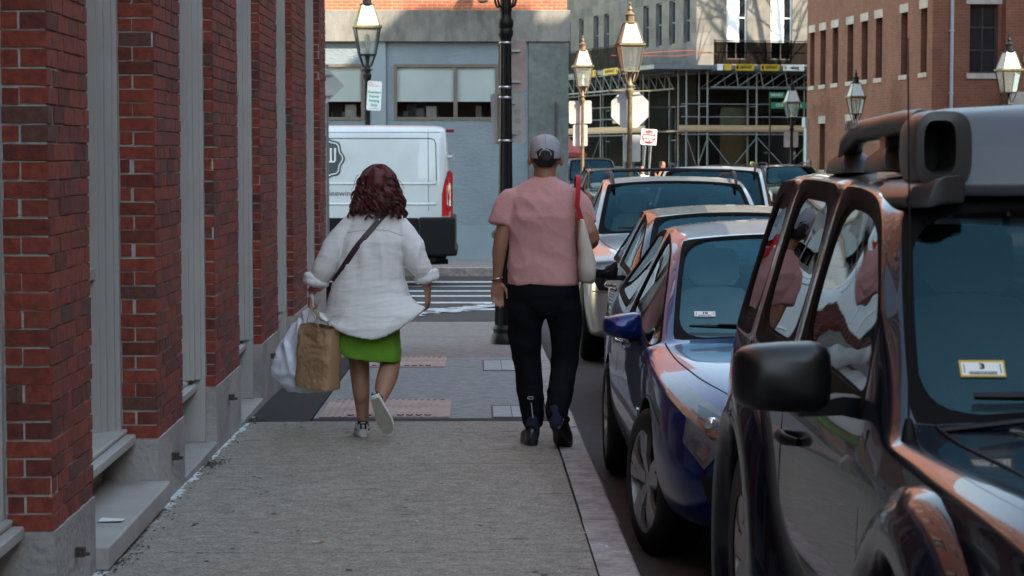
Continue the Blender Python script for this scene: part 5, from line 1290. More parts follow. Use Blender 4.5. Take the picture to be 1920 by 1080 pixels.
# whip antenna
q = MB(); q.lathe([(.020, 0), (.016, .03), (.008, .06)], (0, 0, 0), n=10); q.tube([(0, 0, .05), (.0, .01, .5), (-.003, .03, .92)], [.0028, .0024, .0018], 6); o = q.build('antenna', M['black'], X1); o.location = (-.815, .40, 1.03)
# hood power-bulge strips
for s in (-1, 1):
    q = MB(); P = [top_pt(bv, s*lerp(.58, .44, i/8), lerp(.35, -.7, i/8), .0) for i in range(9)]; q.tube(P, .022, 8, flat=.45); q.build('bonnet_ridge', navy, X1, smooth=60)
# grille, lamps, bumper at the nose (outside the frame but part of the car)
q = MB(); q.box(-.45, .45, -.90, -.83, .68, .90); q.build('grille', M['trim'], X1, smooth=0, bevel=.02)
q = MB(); q.loft([[Vector((x, y + abs(x)*.12, z)) for y, z in ((-.98, .40), (-.98, .62), (-.80, .64), (-.80, .40))] for x in (-.86, -.6, 0, .6, .86)]); q.build('front_bumper', M['rack'], X1, smooth=40)
for s in (-1, 1): shell_patch('headlight', bv, front_pt, [(s*.48, .72), (s*.70, .74), (s*.68, .88), (s*.48, .90)], M['lampin'], X1, off=.012)
# roof rack: two tubes with feet + faired storage pod at the front
zt = 1.775
for s in (-1, 1):
    rk_ = MB(); rk_.tube([(s*.63, 1.16, zt + .01), (s*.63, 1.4, zt + .015), (s*.63, 2.05, zt + .01), (s*.63, 2.22, zt - .02), (s*.62, 2.32, zt - .10)], [.034, .034, .034, .036, .04], 16)
    for yy in (1.62, 2.28): rk_.loft([[Vector((s*(.62 + a*w), yy + b*l, z)) for a, b in ((-1, -1), (1, -1), (1, 1), (-1, 1))] for z, w, l in ((1.66, .055, .16), (1.70, .05, .13), (1.725, .028, .05), (1.775, .026, .045))])
    rk_.build('roof_rail', M['rack'], X1, smooth=50, bevel=.006)
t_ = text_obj('rack_lettering', 'XTERRA', .038, M['signback'], X1, (-.6645, 2.02, 1.803), (R(90), 0, R(-90)), sx=1.7, bold=.001)
pod = MB(); rings = []
for x, yo in ((-.66, .0), (-.62, -.02), (-.58, -.03)):
    pass
# pod: a shallow rounded box across the roof front with an open recess at each side
pod.loft([[Vector((x, y, z)) for y, z in ((yf + .04, 1.59), (yf + .03, 1.62), (yf + .07, 1.715), (yf + .075, 1.72), (yf + .12, 1.79), (yf + .22, zt_), (yf + .9, zt_), (yf + 1.0, 1.79), (yf + 1.0, 1.67))] for x, yf, zt_ in ((-.585, .92, 1.818), (-.3, .88, 1.832), (0, .87, 1.836), (.3, .88, 1.832), (.585, .92, 1.818))])
pod.build('roof_pod', mat('pod_plastic', (.055, .06, .07), .35, .06, 3, bump=.02, bscale=300), X1, smooth=40, bevel=.008)
for s in (-1, 1):     # side scoop ring with dark recess
    q = MB(); N_ = 28; outer = []; 
    def sup(w, h, p, cx, cz, n=N_, skew=0.0): 
        o = []
        for i in range(n):
            a = 2*math.pi*i/n; ca, sa = math.cos(a), math.sin(a); xx = abs(ca)**(2/p)*(1 if ca > 0 else -1)*w; zz = abs(sa)**(2/p)*(1 if sa > 0 else -1)*h
            o.append((cx + xx + skew*zz, cz + zz))
        return o
    A = sup(.073, .100, 3.4, 0, 1.737); B = sup(.036, .060, 3.6, s*.010, 1.742)
    rings = [[Vector((s*.44 + x, .95 + .02, z)) for x, z in A]]
    cx = s*.625
    seq = [(A, .9, 1.16), (A, 1.0, 1.08), (A, 1.0, .96), (A, .96, .925), (B, 1.12, .92), (B, 1.0, .94), (B, .95, 1.12)]
    rings = [[Vector((cx + x*k_ , yy + .0, 1.706 + (z - 1.735)*k_)) for x, z in S] for S, k_, yy in seq]
    q.loft(rings, cap=False); q.loft([[p + Vector((0, -.01, 0)) for p in rings[-1]], [p + Vector((0, .001, 0)) for p in rings[-1]]], mi=1)
    q.build('pod_scoop', [M['rack'], M['black']], X1, smooth=50)
    q = MB(); q.loft([[Vector((s*(.645 + w*a), yy, z)) for a, z in ((-1, 1.575), (.9, 1.56), (1, 1.585), (.75, 1.615), (.3, 1.635), (-1, 1.645))] for yy, w in ((.90, .02), (.93, .075), (1.1, .085), (1.35, .08), (1.5, .05), (1.6, .02))]); q.build('pod_foot', M['rack'], X1, smooth=60, bevel=.008)
M['lampdark'] = mat('smoked_lamp_lens', (0.10, 0.10, 0.105), 0.10, 0.3, 14, spec=.55)
# ============ blue hatchback
blue = paint('deep_blue_paint', (0.004, 0.011, 0.10), .3, .35)
X2 = thing('parked_hatchback', (1.62, 9.37, rz(9.37)), (SL, 0, 0), 'deep blue hatchback behind the foreground SUV, with a 10 sticker in its windscreen', 'car', 'cars parked along the kerb')
xs_ = [(-.92, .30, .46, .52, .42, .46, .53, .38, .55, .57), (-.84, .20, .66, .74, .44, .66, .61, .52, .635, .66), (-.60, .18, .78, .85, .48, .78, .70, .60, .735, .765), (-.2, .18, .82, .885, .52, .84, .79, .67, .82, .85),
       (.25, .18, .82, .89, .54, .845, .85, .72, .87, .895), (.45, .18, .82, .89, .54, .84, .87, .755, .885, .91), (.53, .18, .82, .89, .54, .84, .875, .76, .90, .93), (.98, .18, .82, .89, .55, .835, .91, .70, 1.13, 1.175), (1.42, .18, .82, .89, .56, .825, .95, .63, 1.34, 1.395),
       (1.85, .18, .82, .89, .56, .82, .97, .605, 1.40, 1.455), (2.0, .18, .82, .89, .57, .82, .98, .60, 1.405, 1.465), (2.5, .18, .82, .89, .57, .815, 1.01, .595, 1.395, 1.46), (2.95, .18, .82, .885, .57, .80, 1.04, .575, 1.36, 1.425), (3.35, .2, .80, .87, .57, .78, 1.07, .53, 1.30, 1.36), (3.52, .24, .76, .84, .57, .74, 1.05, .55, 1.10, 1.13), (3.60, .3, .70, .78, .57, .68, .95, .55, 1.02, 1.04)]
cb = car_body(X2, xs_, blue, (6, 8), [(6, 9), (10, 12)], (13, 14), [(0, .88), (2.70, .88)], .325, rearglass='sglass', frame=.022, wsframe=.015)
bv = cb['bvh']
for y in (0, 2.70):
    for s in (-1, 1): alloy_wheel(X2, s*.785, y, .325, .21, s, 5, 'twin', rimf=.70, steer=R(11) if y == 0 else 0)
interior(X2, 1.9, .80, 1.25, 1.55, .98, floor=.30, dash_y=.66, dash_z=.86, rear_y=2.4, seatm='seatgrey')
q = MB()
for P in ([(.60, .86), (.57, .6), (.66, .25)], [(1.93, .96), (1.93, .6), (1.95, .25)], [(2.78, 1.06), (2.62, .75), (2.55, .3)], [(.35, .62), (-.05, .73), (-.40, .62)] , [(.66, .27), (1.95, .27)]): seam(q, side_pt, bv, P, .003)
for s in (-1, 1): seam(q, top_pt, bv, [(s*.48, -.72), (s*.66, -.3), (s*.73, .1), (s*.745, .5)], .004)
seam(q, front_pt, bv, [(-.44, .66), (0, .64), (.44, .66)], .004)
q.build('panel_gaps', M['black'], X2)
for yy in (1.74, 2.48): handle(X2, bv, yy, .82, M['chrome'], L_=.18)
for s in (-1, 1): mirror(X2, s*.80, .92, .955, s, .195, .15, .13, blue, arm=.02, taper=.6)
wiper(X2, bv, [(-.62, .955), (-.1, .945)]); wiper(X2, bv, [(.0, .945), (.56, .975)])
sticker(X2, bv, -.535, 1.02, .10, .05, '10', M['chip'])
# swept headlamps: lens, dark bezel, projector, amber lower corner
for s in (-1, 1):
    poly = [(s*.55, .60), (s*.63, .57), (s*.70, .48), (s*.775, .58), (s*.755, .67), (s*.815, .74), (s*.80, .815), (s*.74, .79), (s*.62, .70)]
    h = shell_patch('headlight', bv, front_pt, poly, M['lampdark'], X2, off=.006, cuts=6)
    poly2 = [(s*.58, .61), (s*.67, .60), (s*.715, .66), (s*.70, .715), (s*.62, .675)]
    shell_patch('lamp_bezel', bv, front_pt, poly2, M['plasticgloss'], h, off=.010, cuts=5)
    c = front_pt(bv, s*.66, .645, .014); q = MB(); q.ball((c.x, c.y, c.z), .034, 14, sc=(1, .5, 1)); q.build('projector', mat('projector', (.6, .65, .7), .05, .1, metal=.6), h)
    shell_patch('indicator', bv, front_pt, [(s*.67, .565), (s*.70, .505), (s*.755, .58), (s*.735, .60)], M['lampin'], h, off=.007, cuts=4)
    shell_patch('fog_recess', bv, front_pt, [(s*.50, .36), (s*.68, .34), (s*.72, .46), (s*.55, .44)], M['trim'], X2, off=.004, cuts=4)
shell_patch('lower_grille', bv, front_pt, [(-.42, .30), (.42, .30), (.38, .50), (-.38, .50)], M['trim'], X2, off=.006, cuts=5)
q = MB(); c = front_pt(bv, 0, .60, .01); q.tube([(c.x + .06*math.cos(a*.35), c.y, c.z + .04*math.sin(a*.35)) for a in range(18)], .006, 6, closed=True); q.build('badge', M['chrome'], X2)
q = MB(); c = hit(bv, (-2, .38, .60), (1, 0, 0))[0]; q.ball((c.x - .002, .38, .60), .025, 10, sc=(.3, 1.6, .8)); q.build('fender_badge', M['chrome'], X2)
q = MB(); c = top_pt(bv, .0, 3.0, 0); q.loft([[Vector((x, c.y + yy, c.z + zz)) for x in (-.03, .03)] + [Vector((x*.5, c.y + yy, c.z + zz + h)) for x in (.03, -.03)] for yy, zz, h in ((-.10, -.01, .005), (0, -.01, .03), (.08, -.02, .06))]); q.build('roof_fin', blue, X2)

# ============ dark car behind it
dk = paint('blue_black_paint', (0.010, 0.016, 0.035), .25, .35)
X3 = thing('parked_car', (1.92, 14.6, rz(14.6)), (SL, 0, R(-.6)), 'blue-black car wedged between the blue hatchback and the silver SUV', 'car', 'cars parked along the kerb')
xs3 = [(-.86, .30, .60, .66, .48, .62, .70, .50, .73, .75), (-.78, .20, .76, .82, .50, .74, .80, .60, .83, .85), (-.45, .19, .84, .88, .54, .82, .90, .68, .93, .95), (0, .19, .85, .895, .58, .85, .95, .70, .98, 1.01),
       (.50, .19, .85, .90, .60, .855, 1.0, .77, 1.02, 1.06), (.60, .19, .85, .90, .60, .855, 1.01, .77, 1.03, 1.08), (.95, .19, .85, .90, .60, .85, 1.03, .72, 1.23, 1.28), (1.30, .19, .85, .90, .60, .85, 1.04, .66, 1.395, 1.46), (1.80, .19, .85, .90, .60, .845, 1.05, .645, 1.45, 1.51), (1.90, .19, .85, .90, .60, .845, 1.05, .645, 1.455, 1.515),
       (2.4, .19, .85, .90, .60, .84, 1.06, .645, 1.45, 1.51), (2.95, .2, .84, .89, .60, .83, 1.07, .58, 1.44, 1.48), (3.3, .24, .80, .86, .60, .78, 1.05, .57, 1.34, 1.38), (3.5, .30, .74, .80, .62, .70, .98, .56, 1.05, 1.08)]
cb = car_body(X3, xs3, dk, (5, 7), [(5, 8), (9, 11)], (12, 13), [(0, .89), (2.68, .89)], .34)
bv3 = cb['bvh']
for y in (0, 2.68):
    for s in (-1, 1): alloy_wheel(X3, s*.785, y, .34, .22, s, 5, rimf=.66)
interior(X3, 1.9, .82, 1.28, 1.5, 1.0, floor=.32, dash_y=.72, dash_z=.96, rear_y=2.35)
q = MB()
for P in ([(.60, .98), (.57, .62), (.66, .25)], [(1.85, 1.02), (1.85, .25)], [(2.7, 1.04), (2.5, .4)]): seam(q, side_pt, bv3, P, .003)
q.build('panel_gaps', M['black'], X3)
for yy in (1.62, 2.42): handle(X3, bv3, yy, .86, M['chrome'])
for s in (-1, 1): mirror(X3, s*.85, .95, 1.04, s, .25, .155, .13, M['plasticgloss'], arm=.05, taper=.7)
wiper(X3, bv3, [(-.6, 1.11), (.0, 1.10)])
for s in (-1, 1): shell_patch('headlight', bv3, front_pt, [(s*.50, .66), (s*.74, .66), (s*.80, .76), (s*.56, .76)], M['lampin'], X3, off=.006, cuts=5)
shell_patch('grille', bv3, front_pt, [(-.4, .42), (.4, .42), (.45, .68), (-.45, .68)], M['trim'], X3, off=.006, cuts=5)

# ============ silver SUV
silver = paint('warm_silver_paint', (0.42, 0.40, 0.385), .30, .5)
def suv_stations(W, Hr, hood=1.06, cow=1.14, wsx=(.62, 1.38), fo=.92, wb=2.75, ro=.95):
    a, b = wsx; h = Hr
    return [(-fo, .32, W*.70, W*.72, .56, W*.68, hood-.30, W*.55, hood-.26, hood-.24), (-fo+.07, .24, W*.86, W*.90, .58, W*.84, hood-.14, W*.70, hood-.11, hood-.09), (-fo+.42, .22, W*.93, W*.975, .62, W*.92, hood-.03, W*.76, hood, hood+.02), (0, .22, W*.94, W*.99, .66, W*.94, hood+.03, W*.79, hood+.05, hood+.08),
            (a-.08, .22, W*.94, W, .68, W*.95, cow-.04, W*.81, cow-.02, cow+.01), (a, .22, W*.94, W, .68, W*.95, cow-.03, W*.87, cow-.01, cow+.04), ((a+b)/2, .22, W*.94, W, .68, W*.945, cow-.01, W*.80, (cow+h-.06)/2+.02, (cow+h-.06)/2+.07), (b, .22, W*.94, W, .68, W*.94, cow, W*.74, h-.11, h-.05),
            (b+.5, .22, W*.94, W, .68, W*.94, cow+.01, W*.715, h-.045, h), (b+.6, .22, W*.94, W, .68, W*.94, cow+.01, W*.715, h-.04, h), (wb-.1, .22, W*.94, W, .68, W*.94, cow+.03, W*.70, h-.05, h-.01), (wb, .22, W*.94, W, .68, W*.94, cow+.03, W*.70, h-.05, h-.01), (wb+ro-.28, .24, W*.92, W*.98, .68, W*.90, cow+.05, W*.63, h-.10, h-.07), (wb+ro-.05, .28, W*.88, W*.95, .68, W*.86, cow+.02, W*.62, cow+.20, cow+.24), (wb+ro, .32, W*.82, W*.90, .70, W*.80, cow-.15, W*.62, cow-.03, cow)]
X4 = thing('parked_suv', (1.97, 20.35, rz(20.35)), (SL, 0, R(-1.5)), 'silver-beige SUV with black roof rails, parked farthest along the kerb before the crossing', 'car', 'cars parked along the kerb')
def build_suv(t, W, Hr, pm, rails=True, full=True, wr=.37, grille='trim', mirm=None, **kw):
    st = suv_stations(W, Hr, **kw); wb = kw.get('wb', 2.75)
    cb = car_body(t, st, pm, (5, 7), [(5, 8), (9, 10), (11, 12)], (12, 13), [(0, W-.01), (wb, W-.01)], wr, noarch=False, frame=.03); bv = cb['bvh']
    for y in (0, wb):
        for s in (-1, 1):
            if full: alloy_wheel(t, s*(W-.115), y, wr, .23, s, 5, rimf=.68)
            else: simple_wheel(t, s*(W-.115), y, s, wr, .23, 'x', 'alloy')
    cow = kw.get('cow', 1.14)
    interior(t, 2.0, W-.08, Hr-.25, 1.5, cow-.04, floor=.42, dash_y=.78, dash_z=cow-.02, rear_y=2.35 if full else None, lx=.40)
    for s in (-1, 1): mirror(t, s*W*.945, .95, cow+.02, s, .25, .17, .13, mirm or pm, arm=.05, taper=.75)
    if rails:
        q = MB()
        for s in (-1, 1): q.tube([(s*W*.63, 1.25, Hr-.10), (s*W*.64, 1.42, Hr+.0), (s*W*.645, 1.7, Hr+.035), (s*W*.645, 2.8, Hr+.035), (s*W*.63, 3.1, Hr+.0), (s*W*.62, 3.25, Hr-.08)], [.014, .02, .018, .018, .02, .014], 8)
        if full: q.tube([(-W*.64, 1.78, Hr+.05), (0, 1.78, Hr+.065), (W*.64, 1.78, Hr+.05)], .018, 8)
        q.build('roof_rails', M['trim'], t)
    hood = kw.get('hood', 1.06)
    for s in (-1, 1):
        h = shell_patch('headlight', bv, front_pt, [(s*W*.50, hood-.34), (s*W*.84, hood-.36), (s*W*.90, hood-.24), (s*W*.58, hood-.22)], M['plasticgloss'], t, off=.006, cuts=5)
        for dx in ((.62, .74) if full else (.7,)):
            c = front_pt(bv, s*W*dx, hood-.295, .012); q = MB(); q.ball(tuple(c), .045, 12, sc=(1, .5, 1)); q.build('projector', M['steel'], h)
        q = MB(); q.tube([front_pt(bv, s*W*lerp(.50, .89, i/8), hood - lerp(.345, .365, i/8), .012) for i in range(9)], .007, 5); q.build('lamp_chrome_strip', M['chrome'], h)
    gp = [(-W*.42, .50), (W*.42, .50), (W*.48, hood-.24), (-W*.48, hood-.24)]
    g_ = shell_patch('grille', bv, front_pt, gp, M['trim'], t, off=.006, cuts=5)
    q = MB()
    for i in range(9): seam(q, front_pt, bv, [(lerp(-W*.42, W*.42, i/8), .52), (lerp(-W*.46, W*.46, i/8), hood-.26)], .006)
    for z in (.6, .7): seam(q, front_pt, bv, [(-W*.43, z), (W*.43, z)], .006)
    q.build('grille_bars', M['chrome'] if grille == 'chrome' else M['steel'], g_)
    shell_patch('lower_trim', bv, front_pt, [(-W*.8, .28), (W*.8, .28), (W*.78, .40), (-W*.78, .40)], M['steel'] if full else M['trim'], t, off=.006, cuts=5)
    q = MB()
    for P in ([(.62, cow-.05), (.6, .7), (.66, .3)], [(1.93, cow-.02), (1.93, .3)], [(2.7, cow), (2.5, .5)]): seam(q, side_pt, bv, P, .003)
    for s in (-1, 1): seam(q, top_pt, bv, [(s*W*.60, -.7), (s*W*.74, -.2), (s*W*.80, .4)], .004)
    q.build('panel_gaps', M['black'], t)
    wiper(t, bv, [(-.6, cow+.06), (.0, cow+.05)])
    return bv
bv4 = build_suv(X4, .985, 1.78, silver, cow=1.18)
# ============ farther cars
whitep = paint('white_car_paint', (0.62, 0.62, 0.60), .3, 0.0)
blackp = paint('black_car_paint', (0.008, 0.010, 0.012), .25, .3)
dblue = paint('dark_teal_paint', (0.012, 0.035, 0.055), .25, .4)
X5 = thing('car', (3.22, 29.6, rz(29.5)), (SL, 0, R(-8)), 'white SUV crossing behind the silver SUV, its sunlit roof showing above', 'car', 'cars in the street beyond the crossing')
build_suv(X5, .97, 2.0, whitep, full=False, cow=1.30)
X6 = thing('car', (9.1, 60.5, rz(60.5)), (0, 0, R(2)), 'black SUV with bright mesh grille facing the camera, right of the white car', 'car', 'cars in the street beyond the crossing')
build_suv(X6, .98, 1.72, blackp, full=False, grille='chrome')
X7 = thing('car', (8.35, 68, rz(66)), (0, 0, R(2)), 'dark teal car partly hidden between the white SUV and the black grilled SUV', 'car', 'cars in the street beyond the crossing')
build_suv(X7, .93, 1.62, dblue, full=False, rails=False)
X8 = thing('car', (3.75, 56.0, rz(56)), (0, 0, R(4)), 'dark blue SUV behind the leftmost sunlit lamp post', 'car', 'cars in the street beyond the crossing')
build_suv(X8, .93, 1.70, dblue, full=False, rails=True)
X9 = thing('car', (3.6, 64.5, rz(64.5)), (0, 0, R(4)), 'car farthest off at the left, roof just above the dark blue SUV', 'car', 'cars in the street beyond the crossing')
build_suv(X9, .93, 1.86, dk, full=False, rails=False)
# ------------------------------------------------------------------ people
M['skin_w'] = mat('skin_warm', (0.36, 0.19, 0.125), .5, .08, 8, bump=.05, bscale=200, spec=.4)
M['skin_m'] = mat('skin_tan', (0.33, 0.16, 0.10), .5, .08, 8, bump=.05, bscale=200, spec=.4)
M['linen'] = mat('white_linen', (0.76, 0.765, 0.75), .9, .04, 5, bump=.13, bscale=60, stretch=(1, 1, 4))
M['green'] = mat('green_cotton', (0.13, 0.31, 0.018), .85, .12, 6, bump=.3, bscale=120)
M['pinkcot'] = mat('pink_heather_cotton', (0.58, 0.30, 0.285), .9, .10, 160, bump=.3, bscale=300, sheen=.2)
M['blackcloth'] = mat('black_jersey', (0.0035, 0.0037, 0.0055), .9, .2, 5, bump=.1, bscale=150, spec=.15)
M['hairred'] = mat('auburn_hair', (0.040, 0.008, 0.009), .52, .3, 18, col2=(0.12, 0.022, 0.02), spec=.35)
def hair_mat():
    m = mat('auburn_hair', (0.045, 0.01, 0.01), .5, .3, 18, spec=.35); N = m.node_tree.nodes; L = m.node_tree.links; b = N['Principled BSDF']
    g = N.new('ShaderNodeNewGeometry'); r = N.new('ShaderNodeValToRGB'); L.new(g.outputs['Random Per Island'], r.inputs[0]); e = r.color_ramp.elements
    e[0].color = (.016, .004, .005, 1); e[1].color = (.17, .035, .028, 1); x = e.new(.6); x.color = (.06, .011, .012, 1); L.new(r.outputs[0], b.inputs['Base Color']); return m
M['curls'] = hair_mat()
M['hairblack'] = mat('black_hair', (0.012, 0.010, 0.010), .5, .3, 60, bump=.6, bscale=200)
M['capgrey'] = mat('grey_twill', (0.36, 0.37, 0.41), .9, .05, 6, bump=.3, bscale=300)
M['kraft'] = mat('kraft_paper', (0.40, 0.245, 0.135), .75, .06, 4, bump=.15, bscale=20)
M['plasticbag'] = mat('white_plastic_film', (0.66, 0.68, 0.76), .32, .03, 6, bump=.7, bscale=16, stretch=(1, 1, .5))
M['canvas'] = mat('natural_canvas', (0.62, 0.57, 0.48), .9, .05, 6, bump=.3, bscale=200)
M['redweb'] = mat('red_webbing', (0.38, 0.012, 0.02), .8)
M['leather'] = mat('plum_leather', (0.035, 0.012, 0.018), .45, .15, 20)
M['shoewhite'] = mat('white_leather', (0.66, 0.66, 0.66), .5, .04)
M['gum'] = mat('worn_rubber_sole', (0.34, 0.31, 0.24), .8, .15, 20)
M['shoeblack'] = mat('black_shoe', (0.005, 0.005, 0.006), .4, .2, 20, spec=.6)
def E(c, rx, ry, n=28, zf=None, p=2.0, rot=0.0):
    o = []
    for i in range(n):
        a = 2*math.pi*i/n; ca, sa = math.cos(a), math.sin(a); x = abs(ca)**(2/p)*(1 if ca > 0 else -1)*rx; y = abs(sa)**(2/p)*(1 if sa > 0 else -1)*ry
        x, y = x*math.cos(rot) - y*math.sin(rot), x*math.sin(rot) + y*math.cos(rot)
        o.append(Vector((c[0] + x, c[1] + y, c[2] + (zf(a) if zf else 0))))
    return o
def limb(mb, pts, rs, n=16, k=6, mi=0):
    """smooth tapering limb through joints"""
    P = [Vector(p) for p in pts]; out = []; ro = []
    for i in range(len(P) - 1):
        p0 = P[max(i-1, 0)]; p1 = P[i]; p2 = P[i+1]; p3 = P[min(i+2, len(P)-1)]
        for j in range(k):
            t = j/k; a = .5*((2*p1) + (p2 - p0)*t + (2*p0 - 5*p1 + 4*p2 - p3)*t*t + (3*p1 - p0 - 3*p2 + p3)*t**3)
            out.append(a); ro.append(lerp(rs[i], rs[i+1], t*t*(3 - 2*t)))
    out.append(P[-1]); ro.append(rs[-1]); mb.tube(out, ro, n, mi)
    mb.ball(tuple(P[0]), rs[0], 12, mi); mb.ball(tuple(P[-1]), rs[-1], 12, mi)
def hand(mb, w, d, nrm, thumb, curls, sc=1.0):
    """w wrist, d pointing direction, nrm palm normal, thumb: +1/-1 side along d x nrm"""
    w = Vector(w); d = Vector(d).normalized(); nrm = Vector(nrm); nrm = (nrm - d*nrm.dot(d)).normalized(); t = d.cross(nrm)*thumb
    rings = []
    for s, hw, ht in ((-.02, .026, .020), (.01, .028, .019), (.04, .038, .017), (.075, .041, .015), (.092, .038, .012)):
        rings.append([w + d*s*sc + t*math.cos(a)*hw*sc + nrm*math.sin(a)*ht*sc for a in [2*math.pi*i/14 for i in range(14)]])
    mb.loft(rings)
    for i, (off, L_, r) in enumerate(((.030, .068, .0085), (.0105, .077, .009), (-.0105, .071, .0085), (-.030, .055, .0075))):
        p = w + d*.085*sc + t*off*sc; dd = d.copy(); pts = [p - d*.02*sc, p]; c = curls[i]
        for seg, f in ((.45, 1.0), (.32, 1.25), (.23, .9)):
            ang = c*f; ax = dd.cross(nrm); dd = (Matrix.Rotation(ang, 3, dd.cross(nrm if abs(dd.dot(nrm)) < .99 else d)) @ dd) if False else (dd*math.cos(ang) + nn(dd, nrm, d)*math.sin(ang)).normalized()
            p = p + dd*L_*seg*sc; pts.append(p)
        mb.tube(pts, [r*sc*1.1, r*sc*1.1, r*sc, r*sc*.92, r*sc*.72], 10); mb.ball(tuple(pts[-1]), r*sc*.74, 8)
    b = w + d*.025*sc + t*.030*sc + nrm*.006*sc; m1 = b + (d*.75 + t*.55 + nrm*.25).normalized()*.038*sc; m2 = m1 + (d*.95 + t*.1 + nrm*.45).normalized()*.03*sc; m3 = m2 + (d*.9 - t*.2 + nrm*.5).normalized()*.022*sc
    mb.tube([b - t*.02*sc, b, m1, m2, m3], [.013*sc, .013*sc, .0105*sc, .0095*sc, .007*sc], 10); mb.ball(tuple(m3), .0072*sc, 8)
def nn(dd, nrm, d0):
    """perpendicular to dd in the finger's bending plane (towards the palm)"""
    ax = d0.cross(nrm).normalized(); v = ax.cross(dd); return v if True else nrm
def head(mb, c, yaw=0.0, s=1.0, pitch=0.0):
    """c centre of skull; faces +Y turned by yaw"""
    Rm = Matrix.Rotation(yaw, 3, 'Z') @ Matrix.Rotation(pitch, 3, 'X'); c = Vector(c)
    def T(x, y, z): return c + Rm @ Vector((x*s, y*s, z*s))
    rings = []
    for z, rx, ry, cy in ((-.118, .030, .030, .052), (-.108, .045, .045, .040), (-.085, .058, .065, .022), (-.055, .066, .082, .008), (-.02, .072, .093, .0), (.02, .077, .098, -.003), (.055, .075, .095, -.006), (.085, .062, .078, -.008), (.105, .040, .050, -.008), (.115, .015, .02, -.008)):
        rings.append([T(rx*math.cos(a), cy + ry*math.sin(a), z) for a in [2*math.pi*i/24 for i in range(24)]])
    mb.loft(rings)
    mb.loft([[T(a*w, y, z) for a, y in ((-1, y0), (1, y0), (.4, y1), (-.4, y1))] for z, w, y0, y1 in ((.01, .008, .085, .098), (-.02, .012, .085, .110), (-.035, .017, .08, .115), (-.045, .012, .08, .095))])   # nose
    mb.tube([T(-.024, .082, -.068), T(0, .093, -.066), T(.024, .082, -.068)], .0065*s, 8); mb.tube([T(-.021, .080, -.078), T(0, .090, -.079), T(.021, .080, -.078)], .007*s, 8)   # lips
    for sx in (-1, 1):
        mb.tube([T(sx*.012, .093, .022), T(sx*.034, .088, .028), T(sx*.052, .070, .022)], .006*s, 6)            # brow
        ear = [T(sx*(.074 + .014*k_), -.008 - .010*k_ + .017*math.cos(a), -.012 + .030*math.sin(a)) for k_, a in [(0 if not 1 < i < 10 else 1, 2*math.pi*i/12) for i in range(12)]]
        mb.tube(ear, .006*s, 6, closed=True); mb.ball(tuple(T(sx*.080, -.008, -.012)), .016*s, 8, sc=(.5, .9, 1.6))
    return T
def ribbon(name, bvh, pts, w, m, parent, off=.004, d=(0, 1, 0), th=.003, start=-2.0, n=28):
    """strap lying on a surface: pts (x,z) projected from behind along +Y, or 3-D points used as they are"""
    P = []
    for i in range(n + 1):
        t = i/n*(len(pts) - 1); k_ = min(int(t), len(pts) - 2); u = t - k_; a, b = Vector(pts[k_]), Vector(pts[k_+1]); q = a.lerp(b, u)
        if len(q) == 2:
            h, nr = hit(bvh, (q[0], start, q[1]), d); P.append((h + Vector((0, -off, 0))) if h is not None else None)
        else: P.append(q)
    P = [p for p in P if p is not None]; P2 = P[:]
    for _ in range(3): P2 = [P2[0]] + [(P2[i-1] + P2[i]*2 + P2[i+1])/4 for i in range(1, len(P2)-1)] + [P2[-1]]
    mb = MB(); rings = []
    for i, p in enumerate(P2):
        dd = (P2[min(i+1, len(P2)-1)] - P2[max(i-1, 0)]).normalized(); nr = Vector((0, -1, 0)) if len(pts[0]) == 2 else (Vector((p.x, p.y, 0)) - Vector((0, 0, 0))).normalized()
        sd = dd.cross(nr).normalized(); up = sd.cross(dd); rings.append([p + sd*w/2 + up*th, p - sd*w/2 + up*th, p - sd*w/2 - up*th, p + sd*w/2 - up*th])
    mb.loft(rings); return mb.build(name, m, parent, smooth=40)
def bvh_of(o): return BVHTree.FromPolygons([v.co.copy() for v in o.data.vertices], [tuple(p.vertices) for p in o.data.polygons])
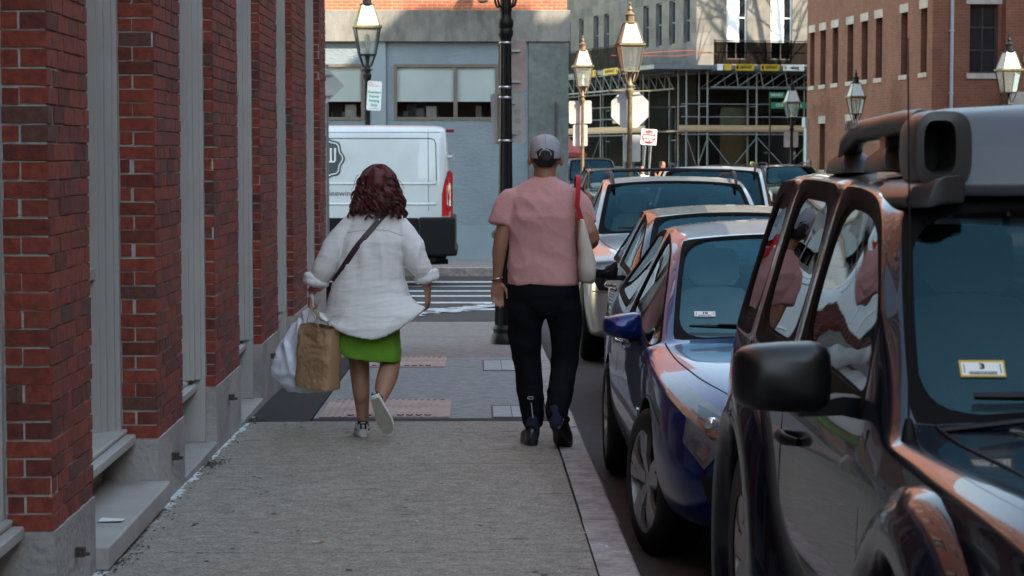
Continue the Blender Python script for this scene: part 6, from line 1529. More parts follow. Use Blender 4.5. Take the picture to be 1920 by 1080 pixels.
def shoe(parent, name, loc, rot, L_, m_up, m_sole, m_acc=None, chunky=0.0, stripes=True, closed=.0):
    """local: toe towards +Y, heel at y=0, sole at z=0"""
    t = thing_part(name, parent); t.location = loc; t.rotation_euler = rot; k = L_/.27
    def W(y): y = y/L_; return (.030 + .010*math.sin(y*math.pi) + .012*max(0, math.sin((y-.35)*math.pi/.65)) if y > 0 else .028)*k*1.05
    q = MB(); ys_ = [-.012, 0, .03, .07, .12, .17, .21, .245, .268, .278]; rings = []
    for y in ys_:
        yy = y*k; w = W(max(0, yy))*(.55 if y in (-.012,) else 1)*(.80 if y == .268 else .45 if y == .278 else .93 if y == .245 else 1)
        rings.append([Vector((x*w, yy, z)) for x, z in ((-1, .004), (-.8, 0), (.8, 0), (1, .004), (1.02, .026 + chunky), (.8, .030 + chunky), (-.8, .030 + chunky), (-1.02, .026 + chunky))])
    q.loft(rings); so_ = q.build('sole', m_sole if not isinstance(m_sole, tuple) else m_sole[0], t, smooth=50)
    if isinstance(m_sole, tuple):
        q = MB(); q.loft([[Vector((x*W(max(0, y*k))*.9*(.6 if y == .262 else 1), y*k, z)) for x, z in ((-1, -.004), (1, -.004), (1, .002), (-1, .002))] for y in ys_[1:8] + [.262]]); q.build('tread', m_sole[1], t, smooth=50)
    q = MB(); rings = []; zb = .024 + chunky
    for y, h, wk in ((-.008, .055, .75), (.0, .068, .88), (.03, .078, .9), (.065, .076, .92), (.085, .070, .93), (.115, .060, .95), (.15, .048, .97), (.19, .036, .96), (.23, .028, .9), (.258, .018, .75), (.270, .008, .45)):
        w = W(max(0, y*k))*wk; h = h*k; top = .55 if y < .1 else .62
        rings.append([Vector((x*w, y*k, zb + z*h)) for x, z in ((-1, 0), (-1, .35), (-.92, .7), (-top, .95), (-.3, 1.0), (.3, 1.0), (top, .95), (.92, .7), (1, .35), (1, 0))])
    q.loft(rings); q.build('upper', m_up, t, smooth=60)
    q = MB(); q.lathe([(.0, .062*k), (.034*k, .064*k), (.036*k, .085*k), (.030*k, .090*k), (.0, .088*k)], (0, .045*k, zb - .01), n=16); q.build('collar', m_acc or m_up, t)
    if stripes and m_acc:
        q = MB()
        for s in (-1, 1):
            for i in range(3):
                y = (.085 + i*.024)*k; w = W(y)*.97
                q.bar((s*(w + .001), y, zb + .004), (s*(w*.80), y + .022*k, zb + .050*k), .004, .010*k, up=(0, 1, 0))
        q.box(-.022*k, .022*k, -.012*k, -.004*k, zb + .028*k, zb + .068*k)
        q.build('stripes', m_acc, t, smooth=0)
        q = MB()
        for a, h_ in ((-.5, .014), (0, .018), (.5, .014)): q.bar((a*.002, -.0135*k, zb + .040*k), (math.sin(a)*h_, -.0135*k, zb + .040*k + math.cos(a)*h_), .006, .002, up=(0, 1, 0))
        q.box(-.010*k, .010*k, -.0145*k, -.0125*k, zb + .033*k, zb + .037*k); q.build('heel_mark', m_up, t, smooth=0)
    q = MB()
    for i in range(5): y = (.10 + i*.016)*k; q.tube([(-.020*k, y, zb + (.063 - i*.006)*k), (0, y + .003, zb + (.068 - i*.006)*k), (.020*k, y, zb + (.063 - i*.006)*k)], .003, 5)
    q.build('laces', m_up, t)
    return t

# ============ woman
PW = thing('person', (-0.665, 12.9, gz(12.9)), (0, 0, 0), 'woman walking away in loose white shirt and green skirt, curly auburn hair, carrying bags', 'person')
b = MB()
head(b, (.065, .03, 1.525), yaw=.12, pitch=.0)
limb(b, [(.055, .0, 1.34), (.06, .01, 1.45)], [.062, .054])
b.loft([E(c, rx, ry, 24) for c, rx, ry in (((0, 0, .74), .15, .11), ((0, 0, .84), .175, .125), ((0, 0, .95), .165, .115), ((.01, 0, 1.05), .145, .105), ((.025, 0, 1.18), .155, .11), ((.04, 0, 1.27), .130, .090), ((.05, 0, 1.35), .085, .068), ((.055, 0, 1.40), .06, .06))])
limb(b, [(-.095, 0, 1.275), (-.235, -.03, 1.10), (-.335, .02, .885)], [.044, .042, .027]); limb(b, [(.180, 0, 1.275), (.308, -.04, 1.10), (.362, .02, .90)], [.048, .044, .027])
hand(b, (-.340, .02, .875), (-.12, .02, -1), (1, .1, 0), -1, [1.15, 1.15, 1.15, 1.1], .98)
hand(b, (.364, .02, .888), (.02, .1, -1), (-1, .3, 0), 1, [.35, .45, .55, .6], .95)
limb(b, [(-.085, 0, .80), (-.055, .04, .44), (-.032, .05, .085)], [.105, .062, .036]); limb(b, [(.085, 0, .80), (.135, -.02, .44), (.075, -.27, .235)], [.105, .062, .036])
b.ball((-.045, .012, .31), .054, 14, sc=(1, 1, 2.1)); limb(b, [(.128, -.05, .42), (.112, -.14, .35), (.092, -.21, .28)], [.058, .060, .045])
b.ball((-.03, .05, .07), .036, 10); b.ball((.075, -.275, .22), .036, 10)
baked('body', b, M['skin_w'], PW, remesh=.0065, smooth=6)
# shirt
def hemz(a):          # a: 0 = right, pi/2 = front, pi = left, 3pi/2 = back
    return .145*abs(math.cos(a))**2.2 - .0*math.sin(a)
s_ = MB()
s_.loft([E((.058, .005, 1.415), .058, .052), E((.056, .0, 1.40), .07, .062), E((.054, 0, 1.378), .100, .074), E((.050, 0, 1.350), .140, .090), E((.046, 0, 1.30), .175, .110), E((.042, 0, 1.25), .195, .125), E((.038, -.01, 1.19), .200, .135, p=2.2), E((.026, -.015, 1.08), .195, .140, p=2.2), E((.015, -.015, .96), .212, .155), E((.012, -.02, .86), .240, .170), E((.022, -.03, .76), .280, .190, zf=lambda a: .05*math.cos(a)), E((.030, -.035, .67), .318, .21, zf=lambda a: .6*hemz(a) + .03*math.cos(a)), E((.030, -.03, .615), .318, .215, zf=lambda a: hemz(a) + .035*max(0, math.cos(a)))])
limb(s_, [(-.09, .0, 1.285), (-.175, -.015, 1.17), (-.258, -.02, 1.03), (-.305, .0, .955)], [.068, .076, .068, .050]); limb(s_, [(.18, .0, 1.285), (.250, -.02, 1.18), (.310, -.03, 1.05), (.350, .0, .975)], [.068, .076, .066, .048])
def wrk(co, n):
    x, y, z = co
    def rdg(q): return (1 - 2*abs(noise.noise(q)))
    h = rdg(Vector((x*4 + z*3, y*4, z*13)))*.0030 + rdg(Vector((x*9 - z*6, y*9, z*40 + 4)))*.0018
    v = rdg(Vector((x*15, y*8, z*2.4)))*.012*max(0, 1 - abs(z - 1.10)/.22)
    lo = rdg(Vector((x*6 - z*3, y*6, z*2.6 + 3)))*.007*max(0, min(1, (1.05 - z)/.3))
    dg = noise.noise(Vector(((x + z)*16, y*4, (x - z)*3)))*.012*max(0, 1 - math.hypot(x - .23, z - 1.12)/.2)
    return h + v + lo + dg
shirt = baked('shirt', s_, M['linen'], PW, remesh=.0065, smooth=5, disp=wrk)
bs = bvh_of(shirt)
for wpt, r0 in (((-.312, .005, .945), .055), ((.358, .005, .965), .053)):
    q = MB(); cx, cy, cz = wpt
    for dz, rr in ((0, .020), (.028, .016)): q.tube([(cx + (r0 + .006)*math.cos(a*.4488) , cy + (r0 + .004)*math.sin(a*.4488), cz + dz + .012*math.cos(a*.4488)*(1 if cx > 0 else -1) + .004*math.sin(a*1.7)) for a in range(14)], rr, 8, closed=True, flat=1.3)
    q.ball((cx, cy, cz + .015), r0 + .004, 14, sc=(1, 1, .5)); q2 = baked('rolled_cuff', q, M['linen'], PW, remesh=.006, smooth=3, disp=lambda co, n: noise.noise(co*30)*.0035)
q = MB()
P = []
for i in range(25):
    x = lerp(-.115, .215, i/24); z = 1.245 + .018*(1 - ((i - 12)/12)**2) - (.0 if i < 18 else .02*(i-18)/6); h = hit(bs, (x, -2, z), (0, 1, 0))[0]
    if h is not None: P.append(h + Vector((0, -.0005, 0)))
q.tube(P, .0022, 5); q.build('yoke_seam', mat('seam_thread', (.5, .5, .5), .9), PW)
for P0 in (((-.120, 1.34), (-.150, 1.24), (-.168, 1.10)), ((.205, 1.34), (.215, 1.24), (.222, 1.10))):
    q = MB(); P = [hit(bs, (lerp(P0[k_][0], P0[k_+1][0], u), -2, lerp(P0[k_][1], P0[k_+1][1], u)), (0, 1, 0))[0] for k_ in (0, 1) for u in (0, .25, .5, .75, 1)]; q.tube([p + Vector((0, -.0004, 0)) for p in P if p is not None], .0018, 5); q.build('armhole_seam', M['linen'], PW)
q = MB(); q.tube([(.056 + .062*math.cos(a*.3927), .004 + .056*math.sin(a*.3927), 1.418 + .006*math.sin(a*.39)) for a in range(16)], .011, 8, closed=True, flat=1.6); q.build('shirt_collar', M['linen'], PW)
# skirt
s_ = MB(); s_.loft([E((0, 0, .82), .17, .13), E((-.01, 0, .70), .20, .15), E((-.018, -.005, .60), .215, .158), E((-.018, -.01, .53), .220, .165, zf=lambda a: -.012*math.cos(a)), E((-.016, -.01, .478), .220, .168, zf=lambda a: -.02*math.cos(a) + (.045 if a > 2.7 and a < 4.1 else 0))])
baked('skirt', s_, M['green'], PW, remesh=.009, smooth=3, disp=lambda co, n: noise.noise(Vector((co.x*16, co.y*9, co.z*2.5)))*.011 + noise.noise(co*20)*.004)
# shoes
navyacc = mat('navy_leather', (0.012, 0.014, 0.03), .5)
shoe(PW, 'shoe', (-.030, -.010, .0), (0, 0, R(6)), .245, M['shoewhite'], M['shoewhite'], navyacc)
shoe(PW, 'shoe', (.058, -.362, .275), (R(-74), R(-20), R(-6)), .245, M['shoewhite'], (M['shoewhite'], M['gum']), navyacc)
# cross-body strap and pouch
ribbon('bag_strap', bs, [(.125, 1.375), (.09, 1.335), (-.06, 1.16), (-.185, .97), (-.24, .90)], .034, M['leather'], PW, off=.006)
q = MB(); q.ball((.078, hit(bs, (.078, -2, 1.322), (0, 1, 0))[0].y - .012, 1.322), .0075, 10); q.build('strap_rivet', M['chrome'], PW)
pouch = thing('crossbody_bag', (-.82, 13.12, gz(12.9) + .85), (0, 0, .5), 'small plum leather bag on the strap at the front of the woman in white', 'bag')
q = MB(); q.loft([E((0, 0, z), w, .035, 20, p=4) for z, w in ((-.09, .10), (-.085, .115), (.05, .115), (.08, .10))]); q.build('pouch', M['leather'], pouch, smooth=50)
q = MB(); q.loft([[Vector((x, -.042, z)) for x, z in ((-.10, .075), (.10, .075), (.09, -.02), (0, -.045), (-.09, -.02))], [Vector((x, -.036, z)) for x, z in ((-.10, .075), (.10, .075), (.09, -.02), (0, -.045), (-.09, -.02))]]); q.build('flap', M['leather'], pouch, smooth=0)
# hair: volume plus curls
hc = Vector((.066, .02, 1.52)); q = MB(); hp = random.Random(21)
q.loft([E((.068, -.005, 1.40), .085, .055), E((.068, -.01, 1.44), .112, .080), E((.067, -.01, 1.49), .110, .098), E((.066, -.008, 1.54), .100, .106), E((.065, -.004, 1.59), .084, .098), E((.064, .0, 1.625), .060, .075), E((.063, .0, 1.645), .025, .035)])
hair = baked('hair', q, M['hairred'], PW, remesh=.007, smooth=4, disp=lambda co, n: noise.noise(Vector((co.x*30, co.y*30, co.z*7)))*.009)
hb = bvh_of(hair)
cur = MB()
for i in range(150):          # locks: each a bundle of strands sharing one wave
    a = hp.uniform(math.pi*.80, math.pi*2.20) if hp.random() < .92 else hp.uniform(0, 6.28)
    ca, sa = math.cos(a), math.sin(a); side = abs(ca)
    end_z = hp.uniform(1.335, 1.43) if hp.random() < .8 else hp.uniform(1.43, 1.50); end_z += .02*side
    fr = hp.uniform(1.8, 3.4); ph = hp.uniform(0, 6.28); amp = hp.uniform(.009, .022); wid = hp.uniform(.92, 1.12); layer = hp.uniform(0, .018)
    for k_s in range(8):
        da = hp.gauss(0, .07); ez = end_z + hp.uniform(-.012, .02); jit = hp.uniform(-.004, .004); pts = []; rr = []; n = 22
        for k_ in range(n + 1):
            t = k_/n; z = lerp(1.652, ez, t**1.25)
            # envelope radius by height
            e = 0 if z > 1.65 else (lerp(.090, .02, max(0, (z - 1.57)/.08)**1.8) if z > 1.57 else lerp(.138, .088, ((z - 1.43)/.14) if z > 1.43 else 0) if z > 1.43 else .138 + .12*(1.43 - z))
            aa = a + da + .25*math.sin(ph)*t; e = e*wid*.93 + layer
            w = amp*min(1, t*t*2.4); c = Vector((.066 + e*math.cos(aa), -.008 + e*.78*math.sin(aa), z))
            c += Vector((-math.sin(aa), math.cos(aa), 0))*w*math.sin(ph + fr*6.28*t + jit*60) + Vector((math.cos(aa), math.sin(aa), 0))*w*.8*math.cos(ph + fr*6.28*t) + Vector((jit, jit, jit*.5))
            pts.append(c); rr.append(.0032 if t < .85 else lerp(.0032, .0008, (t - .85)/.15))
        cur.tube(pts, rr, 4)
for i in range(60):           # stray flyaway ends
    a = hp.uniform(0, 6.28); z0 = hp.uniform(1.40, 1.60); p = Vector((.066 + .12*math.cos(a), -.01 + .09*math.sin(a), z0)); d = Vector((math.cos(a), math.sin(a), hp.uniform(-1, -.2))).normalized(); pts = [p]
    for k_ in range(8): d = (d + Vector((hp.uniform(-.4, .4), hp.uniform(-.4, .4), -.25))).normalized(); p = p + d*.010; pts.append(p)
    cur.tube(pts, .0012, 3)
for i in range(170):          # loose outer ringlets
    a = hp.uniform(math.pi*.85, math.pi*2.15); z0 = hp.uniform(1.42, 1.54); L_ = hp.uniform(.05, .11); e = lerp(.150, .100, (z0 - 1.42)/.13)*hp.uniform(.92, 1.1); tw = hp.uniform(1.2, 2.4); rad = hp.uniform(.006, .012); ph = hp.uniform(0, 6.28); pts = []; n = 20
    for k_ in range(n + 1):
        t = k_/n; z = max(1.325, z0 - L_*t); ee = e + .018*t
        pts.append(Vector((.066 + ee*math.cos(a), -.008 + ee*.80*math.sin(a), z)) + Vector((-math.sin(a), math.cos(a), 0))*rad*math.sin(ph + tw*6.28*t) + Vector((math.cos(a), math.sin(a), 0))*rad*math.cos(ph + tw*6.28*t))
    for dz in (0, .004, -.004): cur.tube([p + Vector((dz, 0, dz*.6)) for p in pts], [.0026]*n + [.0008], 4)
cur.build('curls', M['curls'], hair, smooth=60)
q = MB(); q.tube([(-.333 + .030*math.cos(a*.5236), .018 + .028*math.sin(a*.5236), .896 + .004*math.cos(a)) for a in range(12)], .0028, 5, closed=True); q.build('bracelet', M['redweb'], PW)

# ============ bags in her hand
KB = thing('paper_bag', (-0.665 - .300, 12.83, gz(12.9) + .312), (R(3), R(5), R(-36)), 'brown kraft paper carrier bag with twisted handles held in the left hand', 'bag')
q = MB(); w, d, h = .142, .072, .375; rg = []
for z, kx, ky in ((0, .93, .98), (.01, .96, 1.0), (.08, 1.0, 1.02), (.16, 1.0, .95), (.24, .99, .86), (.32, .97, .76), (h, .96, .70)):
    rg.append([Vector((sx*w*kx, y*d*ky, z)) for sx, y in ((-1, -1), (-.5, -1.03), (0, -1.05), (.5, -1.03), (1, -1), (1 - .16*(z/h), 0), (1, 1), (.5, 1.03), (0, 1.05), (-.5, 1.03), (-1, 1), (-1 + .16*(z/h), 0))])
q.loft(rg, cap=False)
q.add([p for p in rg[0]], [tuple(range(12))])
bo = baked('bag_body', q, M['kraft'], KB, sub=3, ang=180)
o = bo.data
for v in o.vertices:
    cr = noise.noise(Vector((v.co.x*7, v.co.y*7, v.co.z*6))); c2 = noise.noise(Vector((v.co.x*30 + 5, v.co.y*30, v.co.z*26)))
    v.co += v.co.normalized()*0 + Vector((0, 1 if v.co.y > 0 else -1, 0))*((.5 - abs(cr))*.026 - .008 + (.5 - abs(c2))*.008) + Vector((cr*.006, 0, 0))
smooth_by(o, 9)
q = MB(); 
for y in (-.045, .045): q.tube([(-.06, y*1.05, .36), (-.055, y, .42), (-.065, y*.4, .455), (-.070, 0, .475), (-.045, y*.4, .455), (.01, y, .42), (.045, y*1.05, .36)], .0032, 6)
q.build('twisted_handles', mat('paper_cord', (.40, .27, .15), .8), KB)
q = MB(); q.box(-.075, .06, -.058, -.0545, .325, .35); q.build('handle_patch', M['kraft'], KB, smooth=0)
WBG = thing('plastic_bag', (-0.665 - .425, 13.00, gz(12.9) + .26), (0, 0, 0), 'white plastic carrier bag bulging behind the brown paper bag', 'bag')
q = MB(); q.loft([E((.06, -.01, .0), .05, .04), E((.05, -.01, .006), .115, .075), E((.035, -.01, .04), .158, .10), E((-.008, -.01, .12), .160, .115, rot=.1), E((-.015, -.01, .20), .145, .11), E((.0, -.02, .30), .115, .085), E((.03, -.04, .39), .080, .055), E((.065, -.07, .48), .040, .030), E((.078, -.08, .55), .018, .018), E((.085, -.09, .60), .022, .016)])
def crinkle(co, n):
    a = math.atan2(co.y + .01, co.x - .03); z = co.z
    v = (1 - abs(math.sin(a*5 + z*9 + 1.5*noise.noise(co*7))))*.016*min(1, (z + .02)/.15) + (1 - abs(noise.noise(co*16 + Vector((3, 0, 0))))*2)*.006
    return v - .008
baked('bag_body', q, M['plasticbag'], WBG, remesh=.0075, smooth=2, disp=crinkle)

# ============ man
PM = thing('person', (0.36, 12.5, gz(12.5)), (0, 0, 0), 'man walking away in pink T-shirt, black trousers and a backwards-strapped pale grey cap', 'person')
b = MB(); head(b, (.038, .02, 1.715), yaw=-.05, s=1.07)
limb(b, [(.032, -.005, 1.52), (.036, .0, 1.66)], [.072, .062])
b.loft([E(c, rx, ry, 24) for c, rx, ry in (((.025, 0, .86), .15, .10), ((.02, 0, .98), .16, .105), ((.02, 0, 1.1), .16, .105), ((.025, 0, 1.25), .18, .11), ((.03, 0, 1.40), .19, .11), ((.03, 0, 1.50), .16, .09), ((.032, 0, 1.56), .075, .065))])
limb(b, [(-.150, 0, 1.445), (-.222, -.03, 1.22), (-.247, .0, .985)], [.048, .045, .028]); limb(b, [(.200, 0, 1.445), (.305, -.075, 1.235), (.24, .20, 1.17)], [.048, .054, .034])
b.ball((-.236, -.02, 1.14), .044, 12, sc=(1, 1, 1.8))
for s_e in (-1, 1): b.ball((.038 + s_e*.094, .0, 1.682), .032, 12, sc=(.42, .65, 1.0))
hand(b, (-.249, .0, .975), (.03, .03, -1), (.15, -1, 0), -1, [.18, .25, .32, .40], 1.04)
hand(b, (.218, .21, 1.20), (-.3, .9, .2), (-1, 0, 0), 1, [.8, .9, .9, 1.0], 1.0)
limb(b, [(-.06, 0, .88), (-.064, .025, .50), (-.035, .01, .09)], [.07, .05, .038]); limb(b, [(.12, 0, .88), (.150, .0, .50), (.09, -.20, .17)], [.07, .05, .038])
baked('body', b, M['skin_m'], PM, remesh=.0065, smooth=6)
s_ = MB()
s_.loft([E((.033, .0, 1.592), .066, .060), E((.032, 0, 1.578), .085, .068), E((.030, 0, 1.552), .140, .085), E((.028, 0, 1.515), .185, .105), E((.026, -.005, 1.45), .200, .124), E((.022, -.01, 1.36), .206, .135, p=2.3), E((.022, -.005, 1.22), .200, .128, p=2.3), E((.024, 0, 1.08), .203, .128, p=2.3), E((.026, 0, .985), .209, .133, p=2.2), E((.026, 0, .955), .211, .135, p=2.2)])
for sx, c0 in ((-1, 0.0), (1, .047)): s_.tube([(c0 + sx*.09, 0, 1.485), (c0 + sx*.150, 0, 1.462), (c0 + sx*.192, -.004, 1.405), (c0 + sx*.215, -.008, 1.345), (c0 + sx*.224, -.012, 1.308)], [.062, .074, .076, .075, .072], 24)
def wrt(co, n):
    x, y, z = co
    def rdg(q): return (1 - 2*abs(noise.noise(q)))
    return noise.noise(Vector((x*6 + z*4, y*6, z*8)))*.008 + rdg(Vector(((x + z*.8)*9, y*5, (z - x)*4)))*.0058 + rdg(Vector((x*4, y*4, z*14)))*.006*max(0, (1.15 - z)/.2)
tee = baked('t_shirt', s_, M['pinkcot'], PM, remesh=.008, smooth=4, disp=wrt)
bt = bvh_of(tee)
for cx, cz, tilt in ():
    q = MB(); rr = .060; q.tube([(cx + rr*math.cos(a*.3491), -.01 + rr*.98*math.sin(a*.3491), cz + tilt*rr*math.cos(a*.3491)) for a in range(18)], .008, 6, closed=True, flat=2.0); q.build('sleeve_hem', M['pinkcot'], PM)
q = MB(); q.tube([(.033 + .066*math.cos(a*.3927), .0 + .060*math.sin(a*.3927), 1.588) for a in range(16)], .007, 8, closed=True); q.build('neck_rib', M['pinkcot'], PM)
# trousers
s_ = MB(); s_.loft([E((.026, 0, .99), .195, .125), E((.028, -.006, .90), .212, .132), E((.030, -.004, .83), .213, .130), E((.036, 0, .77), .175, .115)])
limb(s_, [(-.070, -.005, .82), (-.083, .01, .66), (-.066, .025, .48), (-.048, .01, .30), (-.033, .01, .135)], [.118, .098, .078, .074, .056]); limb(s_, [(.143, -.005, .82), (.162, .0, .66), (.152, .0, .48), (.124, -.10, .33), (.097, -.205, .205)], [.112, .092, .075, .072, .060])
trs = baked('trousers', s_, M['blackcloth'], PM, remesh=.0085, smooth=4, disp=lambda co, n: noise.noise(Vector((co.x*9 + co.z*5, co.y*9, co.z*9)))*.006 + (1 - 2*abs(noise.noise(Vector((co.x*5 + co.z*3, co.y*5, co.z*(11 if co.z < .35 else 6))))))*.008)
bt2 = bvh_of(trs)
def tp(x, z): h = hit(bt2, (x, -2, z), (0, 1, 0))[0]; return (h if h is not None else Vector((x, -.07, z))) + Vector((0, -.003, 0))
q = MB(); q.tube([tp(-.050 + .018*math.cos(a*.5236), .285 + .008*math.sin(a*.5236)) for a in range(12)], .0024, 5, closed=True); q.tube([tp(lerp(-.046, -.034, i/8), lerp(.255, .155, i/8)) for i in range(9)], .0032, 6); q.build('ankle_zip', mat('reflective_zip', (.45, .48, .48), .3), PM)
shoe(PM, 'shoe', (-.040, -.075, .0), (0, 0, R(4)), .275, M['shoeblack'], M['shoeblack'], M['blackcloth'], chunky=.010, stripes=False)
shoe(PM, 'shoe', (.098, -.275, .125), (R(-38), R(10), R(-22)), .275, M['shoeblack'], M['shoeblack'], M['blackcloth'], chunky=.010, stripes=False)
q = MB(); limb(q, [(-.036, -.02, .16), (-.036, -.02, .06)], [.043, .042]); limb(q, [(.096, -.215, .23), (.098, -.245, .15)], [.043, .042]) if False else None; sk_ = mat('navy_sock', (.01, .013, .035), .9); q.build('sock', sk_, PM); q = MB(); limb(q, [(.096, -.215, .23), (.098, -.245, .15)], [.043, .042]); q.build('sock', sk_, PM)
# hair at nape, cap with rear opening
q = MB(); q.loft([E((.037, -.010, 1.650), .046, .076), E((.037, -.010, 1.665), .058, .090), E((.037, -.012, 1.69), .070, .100), E((.037, -.012, 1.74), .078, .100), E((.037, -.012, 1.79), .06, .07)])
baked('hair', q, M['hairblack'], PM, remesh=.006, smooth=2, disp=lambda co, n: noise.noise(co*90)*.003 - (.03 if co.y > .045 else 0))
q = MB(); rings = []
for z, rx, ry in ((1.700, .0885, .112), (1.72, .092, .114), (1.76, .0915, .112), (1.80, .083, .102), (1.824, .066, .082), (1.838, .040, .050), (1.843, .010, .012)): rings.append(E((.038, .008 + (z - 1.7)*.05, z), rx, ry, 32))
q.loft(rings); cap = q.build('cap', M['capgrey'], PM, smooth=60)
q = MB(); q.ball((.038, .013, 1.846), .008, 10, sc=(1, 1, .6))
for a in range(6): 
    an = a*math.pi/3 + .5; q.tube([(.038 + math.cos(an)*r1, .012 + math.sin(an)*r1*1.24, z) for r1, z in ((.0912, 1.735), (.087, 1.785), (.073, 1.817), (.050, 1.834), (.02, 1.844))], .0018, 4)
q.build('cap_seams', mat('cap_stitch', (.26, .27, .30), .9), cap)
q = MB(); pts = [(.033*math.cos(a), .034*math.sin(a)) for a in [math.pi*i/12 for i in range(13)]]
bc = bvh_of(cap); P = []
for x, z in pts: P.append(hit(bc, (.036 + x, -2, 1.718 + z), (0, 1, 0))[0] + Vector((0, -.003, 0)))
q.add(P, [tuple(range(len(P)))]); q.build('cap_opening', M['hairblack'], cap, smooth=0)
q = MB(); q.tube(P, .0042, 6); q.build('opening_edge', M['capgrey'], cap)
q = MB(); q.loft([[Vector((.038 + x, .11 + y, 1.715 + .012*(1 - (x/.07)**2) - y*.15)) for x, y in [(.068*math.cos(a), .075*math.sin(a)) for a in [math.pi*i/12 for i in range(13)]]], [Vector((.038 + x, .11 + y, 1.711 + .012*(1 - (x/.07)**2) - y*.15)) for x, y in [(.068*math.cos(a), .075*math.sin(a)) for a in [math.pi*i/12 for i in range(13)]]]]); q.build('cap_peak', M['capgrey'], cap, smooth=50)
q = MB(); q.tube([(-.249 + .033*math.cos(a*.5236), .0 + .031*math.sin(a*.5236), .990 + .006*math.cos(a*.52)) for a in range(12)], .0042, 6, closed=True); q.build('wrist_bracelet', M['steel'], PM)
q = MB(); q.tube([(-.249 + .032*math.cos(a*.5236), .0 + .030*math.sin(a*.5236), .978) for a in range(12)], .003, 6, closed=True); q.build('cord_bracelet', M['redweb'], PM)
# tote bag
TB = thing('tote_bag', (0.36 + .250, 12.5, gz(12.5) + .955), (0, R(4), 0), 'natural canvas tote bag with a red shoulder strap under the man\'s right arm', 'bag')
q = MB(); q.loft([[Vector((x*k_ + o_, y*ky, z)) for x, y in ((-1, -1), (-.5, -1.15), (.5, -1.15), (1, -1), (1.1, 0), (1, 1), (-1, 1), (-1.0, 0))] for z, k_, ky, o_ in ((0, .030, .10, .030), (.01, .050, .15, .028), (.08, .056, .165, .024), (.18, .046, .17, .010), (.28, .032, .17, -.012), (.37, .016, .165, -.028), (.38, .012, .165, -.030))])
baked('bag_body', q, M['canvas'], TB, sub=2, disp=lambda co, n: noise.noise(Vector((co.x*8 + co.z*5, co.y*9, co.z*12)))*.010)
q = MB(); rings = []
for y, z in [(-.145, .36), (-.150, .45), (-.152, .50), (-.13, .575), (-.08, .612), (0, .625), (.08, .60), (.13, .54), (.145, .36)]:
    x = -.064 + (.035 if z < .4 else 0); rings.append([Vector((x - .014, y - .002, z + .0)), Vector((x + .014, y - .002, z)), Vector((x + .014, y + .002, z + .004)), Vector((x - .014, y + .002, z + .004))])
q.loft(rings); q.build('shoulder_strap', M['redweb'], TB, smooth=50)
PM.scale = (.99, .99, .99)
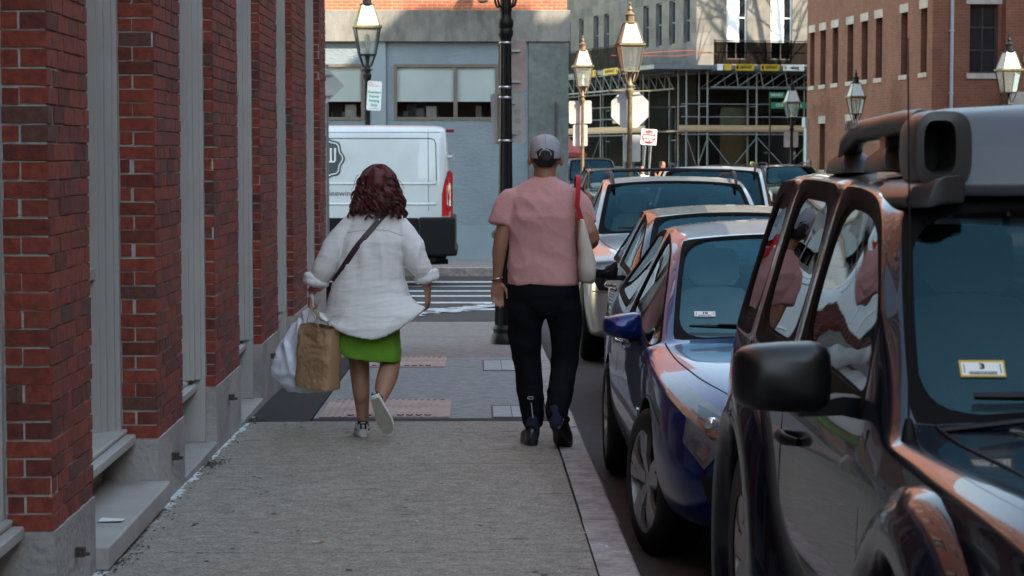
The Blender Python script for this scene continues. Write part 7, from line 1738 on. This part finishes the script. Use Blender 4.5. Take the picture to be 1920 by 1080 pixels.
# ============ small background figures
def figure(loc, yaw, skin, top, legs, hairm, label, h=1.75, vest=False, arm_up=False, hat=None):
    t = thing('person', loc, (0, 0, yaw), label, 'person'); k = h/1.75
    b = MB(); head(b, (0, .01, 1.63)); limb(b, [(0, 0, 1.45), (0, 0, 1.55)], [.06, .055])
    b.loft([E((0, 0, z), rx, ry) for z, rx, ry in ((.85, .15, .1), (1.1, .14, .1), (1.35, .18, .1), (1.45, .09, .08))])
    ra = [(.19, 0, 1.40), (.24, .12, 1.22), (.10, .14, 1.50)] if arm_up else [(.19, 0, 1.40), (.23, -.02, 1.14), (.22, .05, .90)]
    limb(b, ra, [.05, .042, .028]); limb(b, [(-.19, 0, 1.40), (-.23, -.02, 1.14), (-.22, .05, .90)], [.05, .042, .028])
    hand(b, ra[-1], (0, 0, 1) if arm_up else (0, .1, -1), (-1, 0, 0), 1, [.6]*4); hand(b, (-.22, .05, .89), (0, .1, -1), (1, 0, 0), -1, [.5]*4)
    for s in (-1, 1): limb(b, [(s*.09, 0, .9), (s*.1, .02, .48), (s*.1, 0, .06)], [.085, .055, .04]); b.loft([E((s*.1, y, .035), .035, .012, 12) for y in (0,)] + [E((s*.1, .06, .03), .04, .1, 12)])
    baked('body', b, skin, t, remesh=.010, smooth=4)
    q = MB(); q.loft([E((0, 0, z), rx, ry) for z, rx, ry in ((.90, .185, .13), (1.1, .18, .13), (1.35, .205, .13), (1.45, .13, .1), (1.49, .07, .065))]); limb(q, [(-.17, 0, 1.40), (-.225, -.01, 1.22)], [.065, .06]); limb(q, [(.17, 0, 1.40), (.22, .04, 1.26)], [.065, .06])
    baked('top', q, top, t, remesh=.012, smooth=4)
    q = MB(); q.loft([E((0, 0, z), rx, ry) for z, rx, ry in ((.95, .165, .12), (.8, .18, .13), (.74, .15, .11))])
    for s in (-1, 1): limb(q, [(s*.09, 0, .82), (s*.1, .02, .48), (s*.1, 0, .12)], [.10, .075, .065])
    baked('trousers', q, legs, t, remesh=.013, smooth=3)
    q = MB(); q.loft([E((0, -.012, z), rx, ry) for z, rx, ry in ((1.62, .074, .085), (1.66, .084, .100), (1.70, .082, .098), (1.74, .055, .065))]); baked('hat' if hat else 'hair', q, hat or hairm, t, remesh=.010, smooth=3, disp=lambda co, n: (noise.noise(co*40)*.01 if not hat else 0))
    if vest:
        q = MB()
        for s in (-.085, .085): q.box(s - .02, s + .02, -.142, -.128, 1.0, 1.40); q.box(s - .02, s + .02, .128, .142, 1.0, 1.40)
        q.box(-.18, .18, -.143, -.130, 1.08, 1.12); q.build('reflective_tape', M['shoewhite'], t, smooth=0)
    t.scale = (k, k, k); return t
hv = mat('hi_vis_yellow', (.45, .85, .02), .7); ho = mat('hi_vis_orange', (.9, .22, .02), .7)
figure((5.25, 60.5, -.50), R(200), M['skin_m'], M['blackcloth'], M['blackcloth'], M['hairblack'], 'dark-haired man in black with a raised hand, left of the white SUV', arm_up=True)
figure((4.6, 59.5, -.50), R(170), M['skin_w'], M['linen'], M['blackcloth'], M['hairblack'], 'person in a pale top beside the bright lamp post, mostly hidden by cars', h=1.62)
figure((11.6, 74.5, -.5), R(190), M['skin_m'], hv, M['blackcloth'], M['hairblack'], 'worker in a yellow-green vest and blue helmet by the brick warehouse corner', vest=True, hat=mat('blue_helmet', (.12, .25, .4), .4))
figure((9.8, 76.0, -.5), R(190), M['skin_m'], ho, M['blackcloth'], M['hairblack'], 'worker in orange and yellow hi-vis behind the black grilled SUV', vest=True, h=1.68, hat=hv)
